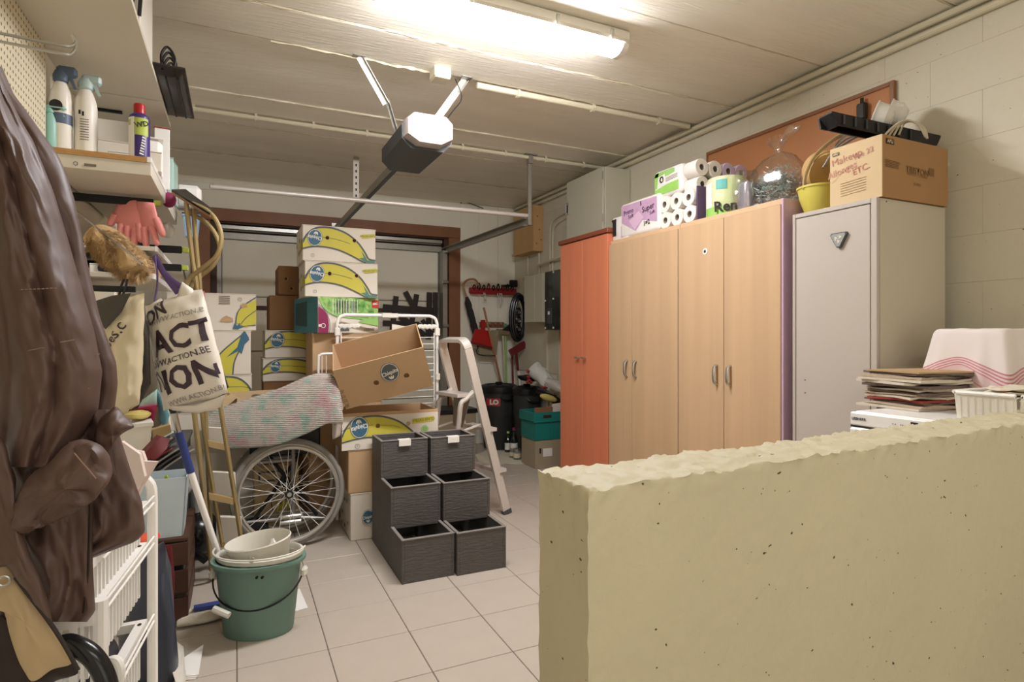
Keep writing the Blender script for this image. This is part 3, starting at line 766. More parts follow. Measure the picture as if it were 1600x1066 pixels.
outer = f.P(up+[(.47, .001), (.35, .001)]+lo[::-1], 1)
B().m('print_yellow').holed(outer, [circ(f.p(.20, .126), (1, 0, 0), (0, 0, 1), .0135, 16), circ(f.p(.375, .128), (1, 0, 0), (0, 0, 1), .0135, 16)] if False else [circ(f.p(.20, .126), (1, 0, 0), (0, 0, 1), .0135, 16)], (0, -.0002, 0)).done('banana_print', parent=t, world=True, smooth=False)
for cv, wd in ((up, .010), (lo, .008), (curve2([(0, .11), (.07, .133), (.17, .134)]), .003), (curve2([(.215, .13), (.28, .125), (.33, .108)]), .002), (ell2(.085, .02, .013, .013, 0, 18)+[(.098, .02)], .002)):
    b = B().m('print_grey'); ribbon(b, cv, wd, f, 3); b.done('outline', parent=t, world=True, smooth=False)
text(t, '7', f, .085, .02, .018, 'print_grey', .2, 3)
banana_logo(t, f, .095, .125, .060, PI+.12)
B().m('print_yellow').poly(f.P([(.40, .125), (.53, .135), (.53, .165), (.40, .155)], 2)).done('stamp', parent=t, world=True, smooth=False)
text(t, 'CLASS EXTRA', f, .467, .148, .022, 'print_olive', PI+.05, 4, bold=.0008)
b = B().m('green_band'); b.poly(f.P(ell2(.475, .09, .022, .022), 2)); g = b.done('round_sticker', parent=t, world=True, smooth=False)
b = B().m('print_white'); ribbon(b, ell2(.475, .09, .017, .017, 0, 18)+[(.492, .09)], .002, f, 4); b.done('sticker_ring', parent=g, world=True, smooth=False)
# tilted open carton
c0 = at_d(541, 640, 3.22)
c1 = at_d(677, 603, 3.30); up_ = at_d(521, 572, 3.15)
u = (c1-c0).normalized(); v = (up_-c0); v = (v-u*v.dot(u)).normalized(); n_ = u.cross(v); v = (v*math.cos(.24)+n_*math.sin(.24)).normalized(); n_ = u.cross(v)   # n towards the camera
Mb = Matrix((u, -n_, v)).transposed().to_4x4(); Mb.translation = c0
bw, bhh = (c1-c0).length, .255
t = open_carton('banana_carton', 'tilted open brown banana carton with round finger holes and grey logo', Mb, bw, .30, bhh, 'cardboard',
                front_holes=((bw*.40, bhh*.45, .015, .016), (bw*.74, bhh*.43, .015, .016)), group='printed banana cartons')
B().m('cardboard_dark').box((.012, .0105, .012), (bw-.012, .0125, bhh*.8)).done('hole_backing', parent=t, smooth=False)  # dark sheet added behind the finger holes so they look unlit
f = Face(c0, u, v)
banana_logo(t, f, bw*.575, bhh*.62, .058, .05, 'print_grey')
g = text(t, '6L 20 07 90', f, .012, bhh*.28, .030, 'ink_brown', PI/2, 2, sx=.8)

# stepped planters
def planter():
    t = thing('stepped_planter', 'left dark grey three-tier stepped planter of stone-textured plastic', 'planter', (.822, 2.99, 0), group='stepped planters')
    tiers = ((-.325, -.115, .200), (-.115, .105, .392), (.105, .325, .588))
    w = .1275
    prof = [(-.325, 0), (.325, 0), (.325, .588), (.105, .588), (.105, .392), (-.115, .392), (-.115, .200), (-.325, .200)]
    for s_ in (-1, 1):
        B().m('planter').prism([(s_*w, y, z) for y, z in prof], (-s_*.012, 0, 0)).done('side_wall', parent=t, smooth=False)
    B().m('planter').box((-w+.0125, .313, 0), (w-.0125, .325, .588)).done('back_wall', parent=t, smooth=False)
    for y0, y1, z in tiers:
        zb = z-.200 if z > .21 else 0
        B().m('planter').box((-w+.0125, y0+.0002, 0 if z < .21 else zb-.0), (w-.0125, y0+.012, z-.0005), .001).done('front_panel', parent=t)
        B().m('planter').box((-w+.0125, y0+.0125, z-.14), (w-.0125, y1-.0005, z-.13)).done('pot_bottom', parent=t, smooth=False)
        g = B().m('planter_rim')
        for a, b_ in (((-w-.002, y0-.003, z), (w+.002, y0+.014, z+.006)), ((-w-.002, y0+.0141, z), (-w+.014, y1-.001, z+.006)), ((w-.014, y0+.0141, z), (w+.002, y1-.001, z+.006))): g.box(a, b_, .0015)
        if z > .5: g.box((-w+.0141, y1-.013, z), (w-.0141, y1-.001, z+.006), .0015)
        g.done('rim', parent=t)
    B().m('print_white').box((-.035, .0905, .560), (.03, .0925, .592)).box((-.035, .0925, .591), (.03, .123, .595)).done('tag', parent=t, smooth=False)['label'] = 'white price tag on the rim'
    return t
pl = planter()
p2 = dup_tree(pl, (1.089, 2.972, 0), 0, 'right dark grey three-tier stepped planter, nearer the ladder')
p2.rotation_euler = (0, 0, -.01); pl.rotation_euler = (0, 0, 0)

# wheelchair, folded
mat('tyre_grey', (150, 144, 136), .8, var=.08, scale=40, bump=.5, bscale=120)
mat('tyre_dark', (110, 106, 100), .8, var=.1)
mat('chrome_rim', (196, 190, 180), .35, .55, var=.05)
mat('frame_grey', (150, 146, 142), .4, .5, var=.06)
WC = Vector((.262, 3.40, .296))
t = thing('wheelchair', 'folded grey wheelchair with large spoked wheels under the towel', 'wheelchair', (.28, 3.5, 0))
def ringpts(c, r, n=48, tilt=0): return [Vector(c)+Vector((r*math.cos(2*PI*i/n), math.sin(2*PI*i/n)*r*math.sin(tilt), r*math.sin(2*PI*i/n)*math.cos(tilt))) for i in range(n)]
def wheel(c, sx, push=True):
    c = Vector(c)
    rim = B().m('chrome_rim').tube(ringpts(c, .262), .013, 8, closed=True, flat=(.7, 1)).done('wheel', parent=t, world=True)
    B().m('tyre_grey').tube(ringpts(c, .279), .0165, 10, closed=True).done('tyre', parent=rim, world=True)
    if push: B().m('chrome_rim').tube(ringpts(c+Vector((0, -.035*sx, 0)), .250), .009, 8, closed=True).done('push_rim', parent=rim, world=True)
    B().m('black_plastic').cyl(c+Vector((0, -.04, 0)), c+Vector((0, .03, 0)), .022, n=14).m('steel').cyl(c+Vector((0, -.044, 0)), c+Vector((0, -.0405, 0)), .012, n=10).done('hub', parent=rim, world=True)
    for i in range(28):
        a = 2*PI*i/28; off = .85*(1 if i % 2 else -1); side = -.03 if (i//2) % 2 else .02
        p = c+Vector((.020*math.cos(a+off), side, .020*math.sin(a+off))); q = c+Vector((.256*math.cos(a), 0, .256*math.sin(a)))
        B().m('gloss_white').tube([p, q], .0014, 4).done('spoke', parent=rim, world=True)
wheel(WC, 1); wheel(WC+Vector((.0, .24, 0)), -1, False)
def part_tube(nm, pts, r, m='frame_grey'): return B().m(m).tube(arc(pts, 5) if len(pts) > 2 else pts, r, 10).done(nm, parent=t, world=True)
for s_, yy in ((0, 3.475), (1, 3.57)):
    part_tube('frame_tube', [(.29, yy, .12), (.29, yy, .80)], .012)
    part_tube('frame_tube', [(.05, yy, .46), (.30, yy, .46)], .011)
    part_tube('armrest', [(.12, yy, .745), (.42, yy, .76)], .018, 'black_plastic')
    part_tube('frame_tube', [(.02, yy, .14), (.29, yy, .135), (.46, yy, .11)], .011)
    B().m('black_plastic').cyl((.10, yy-.012, .07), (.10, yy+.012, .07), .07, n=20).done('front_caster', parent=t, world=True)
    B().m('steel').tube([(.22, yy-.012, .118), (.33, yy-.012, .118)], .014, 10).tube([(.22, yy-.012, .148), (.33, yy-.012, .148)], .014, 10).done('clamp', parent=t, world=True)
part_tube('cross_brace', [(.08, 3.49, .13), (.42, 3.56, .60)], .010, 'black_metal'); part_tube('cross_brace', [(.42, 3.49, .13), (.08, 3.56, .60)], .010, 'black_metal')
B().m('black_plastic').box((.07, 3.50, .48), (.44, 3.55, .64), .01).done('seat', parent=t, world=True)
B().m('black_plastic').box((.275, 3.50, .52), (.30, 3.545, .79), .008).done('backrest', parent=t, world=True)
# patterned carton behind the spokes
t = carton('cardboard_box', 'small pale carton with a yellow print seen through the wheel spokes', .10, 3.70, 0, .24, .09, .38, 'cardboard_pale', lid=False)
f, l = faces(t, .24, .09, .38)
B().m('print_yellow').poly(f.P([(.11, .08), (.20, .07), (.20, .17), (.12, .18)], 1)).done('yellow_print', parent=t, world=True, smooth=False)
b = B().m('ink'); ribbon(b, curve2([(.10, .12), (.09, .18), (.12, .22), (.10, .25), (.13, .26)]), .004, f, 2); ribbon(b, curve2([(.14, .16), (.15, .2), (.17, .2), (.18, .17)]), .004, f, 2)
b.done('drawn_line', parent=t, world=True, smooth=False)
b = B().m('print_grey'); b.poly(f.P([(.02, .30), (.15, .30), (.15, .36), (.02, .36)], 1)); b.m('cardboard_pale').poly(f.P([(.03, .31), (.14, .31), (.14, .35), (.03, .35)], 2)); b.done('frame_print', parent=t, world=True, smooth=False)
# towel over it
mat('waffle_towel', (222, 210, 198), .95, var=0, col2=(172, 202, 186), scale=13, ramp=(.50, .66), bump=1.0, bscale=150, bstretch=(.5, .5, 2))
def pink_mix(m):
    nt = m.node_tree; N = nt.nodes; L = nt.links; b = N['Principled BSDF']; src = b.inputs['Base Color'].links[0].from_socket
    tc = N.new('ShaderNodeTexCoord'); no = N.new('ShaderNodeTexNoise'); no.inputs['Scale'].default_value = 11; mp = N.new('ShaderNodeMapping'); mp.inputs['Location'].default_value = (3, 7, 1)
    L.new(tc.outputs['Object'], mp.inputs['Vector']); L.new(mp.outputs[0], no.inputs['Vector'])
    rp = N.new('ShaderNodeMapRange'); rp.inputs[1].default_value = .54; rp.inputs[2].default_value = .70; L.new(no.outputs[0], rp.inputs[0])
    mx = N.new('ShaderNodeMix'); mx.data_type = 'RGBA'; L.new(rp.outputs[0], mx.inputs[0]); L.new(src, mx.inputs[6]); mx.inputs[7].default_value = rgb((216, 176, 176))
    # woven rows: dark weft bands with real relief
    wv = N.new('ShaderNodeTexWave'); wv.wave_type = 'BANDS'; wv.bands_direction = 'Z'; wv.inputs['Scale'].default_value = 32; wv.inputs['Distortion'].default_value = 2.2; wv.inputs['Detail Scale'].default_value = 12
    L.new(tc.outputs['Object'], wv.inputs['Vector'])
    bp = N.new('ShaderNodeBump'); bp.inputs['Strength'].default_value = 1; bp.inputs['Distance'].default_value = .006
    L.new(wv.outputs[1], bp.inputs['Height'])
    old = b.inputs['Normal'].links[0].from_socket; L.new(old, bp.inputs['Normal']); L.new(bp.outputs[0], b.inputs['Normal'])
    m3 = N.new('ShaderNodeMix'); m3.data_type = 'RGBA'; m3.blend_type = 'MULTIPLY'
    r2 = N.new('ShaderNodeMapRange'); r2.inputs[1].default_value = .0; r2.inputs[2].default_value = .45; r2.inputs[3].default_value = .74; r2.inputs[4].default_value = 1
    L.new(wv.outputs[1], r2.inputs[0]); m3.inputs[0].default_value = 1; L.new(mx.outputs[2], m3.inputs[6]); L.new(r2.outputs[0], m3.inputs[7])
    L.new(m3.outputs[2], b.inputs['Base Color'])
pink_mix(MATS['waffle_towel'])
top = curve2([(322, 652), (350, 640), (400, 624), (440, 610), (475, 594), (500, 588), (522, 594), (534, 640)], 4)
bot = curve2([(322, 700), (350, 702), (400, 700), (440, 694), (475, 680), (500, 668), (516, 662), (536, 664)], 4)
rows = []
K = len(top)
for v in range(15):
    row = []
    f_ = (v-4)/10
    for i in range(K):
        q = i/(K-1)
        dep = 3.04+.10*q
        if f_ <= 0:
            p = at_d(top[i][0], top[i][1], dep+.02); a = f_*-1
            p = p+Vector((.01, .24*a, -.04*a*a*2+.02*math.sin(a*3)))
        else:
            a = at_d(*top[i], dep+.02); c = at_d(*bot[i], dep-.02); p = a.lerp(c, f_)
            p += Vector((0, -.022*math.sin(f_*PI)+.006*math.sin(i*.8+f_*3), 0))
        row.append(p)
    rows.append(row)
B().m('waffle_towel').grid(rows).done('towel', smooth=True, solid=.006, subd=1, thing_=('pastel waffle-weave towel draped over the wheelchair', 'towel'))
a = at_d(521, 600, 3.24); 
rows = []
for v in range(9):
    f_ = v/8; row = []
    for i in range(7):
        q = i/6
        p = at_d(519+q*17-f_*q*4, 596+q*24+f_*(92-q*30), 3.19+.02*math.sin(q*5+f_*2)+.05*q)
        row.append(p)
    rows.append(row)
mat('towel_fold', (206, 192, 180), .95, var=.06, scale=20, bump=.8, bscale=150)
B().m('towel_fold').grid(rows).done('cloth', smooth=True, solid=.006, subd=1, thing_=('grey end of cloth hanging beside the towel at the wheel', 'cloth'))
# ladder
def quadbar(b, p, q, w, d, side):
    """rectangular tube from p to q; side = wide direction"""
    p, q = Vector(p), Vector(q); ax = (q-p).normalized(); s_ = (Vector(side)-ax*ax.dot(Vector(side))).normalized(); n = ax.cross(s_)
    return b.prism([p+s_*w/2+n*d/2, p+s_*w/2-n*d/2, p-s_*w/2-n*d/2, p-s_*w/2+n*d/2], q-p)
e = Vector((-.98, -.2, 0)); wv = Vector((-.2, .98, 0))
t = thing('step_ladder', 'aluminium step ladder with rounded top hoop beside the planters', 'ladder', (1.42, 3.58, 0))
LW = .30; F0 = Vector((1.585, 3.44, 0)); TP = F0+e*.30+Vector((0, 0, 1.07))
ax = (TP-F0).normalized(); nrm = ax.cross(wv).normalized()
def hoop(b, base0, base1, r_in, w, th):
    up = ax; c = (base0+base1)/2; R_ = (base1-base0).length/2; s_ = (base1-base0).normalized()
    cr = .055; ins = []
    path = [base0]
    for i in range(7):
        a = PI-PI/2*i/6; path.append(base0+s_*cr+up*.0+ (s_*math.cos(a)+up*math.sin(a))*cr)
    for i in range(7):
        a = PI/2-PI/2*i/6; path.append(base1-s_*cr+(s_*math.cos(a)+up*math.sin(a))*cr)
    path.append(base1)
    rows = []
    for i, p in enumerate(path):
        tt = (path[min(i+1, len(path)-1)]-path[max(i-1, 0)]).normalized(); nn = tt.cross(nrm).normalized()
        rows.append([p+nrm*w/2+nn*th/2, p+nrm*w/2-nn*th/2, p-nrm*w/2-nn*th/2, p-nrm*w/2+nn*th/2])
    b.grid(rows, closed=True); b.poly(rows[0]); b.poly(rows[-1])
g = B().m('aluminium'); hoop(g, TP, TP+wv*LW, 0, .055, .022); g.done('top_hoop', parent=t, world=True, smooth=True)
for o_ in (Vector(), wv*LW):
    b = B().m('aluminium'); quadbar(b, F0+o_+ax*.025, TP+o_-ax*.0005, .055, .022, nrm); b.done('stile', parent=t, world=True, smooth=False)
    b = B().m('dark_grey_plastic'); quadbar(b, F0+o_, F0+o_+ax*.030, .062, .030, nrm); b.done('rubber_foot', parent=t, world=True, smooth=False)
for h_ in (.28, .56):
    c = F0+ax*h_+wv*.012; b = B().m('aluminium'); b.prism([c+e*.0+Vector((0, 0, .0)), c-e*.08, c-e*.08+Vector((0, 0, .022)), c+Vector((0, 0, .022))], wv*(LW-.024)); b.done('tread', parent=t, world=True, smooth=False)
    b = B().m('steel').tube([c-wv*.03-e*.02, c+wv*.0-e*.02], .008, 8); b.done('rivet', parent=t, world=True)
# platform and rear frame
pc = F0+ax*.80
b = B().m('aluminium'); b.prism([pc+e*.02+wv*.012, pc+e*.15+wv*.012, pc+e*.15+wv*.012+Vector((0, 0, .02)), pc+e*.02+wv*.012+Vector((0, 0, .02))], wv*(LW-.024)); b.done('platform', parent=t, world=True, smooth=False)
b = B().m('galvanised'); b.prism([pc+wv*.05+e*.03-Vector((0, 0, .004)), pc+wv*(LW-.05)+e*.03-Vector((0, 0, .004)), pc+wv*(LW-.09)+e*.06-Vector((0, 0, .20)), pc+wv*.09+e*.06-Vector((0, 0, .20))], e*.004); b.done('support_plate', parent=t, world=True, smooth=False)
rf = [Vector((1.205, 3.50, 0)), Vector((1.145, 3.79, 0))]
for k_, o_ in ((0, wv*.02), (1, wv*(LW-.02))):
    s0 = pc+e*.03+o_+Vector((0, 0, .03)); s1 = pc+e*.12+o_+Vector((0, 0, -.04))
    B().m('aluminium').tube(arc([s0, s0.lerp(s1, .6), s1, s1.lerp(rf[k_], .15), s1.lerp(rf[k_], .5), rf[k_]+Vector((0, 0, .02))], 4), .016, 8).done('rear_leg', parent=t, world=True)
    B().m('dark_grey_plastic').cyl(rf[k_], rf[k_]+Vector((0, 0, .03)), .020, n=10).done('rubber_foot', parent=t, world=True)
    B().m('aluminium').tube([pc-ax*.18+o_, s1.lerp(rf[k_], .25)], .008, 6).done('brace', parent=t, world=True)
for q in (.30, .62):
    a = (pc+e*.12+wv*.02-Vector((0, 0, .04))).lerp(rf[0], q); c = (pc+e*.12+wv*(LW-.02)-Vector((0, 0, .04))).lerp(rf[1], q)
    B().m('aluminium').tube([a, c], .010, 8).done('rear_rung', parent=t, world=True)

# drying rack
RY = 3.716
t = thing('drying_rack', 'folded white drying rack standing behind the open cartons', 'drying rack', (.9, RY, 0))
x0, x1 = at_y(527, 500, RY).x, at_y(683, 500, RY).x
zt = at_y(600, 493, RY).z
B().m('gloss_white').tube([(x0, RY, .02), (x0, RY, zt-.05)]+arc([(x0, RY, zt-.05), (x0+.015, RY, zt-.015), (x0+.05, RY, zt)], 4)[1:]+arc([(x1-.05, RY, zt), (x1-.015, RY, zt-.015), (x1, RY, zt-.05)], 4)+[(x1, RY, .02)], .0105, 8).done('frame', parent=t, world=True)
xm = at_y(601, 493, RY).x
B().m('white_plastic').box((xm-.02, RY-.016, zt-.016), (xm+.085, RY+.016, zt+.014), .004).done('joint', parent=t, world=True)
for xa, xb in ((x0+.012, x0+.13), (x1-.13, x1-.012)):
    pts = []
    for i in range(25): pts.append((xa+(xb-xa)*i/24, RY-.012, zt-.075+.008*abs(math.sin(i*PI/6))))
    B().m('white_plastic').tube(pts, .009, 6, flat=(1.5, .7)).done('hook_comb', parent=t, world=True)
for zc in (zt-.11,):
    for x in (x0, x1): B().m('white_plastic').box((x-.016, RY-.016, zc-.02), (x+.016, RY+.016, zc+.03), .004).done('clip', parent=t, world=True)
for i in range(13):
    z = zt-.14-.043*i
    B().m('gloss_white').tube([(x0+.02, RY-.004, z), (x1-.02, RY-.004, z)], .0026, 5).done('wire', parent=t, world=True)
for x in (x0+.022, x1-.022): B().m('gloss_white').tube([(x, RY-.004, zt-.11), (x, RY-.004, .35)], .004, 6).done('inner_rail', parent=t, world=True)
# wing of the rack that sticks out to the left
xw = at_y(497, 600, RY).x
B().m('gloss_white').tube(arc([(xw, RY-.02, .735), (xw, RY-.02, 1.0), (xw+.01, RY-.02, 1.03), (xw+.05, RY-.02, 1.04), (x0+.2, RY-.02, 1.045), (x1-.14, RY-.02, 1.045), (x1-.12, RY-.02, 1.03), (x1-.13, RY-.02, 1.015), (x1-.2, RY-.02, 1.01)], 4), .0075, 8).done('wing_frame', parent=t, world=True)
for x in (xw+.02, xw+.045): B().m('gloss_white').tube([(x, RY-.02, .74), (x, RY-.02, 1.03)], .0026, 5).done('wire', parent=t, world=True)
B().m('white_plastic').tube([(x1, RY-.014, .86), (x1, RY-.014, .90)], .016, 8).done('clip', parent=t, world=True)
# white folder with grey emblem behind the carton
a = at_y(617, 512, RY+.04)
t = thing('paper_sheet', 'white sheet with a small dark emblem behind the drying rack', 'paper', (a.x+.08, RY+.04, .95))
B().m('carton_white').prism([(a.x-.02, RY+.035, .90), (a.x+.10, RY+.035, .90), (a.x+.125, RY+.035, 1.20), (a.x-.02, RY+.035, 1.225)], (0, .004, 0)).done('sheet', parent=t, world=True, smooth=False)
f = Face((a.x-.02, RY+.034, .9), (1, 0, 0), (0, 0, 1)); b = B().m('print_grey').poly(f.P(ell2(.035, .215, .022, .03), 1)).m('print_white').poly(f.P(ell2(.04, .215, .012, .017), 2)).done('emblem', parent=t, world=True, smooth=False)
# black tape strips stuck across the garage door
TYY = YB+.078
mat('tape', (48, 40, 34), .5, var=.08)
t = thing('tape_strips', 'crossed black adhesive strips stuck on the garage door', 'tape', (1.55, TYY, 1.0))
def strip(a, c, w, k):
    a, c = at_y(*a, TYY), at_y(*c, TYY); d = (c-a).normalized(); s_ = Vector((-d.z, 0, d.x))*w/2
    B().m('tape').prism([a-s_+Vector((0, -.0012*k, 0)), c-s_+Vector((0, -.0012*k, 0)), c+s_+Vector((0, -.0012*k, 0)), a+s_+Vector((0, -.0012*k, 0))], (0, -.001, 0)).done('strip', parent=t, world=True, smooth=False)
for k_, (a, c, w) in enumerate((((598, 481), (682, 488), .075), ((598, 505), (655, 507), .055), ((619, 463), (613, 516), .055), ((633, 456), (650, 487), .055), ((651, 460), (641, 517), .055), ((671, 457), (669, 530), .06), ((680, 457), (680, 525), .055), ((625, 494), (664, 525), .06), ((654, 505), (654, 532), .05), ((650, 482), (684, 486), .05), ((659, 500), (676, 524), .045))): strip(a, c, w, k_)

# ------------------------------------------------------------ back right corner
c0, c1 = at_y(808, 390, 5.66), at_x(841, 312, 2.66)
t = thing('wooden_box', 'pale pine box fixed high on the right wall in the far corner', 'box', (2.70, 5.40, 1.98))
g = B().m('pine').box((2.655, 5.14, 2.005), (XR-.01, 5.60, 2.44), .002).done('body', parent=t, world=True)
B().m('pine').box((2.640, 5.13, 1.985), (XR-.01, 5.61, 2.004), .002).done('bottom_board', parent=t, world=True)
for z, x in ((2.33, 2.70), (2.10, 2.74), (2.06, 2.69), (2.20, 2.72)): B().m('ink_brown').prism(circ((x, 5.1395, z), (1, 0, 0), (0, 0, 1), .008, 10), (0, -.0006, 0)).done('knot', parent=t, world=True, smooth=False)
pipe('conduit', 'bent painted conduit beside the pine box on the right wall', arc([(XR-.02, 4.4, 2.30), (XR-.02, 4.75, 2.28), (XR-.02, 4.93, 2.24), (XR-.02, 4.97, 2.14), (XR-.02, 4.97, 1.8), (XR-.02, 4.97, 1.745)], 5), .012)
pipe('conduit', 'inner bent painted conduit beside the pine box', arc([(XR-.02, 4.4, 2.25), (XR-.02, 4.72, 2.23), (XR-.02, 4.88, 2.19), (XR-.02, 4.92, 2.1), (XR-.02, 4.92, 1.8), (XR-.02, 4.92, 1.745)], 5), .012)
pipe('conduit', 'straight painted conduit below the pine box', [(XR-.02, 5.45, 1.30), (XR-.02, 5.45, 1.98)], .013)
pipe('conduit', 'second straight painted conduit below the pine box', [(XR-.02, 5.20, 1.72), (XR-.02, 5.20, 1.98)], .012)
pipe('conduit', 'short horizontal conduit above the dark meter box', [(XR-.056, 4.45, 1.89), (XR-.056, 5.15, 1.85)], .012)
# grey cabinet and dark meter box
def wallbox(name, label, px0, px1, pyt, pyb, x, m, cat):
    a, c = at_x(px0, pyt, x), at_x(px1, pyb, x)
    t = thing(name, label, cat, (x+.05, (a.y+c.y)/2, min(a.z, c.z)))
    return t, a.y, c.y
t, ya, yc = wallbox('meter_cabinet', 'pale grey meter cabinet on the right wall in the far corner', 821, 850, 430, 500, 2.62, None, 'cabinet')
B().m('grey_metal_cabinet').box((2.62, yc, 1.275), (XR-.012, ya, 1.74), .004).done('body', parent=t, world=True)
B().m('grey_metal_cabinet').box((2.606, yc+.17, 1.28), (2.6195, ya-.004, 1.735), .003).done('door', parent=t, world=True)
B().m('grey_metal_cabinet').box((2.606, yc+.004, 1.28), (2.6195, yc+.164, 1.735), .003).done('door', parent=t, world=True)
mat('smoky_cover', (44, 48, 44), .15, var=.1, coat=.3)
a, c = at_x(850, 425, 2.58), at_x(879, 517, 2.58)
t = thing('fuse_box', 'dark smoky fuse box cover on the right wall beside the cherry wardrobe', 'fuse box', (2.66, 4.6, 1.20))
B().m('smoky_cover').box((2.58, c.y-.12, 1.20), (XR-.012, a.y-.012, 1.735), .006).done('cover', parent=t, world=True)
for y, z in ((a.y-.03, 1.47), (a.y-.18, 1.72), (a.y-.18, 1.48), (a.y-.18, 1.22), (a.y-.03, 1.22)): B().m('gloss_white').cyl((2.5795, y, z), (2.574, y, z), .009, n=10).done('screw', parent=t, world=True)
B().m('dark_grey_plastic').box((2.574, a.y-.16, 1.26), (2.5798, a.y-.06, 1.40), .003).m('gloss_white').box((2.571, a.y-.12, 1.34), (2.5738, a.y-.09, 1.37)).done('meter', parent=t, world=True)
# smooth conduit boards below
for i, (y, w) in enumerate(((5.05, .06), (4.80, .05), (4.62, .05), (4.45, .05))): 
    B().m('pipe_paint').box((XR-.034, y-w/2, .02), (XR-.008, y+w/2, 1.25), .003).done('cable_duct', thing_=(('upright cable duct under the meter cabinet, deepest in the corner', 'upright cable duct under the middle of the meter cabinet', 'upright cable duct between meter cabinet and fuse box', 'upright cable duct below the dark fuse box')[i], 'duct'))
# red tool rail
mat('red_paint', (156, 40, 44), .4, var=.1)
mat('red_plastic', (176, 36, 36), .35, var=.06)
mat('dark_red', (110, 30, 36), .4, var=.1)
mat('umbrella_cloth', (44, 42, 42), .7, var=.15)
mat('wood_handle', (178, 130, 92), .5, var=.12, stretch=(3, 3, .5))
mat('taupe_plastic', (150, 138, 112), .55, var=.05)
mat('bristle', (138, 122, 92), .9, var=.2, scale=60, bump=.8, bscale=200)
RB = YB-.03
a, c = at_y(733, 453, RB), at_y(808, 456, RB)
t = thing('tool_rail', 'red tool rail on the back wall with clips and hooks', 'rail', ((a.x+c.x)/2, RB, a.z))
B().m('red_paint').box((a.x, RB-.02, a.z-.035), (c.x-.005, RB+.018, a.z+.025), .006).done('bar', parent=t, world=True)
B().m('red_paint').box((a.x, RB-.055, a.z-.048), (c.x-.005, RB-.0205, a.z-.036), .002).done('ledge', parent=t, world=True)
for i in range(9):
    x = a.x+.03+i*.055
    B().m('black_metal' if i % 3 else 'dark_red').tube(arc([(x, RB-.022, a.z+.02), (x+.006, RB-.05, a.z+.05+.02*(i % 2)), (x+.02, RB-.05, a.z+.03), (x+.012, RB-.03, a.z+.0)], 4), .007, 6).done('clip', parent=t, world=True)
for x in (.14, .155, .30, .325, .345):
    B().m('steel').tube(arc([(a.x+x, RB-.06, a.z-.03), (a.x+x+.01, RB-.065, a.z-.10), (a.x+x+.005, RB-.06, a.z-.16+.05*(x < .2))], 4), .004, 6).done('hanging_hook', parent=t, world=True)
g = B().m('black_plastic').tube([(a.x+.36, RB-.03, a.z+.05), (a.x+.48, RB-.03, a.z+.06), (a.x+.52, RB-.03, a.z+.09)], .012, 8).box((a.x+.45, RB-.05, a.z+.045), (a.x+.56, RB-.02, a.z+.12), .01)
g.done('brush', thing_=('black brush lying on the right end of the red rail', 'brush'))
# umbrella
p = [at_y(*q, RB-.08) for q in ((748, 446), (742, 437), (730, 438), (724, 446), (727, 458), (731, 468))]
t = thing('umbrella', 'closed black umbrella with wooden crook hanging from the red rail', 'umbrella', (p[0].x, RB-.08, .9))
B().m('wood_handle').tube(arc(p, 5), .011, 8).done('handle', parent=t, world=True)
p = [at_y(*q, RB-.08) for q in ((729, 464), (733, 482), (738, 500), (743, 520), (748, 545))]
B().m('umbrella_cloth').tube(arc(p, 4), [.014, .024, .034, .036, .034, .036, .038, .036, .036, .034, .036, .034, .03, .028, .025, .018, .01][:len(arc(p, 4))], 7).jitter(.006, 20, 3).done('canopy', parent=t, world=True)
# wooden hook board below
a, c = at_y(750, 503, RB), at_y(788, 512, RB)
t = thing('hook_board', 'brown wooden hook board low on the back wall behind the brooms', 'hook board', ((a.x+c.x)/2, RB, c.z))
B().m('brown_frame').box((a.x, RB+.004, c.z), (c.x, YB-.011, a.z), .003).done('board', parent=t, world=True)
for i in range(4): B().m('steel').tube(arc([(a.x+.04+i*.065, RB, (a.z+c.z)/2+.02), (a.x+.04+i*.065, RB-.03, (a.z+c.z)/2), (a.x+.04+i*.065, RB-.035, (a.z+c.z)/2+.02)], 4), .005, 6).done('hook', parent=t, world=True)
# dustpan red
def on(px, py, y=RB-.19): return at_y(px, py, y)
t = thing('dustpan', 'red dustpan hanging in front of a taupe one on the back wall', 'dustpan', on(750, 545))
B().m('red_plastic').prism([on(*q) for q in ((742, 514), (763, 517), (768, 545), (735, 537))], (0, -.02, 0)).done('pan', parent=t, world=True)
B().m('red_plastic').prism([on(*q) for q in ((751, 500), (757, 500), (757, 516), (751, 515))], (0, -.018, 0)).done('grip', parent=t, world=True)
B().m('dark_red').prism([on(*q, RB-.2105) for q in ((735, 537), (768, 545), (768, 542), (736, 534))], (0, -.012, 0)).done('lip', parent=t, world=True)
t = thing('dustpan', 'taupe dustpan hanging behind the red one', 'dustpan', on(765, 550, RB-.15))
B().m('taupe_plastic').prism([on(*q, RB-.15) for q in ((747, 540), (768, 516), (778, 516), (775, 555), (747, 553))], (0, -.02, 0)).done('pan', parent=t, world=True)
B().m('black_plastic').tube(arc([on(*q, RB-.175) for q in ((748, 541), (745, 547), (746, 553), (757, 556), (774, 556))], 3), .005, 6).done('rubber_lip', parent=t, world=True)
B().m('galvanised').tube(arc([on(*q, RB-.17) for q in ((744, 546), (740, 544), (741, 549), (746, 548))], 3), .006, 6).done('ring', parent=t, world=True)
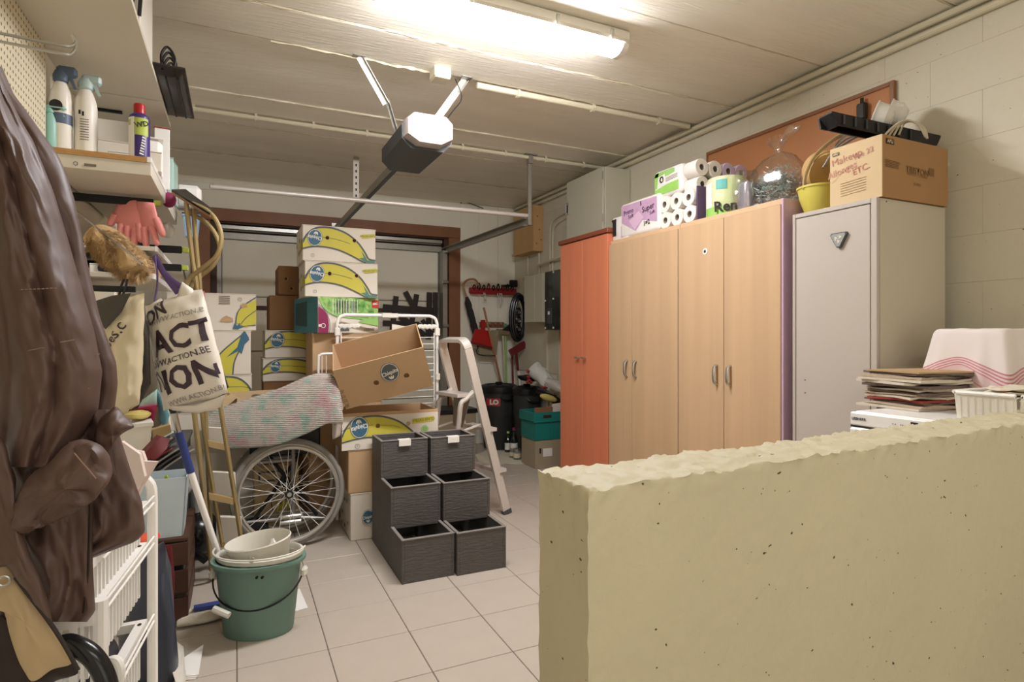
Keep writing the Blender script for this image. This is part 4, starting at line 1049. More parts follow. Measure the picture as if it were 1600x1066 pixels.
# brooms and sticks
def stick(name, label, cat, p, q, r, m, head=None):
    t = thing(name, label, cat, (q[0], q[1], q[2]))
    B().m(m).tube([p, q], r, 8).done('handle', parent=t, world=True)
    if head: head(t)
    return t
stick('broom', 'slanting bare wooden broomstick leaning on the black bins', 'broom', on(756, 481, RB-.33), at_y(787, 617, RB-.02), .011, 'wood_handle', lambda t: B().m('bristle').box(at_y(787, 617, RB-.02)+Vector((-.07, -.012, -.09)), at_y(787, 617, RB-.02)+Vector((.07, .012, -.02)), .006).done('broom_head', parent=t, world=True))
bh_ = on(786, 520, RB-.12)
t = stick('broom', 'beige hand broom with a wide bristle head hanging upside down', 'broom', on(786, 522, RB-.12), on(790, 612, RB-.06), .012, 'pipe_paint')
B().m('bristle').box(bh_+Vector((-.075, -.03, -.03)), bh_+Vector((.075, .03, .04)), .012).done('broom_head', parent=t, world=True)
t = stick('squeegee', 'dark red floor squeegee standing upside down beside the bins', 'squeegee', on(806, 545, RB-.2), on(815, 640, RB-.12), .014, 'dark_red')
q0, q1 = on(796, 552, RB-.2), on(819, 538, RB-.2)
d = (q1-q0).normalized(); s_ = Vector((-d.z, 0, d.x))
B().m('dark_red').prism([q0-s_*.035, q1-s_*.035, q1+s_*.035, q0+s_*.035], (0, -.04, 0)).done('head', parent=t, world=True)
B().m('gloss_white').tube([on(810, 580, RB-.2), on(815, 636, RB-.125)], .0145, 8).done('white_sleeve', parent=t, world=True)
for i, (a, c, m, lab) in enumerate((((790, 520), (792, 650), 'green_band', 'pale green broomstick among the sticks in the corner'), ((800, 545), (803, 650), 'dark_red', 'dark red stick behind the squeegee'), ((822, 520), (825, 650), 'steel', 'bright metal stick in the far corner'), ((828, 520), (829, 650), 'black_metal', 'dark stick in the far corner'))):
    stick('broomstick', lab, 'stick', on(*a, RB-.10-.01*i), on(*c, RB-.14-.01*i), .011, m)
mat('green_bottle', (60, 140, 90), .4, var=.1)
a = on(790, 510, RB-.04)
B().m('green_bottle').lathe([(.018, 0), (.02, .06), (.012, .09), (.010, .11), (0, .11)], 12, c=a+Vector((-.015, -.03, -.08))).done('green_brush', thing_=('small green brush hanging beside the black coiled hose', 'brush'))
B().m('black_plastic').prism([on(783, 516, RB-.13), on(797, 505, RB-.13), on(797, 518, RB-.13)], (0, -.03, 0)).done('scraper', thing_=('black scraper poking out beside the coiled hose', 'scraper'))
# coiled hose / black wheel cover hanging by the cabinet
hc = on(809, 496, RB-.16); 
t = thing('hose_coil', 'black oval hose coil with a grey inside hanging beside the meter cabinet', 'hose', hc)
def oval(c, rx, rz, n=36, dy=0, tilt=.08): return [Vector(c)+Vector((rx*math.cos(2*PI*i/n)+tilt*rx*math.sin(2*PI*i/n), dy, rz*math.sin(2*PI*i/n))) for i in range(n)]
for rx, rz, r, dy in ((.085, .245, .02, 0), (.078, .235, .018, -.03), (.055, .19, .014, -.035), (.06, .21, .012, -.05)): B().m('black_gloss').tube(oval(hc, rx, rz, dy=dy), r, 8, closed=True).done('hose_turn', parent=t, world=True)
B().m('galvanised').prism(oval(hc+Vector((0, .012, -.02)), .05, .17, 24), (0, .006, 0)).done('inner_plate', parent=t, world=True)
for dz_ in (-.12, -.03, .06): B().m('black_gloss').tube(oval(hc+Vector((.0, -.02, dz_)), .022, .035, 16), .010, 6, closed=True).done('clip', parent=t, world=True)

# bins
mat('bin_black', (52, 52, 50), .5, var=.08, scale=8)
def bin_(label, x, y, r, h, group='black dustbins'):
    t = thing('dustbin', label, 'bin', (x, y, 0), group=group)
    B().m('bin_black').lathe([(0, 0), (r*.80, 0), (r*.82, .01), (r*.9, h*.55), (r*.915, h*.56), (r*.93, h*.58), (r*.96, h-.02), (r*1.0, h-.015), (r*1.0, h), (r*.93, h), (r*.78, .02), (0, .02)], 32).done('body', parent=t)
    B().m('black_plastic').lathe([(r*1.03, h-.03), (r*1.05, h+.002), (r*1.03, h+.03), (r*.9, h+.045), (r*.8, h+.05), (r*.75, h+.035), (r*.3, h+.045), (0, h+.047)], 32).done('lid', parent=t)
    B().m('black_plastic').box((-.035, -.02, h+.046), (.035, .02, h+.075), .006).done('lid_knob', parent=t)
    B().m('black_plastic').tube(arc([(-.06, -r*.97, h-.06), (-.04, -r*1.08, h-.08), (.0, -r*1.11, h-.09), (.04, -r*1.08, h-.08), (.06, -r*.97, h-.06)], 4), .010, 8).done('handle', parent=t)
    return t
BX, BYc, BR = 2.455, 5.526, .19
b1 = bin_('round black dustbin with a red label, left of two', BX, BYc, BR, .60)
# label wrapped on the bin
g = B().m('red_print'); rows = []
for z in (.445, .52):
    rows.append([Vector((BX+BR*.965*math.cos(a), BYc+BR*.965*math.sin(a), z)) for a in [math.radians(202+i*6) for i in range(9)]])
g.grid(rows).done('label', parent=b1, world=True, smooth=True)['label'] = 'red label'
am = math.radians(231)
f = Face((BX+BR*.985*math.cos(am), BYc+BR*.985*math.sin(am), .482), (-math.sin(am), math.cos(am), 0), (0, 0, 1)); text(b1, 'LO', f, 0, 0, .065, 'print_white', 0, 2, bold=.004, sx=1.1)
b2 = bin_('round black dustbin half hidden behind the green crate', 2.60, 5.18, .142, .60)
# black sack edge on top of second bin
B().m('black_gloss').ell((0, 0, 0), (.12, .10, .035), 18).jitter(.03, 9, 5).done('bin_bag', thing_=('crumpled black bin bag on the lid of the dustbin by the crate', 'bag')).location = (2.60, 5.12, .70)
mat('clear_film', (214, 212, 204), .12, var=.05, spec=.6)
# crate and box
mat('crate_green', (30, 120, 112), .45, var=.06)
CY, CX0, CX1, CY1 = 4.47, 2.315, 2.70, 4.76
t = thing('plastic_crate', 'green plastic crate on a grey box beside the cherry wardrobe', 'crate', ((CX0+CX1)/2, (CY+CY1)/2, .245))
g = B().m('crate_green')
w = .008
for a, c in (((CX0+.015, CY+.01, .25), (CX1-.015, CY+.01+w, .44)), ((CX0+.015, CY1-.01-w, .25), (CX1-.015, CY1-.01, .44)), ((CX0+.015, CY+.018, .25), (CX0+.015+w, CY1-.018, .44)), ((CX1-.015-w, CY+.018, .25), (CX1-.015, CY1-.018, .44)), ((CX0+.015, CY+.01, .245), (CX1-.015, CY1-.01, .25))): g.box(a, c)
g.done('body', parent=t, world=True, smooth=False)
g = B().m('crate_green')
for a, c in (((CX0, CY, .405), (CX1, CY+.0095, .485)), ((CX0, CY1-.0095, .405), (CX1, CY1, .485)), ((CX0, CY+.01, .405), (CX0+.0145, CY1-.01, .485)), ((CX1-.0145, CY+.01, .405), (CX1, CY1-.01, .485))): g.box(a, c, .002)
g.done('rim', parent=t, world=True)
for x in (CX0+.03, CX0+.16, CX0+.27): B().m('crate_green').box((x, CY+.002, .25), (x+.012, CY+.0095, .404), .001).done('rib', parent=t, world=True)
B().m('crate_green').box((CX0-.003, CY-.004, .40), (CX1, CY-.0005, .412), .001).done('rim_line', parent=t, world=True)
B().m('hole_dark').box((CX0+.09, CY-.0012, .435), (CX0+.17, CY-.0002, .462), .0004).done('grip_hole', parent=t, world=True)
B().m('cardboard_dark').box((CX0+.02, CY+.03, .30), (CX0+.20, CY+.035, .525), .001).done('cardboard_sheet', thing_=('brown cardboard sheet standing in the green crate', 'cardboard'))
B().m('carton_white').prism([(CX0+.16, CY+.04, .30), (CX1-.03, CY+.04, .30), (CX1-.03, CY+.04, .56), (CX0+.20, CY+.04, .55)], (0, .003, 0)).done('paper_sheet', thing_=('pale paper sheet standing in the green crate', 'paper'))
t = thing('cardboard_box', 'grey box with a white label under the green crate', 'box', (2.52, 4.62, 0))
mat('grey_board', (164, 148, 122), .8, var=.05)
B().m('grey_board').box((2.335, CY+.015, 0), (2.70, CY1-.005, .242), .003).done('carton', parent=t, world=True)
B().m('print_white').box((2.41, CY+.0138, .10), (2.50, CY+.0148, .17)).m('ink').box((2.375, CY+.0138, .13), (2.392, CY+.0148, .175)).done('label', parent=t, world=True, smooth=False)
# film-wrapped things on the crate
def lump(name, label, cat, c, rad, m, amp=.02, freq=8, seed=1, rot=0, n=22):
    g = B().m(m).ell((0, 0, 0), rad, n); g.jitter(amp, freq, seed)
    o = g.done(name, thing_=(label, cat)); o.location = c; o.rotation_euler = (0, 0, rot); return o
mat('flower_wrap', (176, 170, 160), .35, var=.2, scale=30)
a = at_y(846, 588, 4.75)
t = thing('wrapped_bouquet', 'film-wrapped bouquet with red flowers lying above the green crate', 'bouquet', a)
def cone_wrap(p, q, r0, r1, m, seed):
    return B().m(m).tube(arc([p, Vector(p).lerp(Vector(q), .3), Vector(p).lerp(Vector(q), .65), q], 4), [r0+(r1-r0)*i/12 for i in range(13)], 12).jitter(.012, 14, seed)
p, q = at_y(835, 578, 4.9), at_y(872, 612, 4.6)
cone_wrap(p, q, .085, .05, 'clear_film', 2).done('film', parent=t, world=True)
mat('red_flower', (150, 40, 44), .6, var=.2, scale=40)
for i in range(9):
    a = at_y(826+R.uniform(-2, 9), 590+R.uniform(-12, 8), 4.86+R.uniform(-.02, .02))
    B().m('red_flower').ell(a, (.018, .016, .016), 8).done('flower', parent=t, world=True)
t = thing('wrapped_bouquet', 'second grey film bouquet lying against the cherry wardrobe', 'bouquet', at_y(866, 600, 4.6))
cone_wrap(at_y(854, 596, 4.50), at_y(886, 610, 4.36), .045, .055, 'flower_wrap', 9).done('film', parent=t, world=True)
for i in range(4): B().m('red_flower').ell(at_y(850+R.uniform(-3, 4), 603+R.uniform(-4, 4), 4.58), (.014, .012, .012), 8).done('flower', parent=t, world=True)
mat('black_film', (30, 28, 28), .3, var=.2)
t = thing('flower_pot_sleeve', 'black plastic sleeve with a yellow inside on the green crate', 'sleeve', at_y(855, 625, 4.6))
cone_wrap(at_y(838, 612, 4.66), at_y(878, 630, 4.55), .036, .036, 'black_film', 4).done('sleeve', parent=t, world=True)
mat('yellow_film', (186, 170, 96), .5, var=.1)
B().m('yellow_film').ell((0, 0, 0), (.09, .03, .03), 14, M=Matrix.Translation(at_y(857, 622, 4.50))@Matrix.Rotation(.3, 4, 'Y')).done('yellow_lining', parent=t, world=True)
# bottles and jars on a cloth on the floor
mat('floor_mat', (212, 204, 182), .85, var=.08, scale=20)
pts = [at_z(*q, .002) for q in ((742, 712), (752, 727), (766, 731), (790, 725), (812, 726), (833, 722), (836, 712), (800, 706), (760, 704))]
B().m('floor_mat').prism(pts, (0, 0, .004)).done('floor_cloth', thing_=('pale cloth spread on the floor in front of the bins', 'cloth'))
mat('glass_dark', (26, 34, 28), .12, var=.05, spec=.7)
mat('glass_clear', (206, 206, 196), .08, var=.03, trans=.75, spec=.6)
mat('jar_label', (206, 190, 160), .7, var=.1, scale=60)
def bottle(label, px, py, h, r, m, cap, lbl=True):
    p = at_z(px, py, .0065)
    t = thing('bottle', label, 'bottle', p, group='bottles by the bins')
    B().m(m).lathe([(0, 0), (r, 0), (r, h*.55), (r*.9, h*.62), (r*.38, h*.75), (r*.35, h*.95), (0, h*.95)], 14).done('glass', parent=t)
    B().m(cap).lathe([(r*.42, h*.9), (r*.42, h), (0, h)], 12).done('cap', parent=t)
    if lbl: B().m('print_white').lathe([(r*1.02, h*.12), (r*1.02, h*.45)], 14).done('label', parent=t)
bottle('dark bottle with a pale green cap before the bin', 794, 706, .20, .034, 'glass_dark', 'green_band')
bottle('dark bottle with a pink cap before the bin', 803, 711, .26, .036, 'glass_dark', 'magenta_print')
bottle('slim dark bottle behind the pink-capped one', 808, 706, .27, .028, 'glass_dark', 'black_plastic', False)
def jar(label, px, py, h, r, cap):
    p = at_z(px, py, .0065); t = thing('jar', label, 'jar', p, group='glass jars by the bins')
    B().m('glass_clear').lathe([(0, 0), (r*.9, 0), (r, .01), (r, h*.75), (r*.85, h*.85), (r*.85, h*.86)], 14).done('glass', parent=t)
    B().m(cap).lathe([(r*.9, h*.84), (r*.9, h), (0, h)], 14).done('lid', parent=t)
    B().m('jar_label').lathe([(r*1.015, h*.2), (r*1.015, h*.6)], 14).done('label', parent=t)
jar('glass jar with a metal lid beside the pink-capped bottle', 808, 718, .10, .036, 'steel')
jar('squat glass jar in front of the bottles', 801, 715, .085, .03, 'steel')
jar('tall glass jar between the other jars', 820, 717, .11, .03, 'black_plastic')
jar('wide glass jar nearest the grey box', 831, 718, .10, .045, 'steel')
# crate behind the ladder
p0 = at_z(752, 706, 0)
t = thing('storage_box', 'greyish storage box with a black lid behind the ladder', 'box', (1.95, 5.45, 0))
B().m('grey_board').box((1.74, 5.32, 0), (2.12, 5.66, .40), .006).done('body', parent=t, world=True)
B().m('black_plastic').box((1.72, 5.30, .4005), (2.14, 5.68, .44), .008).done('lid', parent=t, world=True)
# ============================================================ LEFT SIDE: shelves, coat, bags, crutch-like chair, trolley, clutter
class Sheet:
    """soft bag side: four corners (tl, tr, bl, br) bulging along n"""
    def __init__(s, tl, tr, bl, br, bulge, wr=.006, seed=1, n=None, pinch=0, freq=9):
        s.c = [Vector(p) for p in (tl, tr, bl, br)]; s.b = bulge; s.wr = wr; s.seed = seed; s.pinch = pinch; s.fr = freq
        u = (s.c[1]-s.c[0])+(s.c[3]-s.c[2]); v = (s.c[0]-s.c[2])+(s.c[1]-s.c[3]); s.n = (n or u.cross(v)).normalized()
    def pos(s, u, v, lift=0, side=1):
        """u 0..1 left to right, v 0..1 bottom to top"""
        tl, tr, bl, br = s.c; p = bl.lerp(br, u).lerp(tl.lerp(tr, u), v)
        e = (max(0, 4*u*(1-u))**.6)*(max(0, 1-(2*v-1)**4)**.5)
        e *= 1-s.pinch*v
        q = noise.noise_vector(Vector((u*s.fr*.6, v*s.fr, s.seed*5+side*3)))
        return p+s.n*side*(s.b*e+lift)+q*s.wr*min(1, 6*min(u, 1-u)+.25)
    def build(s, b, nu=26, nv=30):
        rows = []
        for j in range(nv+1):
            v = j/nv
            rows.append([s.pos(i/nu, v) for i in range(nu+1)]+[s.pos(1-i/nu, v, 0, -1) for i in range(1, nu)])
        b.grid(rows, closed=True); b.poly(rows[0]); b.poly(rows[-1]); return b
    def text(s, parent, body, x, y, h, material, rot=0, sx=1, bold=0, W=1.0, Hh=1.0, lift=.0025, name='lettering', clip=True):
        """x,y centre in uv; h text height as fraction of the sheet height"""
        cu = bpy.data.curves.new('t', 'FONT'); cu.body = body; cu.size = 1; cu.align_x = 'CENTER'; cu.align_y = 'CENTER'; cu.offset = bold; cu.resolution_u = 2
        ob = bpy.data.objects.new('t', cu); link(ob); dg = bpy.context.evaluated_depsgraph_get()
        me = bpy.data.meshes.new_from_object(ob.evaluated_get(dg)); bpy.data.objects.remove(ob); bpy.data.curves.remove(cu)
        bm = bmesh.new(); bm.from_mesh(me); bmesh.ops.triangulate(bm, faces=bm.faces[:])
        for _ in range(3): bmesh.ops.subdivide_edges(bm, edges=[e for e in bm.edges if e.calc_length() > .18], cuts=1, use_grid_fill=True)
        asp = ((s.c[0]-s.c[2]).length)/((s.c[1]-s.c[0]).length*.5+(s.c[3]-s.c[2]).length*.5)
        iv = root_inv(parent) or Matrix()
        kill = []
        for v in bm.verts:
            px, py = v.co.x*sx, v.co.y
            rx, ry = px*math.cos(rot)-py*math.sin(rot), px*math.sin(rot)+py*math.cos(rot)
            U, V = x+rx*h*asp, y+ry*h
            if clip and not (.01 < U < .99 and .01 < V < .99): kill.append(v)
            v.co = iv@s.pos(min(.999, max(.001, U)), min(.999, max(.001, V)), lift)
        bmesh.ops.delete(bm, geom=kill, context='VERTS')
        bm.to_mesh(me); bm.free(); me.name = name; me.materials.clear(); me.materials.append(MATS[material])
        o = bpy.data.objects.new(name, me); link(o); o.parent = parent; return o
def puff(b, pts, th, n=None, rings=4):
    """pillow on an outline of 3-D points"""
    P = [Vector(p) for p in pts]; c = sum(P, Vector())/len(P)
    if n is None: n = Vector((c.x, c.y, 0)).normalized()*-1
    rows = []
    for side in (1, -1):
        rr = []
        for k in range(rings+1):
            a = PI/2*k/rings; f = math.cos(a)**.7 if k < rings else .02
            rr.append([c+(p-c)*f+n*side*th*math.sin(a) for p in P])
        rows = (rr[::-1] if side == 1 else rows+rr[1:])
    b.grid(rows, closed=True); b.poly(rows[0]); b.poly(rows[-1]); return b
SHX = -.278
mat('shelf_white', (212, 204, 188), .5, var=.02)
mat('chipboard', (186, 140, 84), .8, var=.2, scale=60)
# pegboard on the wall
mat('pegboard', (222, 212, 184), .7, var=.03)
def peg(m):
    nt = m.node_tree; N = nt.nodes; L = nt.links; b = N['Principled BSDF']; src = b.inputs['Base Color'].links[0].from_socket
    tc = N.new('ShaderNodeTexCoord'); sc = N.new('ShaderNodeVectorMath'); sc.operation = 'SCALE'; sc.inputs[3].default_value = 42
    L.new(tc.outputs['Object'], sc.inputs[0]); fr_ = N.new('ShaderNodeVectorMath'); fr_.operation = 'FRACTION'; L.new(sc.outputs[0], fr_.inputs[0])
    ml = N.new('ShaderNodeVectorMath'); ml.operation = 'MULTIPLY'; ml.inputs[1].default_value = (0, 1, 1); L.new(fr_.outputs[0], ml.inputs[0])
    ds = N.new('ShaderNodeVectorMath'); ds.operation = 'DISTANCE'; ds.inputs[1].default_value = (0, .5, .5); L.new(ml.outputs[0], ds.inputs[0])
    rp = N.new('ShaderNodeMapRange'); rp.inputs[1].default_value = .16; rp.inputs[2].default_value = .24; L.new(ds.outputs['Value'], rp.inputs[0])
    mx = N.new('ShaderNodeMix'); mx.data_type = 'RGBA'; L.new(rp.outputs[0], mx.inputs[0]); mx.inputs[6].default_value = rgb((116, 100, 74)); L.new(src, mx.inputs[7]); L.new(mx.outputs[2], b.inputs['Base Color'])
peg(MATS['pegboard'])
t = thing('pegboard', 'cream perforated pegboard on the left wall behind the coat', 'pegboard', (XL+.008, 1.9, 1.1))
B().m('pegboard').box((XL+.002, .4, 1.1), (XL+.012, 2.50, 2.139)).done('board', parent=t, world=True)
for dz_ in (0, -.018):
    a = at_x(2, 106, -.50); B().m('steel').tube(arc([(XL+.010, 1.62, 1.80+dz_), (-.50, 1.62, 1.805+dz_), (-.36, 1.62, 1.80+dz_), (-.335, 1.625, 1.805+dz_), (-.328, 1.63, 1.820+dz_*.5), (-.335, 1.63, 1.832)], 4), .0035, 6).done('double_hook', parent=t, world=True)
B().m('green_band').tube([(-.50, 1.60, 1.785), (-.485, 1.60, 1.76)], .014, 10).done('peg_clip', thing_=('small green clip on the pegboard behind the coat collar', 'clip'))
# shelves
def shelf(label, y0, y1, z0, z1, x1=SHX, m='shelf_white', rail=None, near=None):
    t = thing('wall_shelf', label, 'shelf', (XL+.15, (y0+y1)/2, z0))
    B().m(m).box((XL+.001, y0, z1-.018), (x1, y1, z1), .001).done('board', parent=t, world=True)
    return t
t = shelf('long white wall shelf above the coat and spray bottles', .5, 2.87, 0, 2.158)
for y in (1.2,): B().m('black_metal').box((XL+.013, y-.01, 2.08), (XL+.03, y+.01, 2.139)).box((XL+.03, y-.008, 2.126), (-.36, y+.008, 2.139)).done('bracket', parent=t, world=True)
t = shelf('short white wall shelf that continues the upper shelf towards the garage door', 2.875, 3.21, 0, 2.154)
B().m('black_metal').box((XL+.001, 3.055, 2.04), (XL+.02, 3.075, 2.1355)).box((XL+.02, 3.058, 2.124), (-.45, 3.072, 2.1355)).done('bracket', parent=t, world=True)
t = thing('wall_shelf', 'white shelf with a chipboard end under the spray bottles', 'shelf', (XL+.15, 3.1, 1.73))
S2Y0, S2Y1 = 2.50, 3.56
B().m('shelf_white').box((XL+.001, S2Y0+.002, 1.781), (SHX-.014, S2Y1, 1.80)).done('board', parent=t, world=True)
B().m('chipboard').box((XL+.001, S2Y0, 1.7812), (SHX-.015, S2Y0+.0015, 1.7998)).done('raw_edge', parent=t, world=True)
B().m('shelf_white').box((XL+.02, S2Y0+.004, 1.735), (SHX-.0015, S2Y1, 1.7805), .001).done('support_rail', parent=t, world=True)
c = Face((XL+.02, S2Y0+.004, 1.735), (1, 0, 0), (0, 0, 1)); b = B().m('ink'); ribbon(b, ell2(.075, .016, .006, .006, 0, 14)+[(.081, .016)], .0018, c, 2); b.done('screw', parent=t, world=True)
b = B().m('ink_soft'); b.poly(c.P([(.10, .010), (.135, .010), (.135, .020), (.10, .020)], 2)); b.done('small_print', parent=t, world=True)
B().m('gloss_white').box((SHX-.0135, S2Y0, 1.7815), (SHX, S2Y1, 1.802), .001).done('front_edge', parent=t, world=True)
for i, (z, y0, y1, lab) in enumerate(((1.515, 2.80, 3.5, 'white wall shelf behind the gloves and duster'), (1.395, 2.72, 3.5, 'lowest white wall shelf behind the hanging bags'))):
    t = shelf(lab, y0, y1, 0, z, -.30)
    B().m('gloss_white').box((-.2995, y0, z-.020), (-.29, y1, z+.002), .001).done('front_edge', parent=t, world=True)
# things on the top shelf
a = at_x(222, 60, SHX-.02)
t = thing('storage_box', 'tall white box standing on the upper shelf by the ceiling', 'box', (-.36, 2.41, 2.159))
B().m('white_plastic').box((-.47, 2.26, 2.1585), (-.281, 2.565, 2.50), .004).done('body', parent=t, world=True)
B().m('gloss_white').box((-.472, 2.258, 2.5005), (-.279, 2.567, 2.515), .003).done('lid', parent=t, world=True)
B().m('black_plastic').tube(arc([(-.275, 2.18, 2.16), (-.268, 2.16, 2.22), (-.27, 2.19, 2.26), (-.29, 2.23, 2.27)], 4), .006, 6).tube([(-.29, 2.23, 2.27), (-.32, 2.25, 2.165)], .006, 6).done('cable', thing_=('black cable loop on the edge of the upper shelf', 'cable'))
# black baking tray leaning out at the end of the shelf
mat('tray_black', (60, 54, 52), .28, .4, var=.1)
TRY = 2.1625
t = thing('baking_tray', 'dark brown baking tray sticking out over the edge of the upper shelf', 'tray', (-.32, 2.88, TRY))
A, Bq, Cq, D = Vector((-.46, 2.59, TRY)), Vector((-.180, 2.61, TRY)), Vector((-.180, 3.18, TRY)), Vector((-.46, 3.16, TRY))
n_ = Vector((0, 0, 1))
def quadpt(u, v, l=0): return A.lerp(Bq, u).lerp(D.lerp(Cq, u), v)+n_*l
us = [0, .03, .07, .11, .3, .5, .7, .89, .93, .97, 1]
rows = []
for u in us:
    row = []
    for v in us:
        e_ = min(u, 1-u, v, 1-v); row.append(quadpt(u, v, .026 if e_ < .02 else (.024 if e_ < .05 else (.010 if e_ < .09 else .003))))
    rows.append(row)
B().m('tray_black').grid(rows).done('pan', parent=t, world=True, solid=.003)
for u in (.62, .76, .90): B().m('black_metal').tube([quadpt(u, .10, .002), quadpt(u, .90, .002)], .004, 6).done('rib', parent=t, world=True)
B().m('tray_black').tube([quadpt(0, 0, .026), quadpt(1, 0, .026), quadpt(1, 1, .026), quadpt(0, 1, .026)], .004, 6, closed=True).done('rim', parent=t, world=True)
t = thing('iron_trivet', 'small black wrought iron stand on the baking tray', 'trivet', (-.235, 2.70, TRY+.005))
for k_ in range(5):
    y = 2.63+.05*k_; z = TRY+.014
    B().m('black_metal').tube(arc([(-.255, y, z), (-.26, y+.005, z+.06), (-.24, y+.015, z+.10), (-.215, y+.015, z+.06), (-.22, y+.01, z)], 4), .005, 6).done('scroll', parent=t, world=True)
B().m('black_metal').tube([(-.255, 2.625, TRY+.05), (-.255, 2.85, TRY+.05)], .004, 6).done('bar', parent=t, world=True)
# spray bottles
mat('pale_blue_plastic', (178, 198, 196), .4, var=.05)
mat('slate_blue', (88, 104, 124), .45, var=.05)
mat('aqua_plastic', (150, 196, 184), .4, var=.05)
mat('purple_can', (66, 48, 112), .35, var=.05)
mat('lime_print', (176, 190, 80), .5, var=0)
def spray(label, px, py, y, h, r, body, head, lab=None):
    p = at_y(px, py, y); p.z = 1.8005
    t = thing('spray_bottle', label, 'spray bottle', p)
    B().m(body).lathe([(0, 0), (r*.92, 0), (r, .008), (r, h*.58), (r*.86, h*.68), (r*.6, h*.78), (r*.42, h*.82), (0, h*.82)], 20).done('bottle', parent=t)
    g = B().m(head).lathe([(r*.5, h*.80), (r*.66, h*.82), (r*.7, h*.88), (r*.5, h*.94), (0, h*.945)], 14).box((-.012, -.014, h*.88), (.048, .014, h), .008).prism([(.02, -.006, h*.88), (.034, -.006, h*.88), (.045, -.006, h*.76), (.038, -.006, h*.75)], (0, .012, 0))
    g.done('trigger_head', parent=t)
    if lab:
        B().m(lab).lathe([(r*1.012, h*.30), (r*1.012, h*.42)], 20).done('label_band', parent=t)
    return t
t = spray('white spray bottle with a slate blue trigger beside the coat', 95, 240, 2.55, .30, .034, 'white_plastic', 'slate_blue', 'slate_blue')
f = Face(Vector((t.location.x-.01, t.location.y-.036, 1.80)), (1, 0, 0), (0, 0, 1)); B().m('ink').prism(f.P(ell2(.004, .150, .019, .019), 1), (0, -.0006, 0)).done('round_logo', parent=t, world=True)
t = spray('white spray bottle with a pale blue trigger, right of the slate blue one', 134, 243, 2.57, .29, .036, 'white_plastic', 'pale_blue_plastic')
f = Face(Vector((t.location.x-.02, t.location.y-.0365, 1.80)), (1, 0, 0), (0, 0, 1))
b = B().m('ink_soft')
for i in range(9): b.poly(f.P([(.010, .045+i*.009), (.036, .045+i*.009), (.036, .048+i*.009), (.010, .048+i*.009)], 2))
b.m('ink').poly(f.P([(.006, .135), (.012, .135), (.012, .15), (.006, .15)], 2)).poly(f.P([(.016, .13), (.022, .13), (.022, .146), (.016, .146)], 2)); b.done('printed_text', parent=t, world=True)
spray('aqua squeeze bottle half hidden by the coat shoulder', 78, 236, 2.525, .15, .022, 'aqua_plastic', 'aqua_plastic')
p = at_y(218, 247, 2.56); p.z = 1.8005
t = thing('spray_can', 'purple and white spray can with a red cap at the shelf edge', 'spray can', p)
r, h = .034, .155
B().m('purple_can').lathe([(0, 0), (r, 0), (r, h), (r*.95, h+.006), (r*.6, h+.016), (0, h+.018)], 28).done('can', parent=t)
B().m('red_plastic').lathe([(r*.56, h+.012), (r*.56, h+.048), (r*.5, h+.052), (0, h+.052)], 18).done('cap', parent=t)
def band(par, a0, a1, z0, z1, m, k=1.012, nm='label'):
    rows = [[(r*k*math.cos(math.radians(a0+(a1-a0)*i/10)), r*k*math.sin(math.radians(a0+(a1-a0)*i/10)), z) for i in range(11)] for z in (z0, z1)]
    return B().m(m).grid(rows).done(nm, parent=par)
band(t, 190, 250, .002, h-.004, 'print_white'); band(t, 252, 330, h*.55, h-.006, 'lime_print', 1.010); band(t, 195, 225, h*.78, h-.012, 'lime_print', 1.02)
a_ = math.radians(288); w = Vector(p)
f = Face(w+Vector((r*1.02*math.cos(a_), r*1.02*math.sin(a_), 0)), (-math.sin(a_), math.cos(a_), 0), (0, 0, 1))
text(t, 'WD', f, .0, h*.80, .026, 'ink', .35, 2, bold=.0006); 
b = B().m('print_white')
for i in range(7): b.poly(f.P([(-.008+.0015*i, .015+i*.010), (.006+.0012*i, .012+i*.010), (.007+.0012*i, .016+i*.010), (-.006+.0015*i, .021+i*.010)], 2))
b.done('slanted_print', parent=t, world=True)
# cartons and packs on the second shelf
def smallbox(name, label, p, w, d, h, m, rz=0, cat='box', bev=.003, lidm=None):
    t = thing(name, label, cat, p, rz)
    B().m(m).box((-w/2, -d/2, 0), (w/2, d/2, h), bev).done('body', parent=t)
    B().m(lidm or m).box((-w/2-.001, -d/2-.001, h), (w/2+.001, d/2+.001, h+.004), .001).done('lid', parent=t)
    return t
mat('mint_board', (176, 204, 194), .6, var=.05)
mat('pale_blue_tub', (140, 172, 204), .4, var=.06)
mat('silver_plastic', (176, 174, 170), .35, .3, var=.08)
def sp(px, py, y, z=1.8026): p = at_y(px, py, y); p.z = z; return p
smallbox('carton', 'white carton behind the spray bottles on the shelf', (-.475, 2.86, 1.8005), .17, .16, .12, 'carton_white', .1)
smallbox('carton', 'small white pack between the spray bottle and the purple can', (-.40, 2.74, 1.8005), .09, .06, .06, 'gloss_white')
smallbox('carton', 'rounded white pack on the shelf right behind the purple can', (-.325, 2.90, 1.8005), .085, .12, .17, 'gloss_white', .15, bev=.02)
smallbox('carton', 'white printed carton at the shelf edge beside the purple can', (-.300, 2.755, 1.8005), .06, .10, .075, 'carton_white', .1)
t = smallbox('carton', 'white and red carton standing at the shelf edge below the baking tray', (-.300, 3.07, 1.8005), .06, .10, .27, 'gloss_white', .1, lidm='red_plastic')
smallbox('folder_box', 'mint green box hanging out at the end of the shelf', (-.292, 3.20, 1.8005), .05, .14, .17, 'mint_board', .1)
smallbox('folder_box', 'pale mint carton behind the mint box at the end of the shelf', (-.293, 3.36, 1.8005), .05, .10, .20, 'mint_board', -.1)
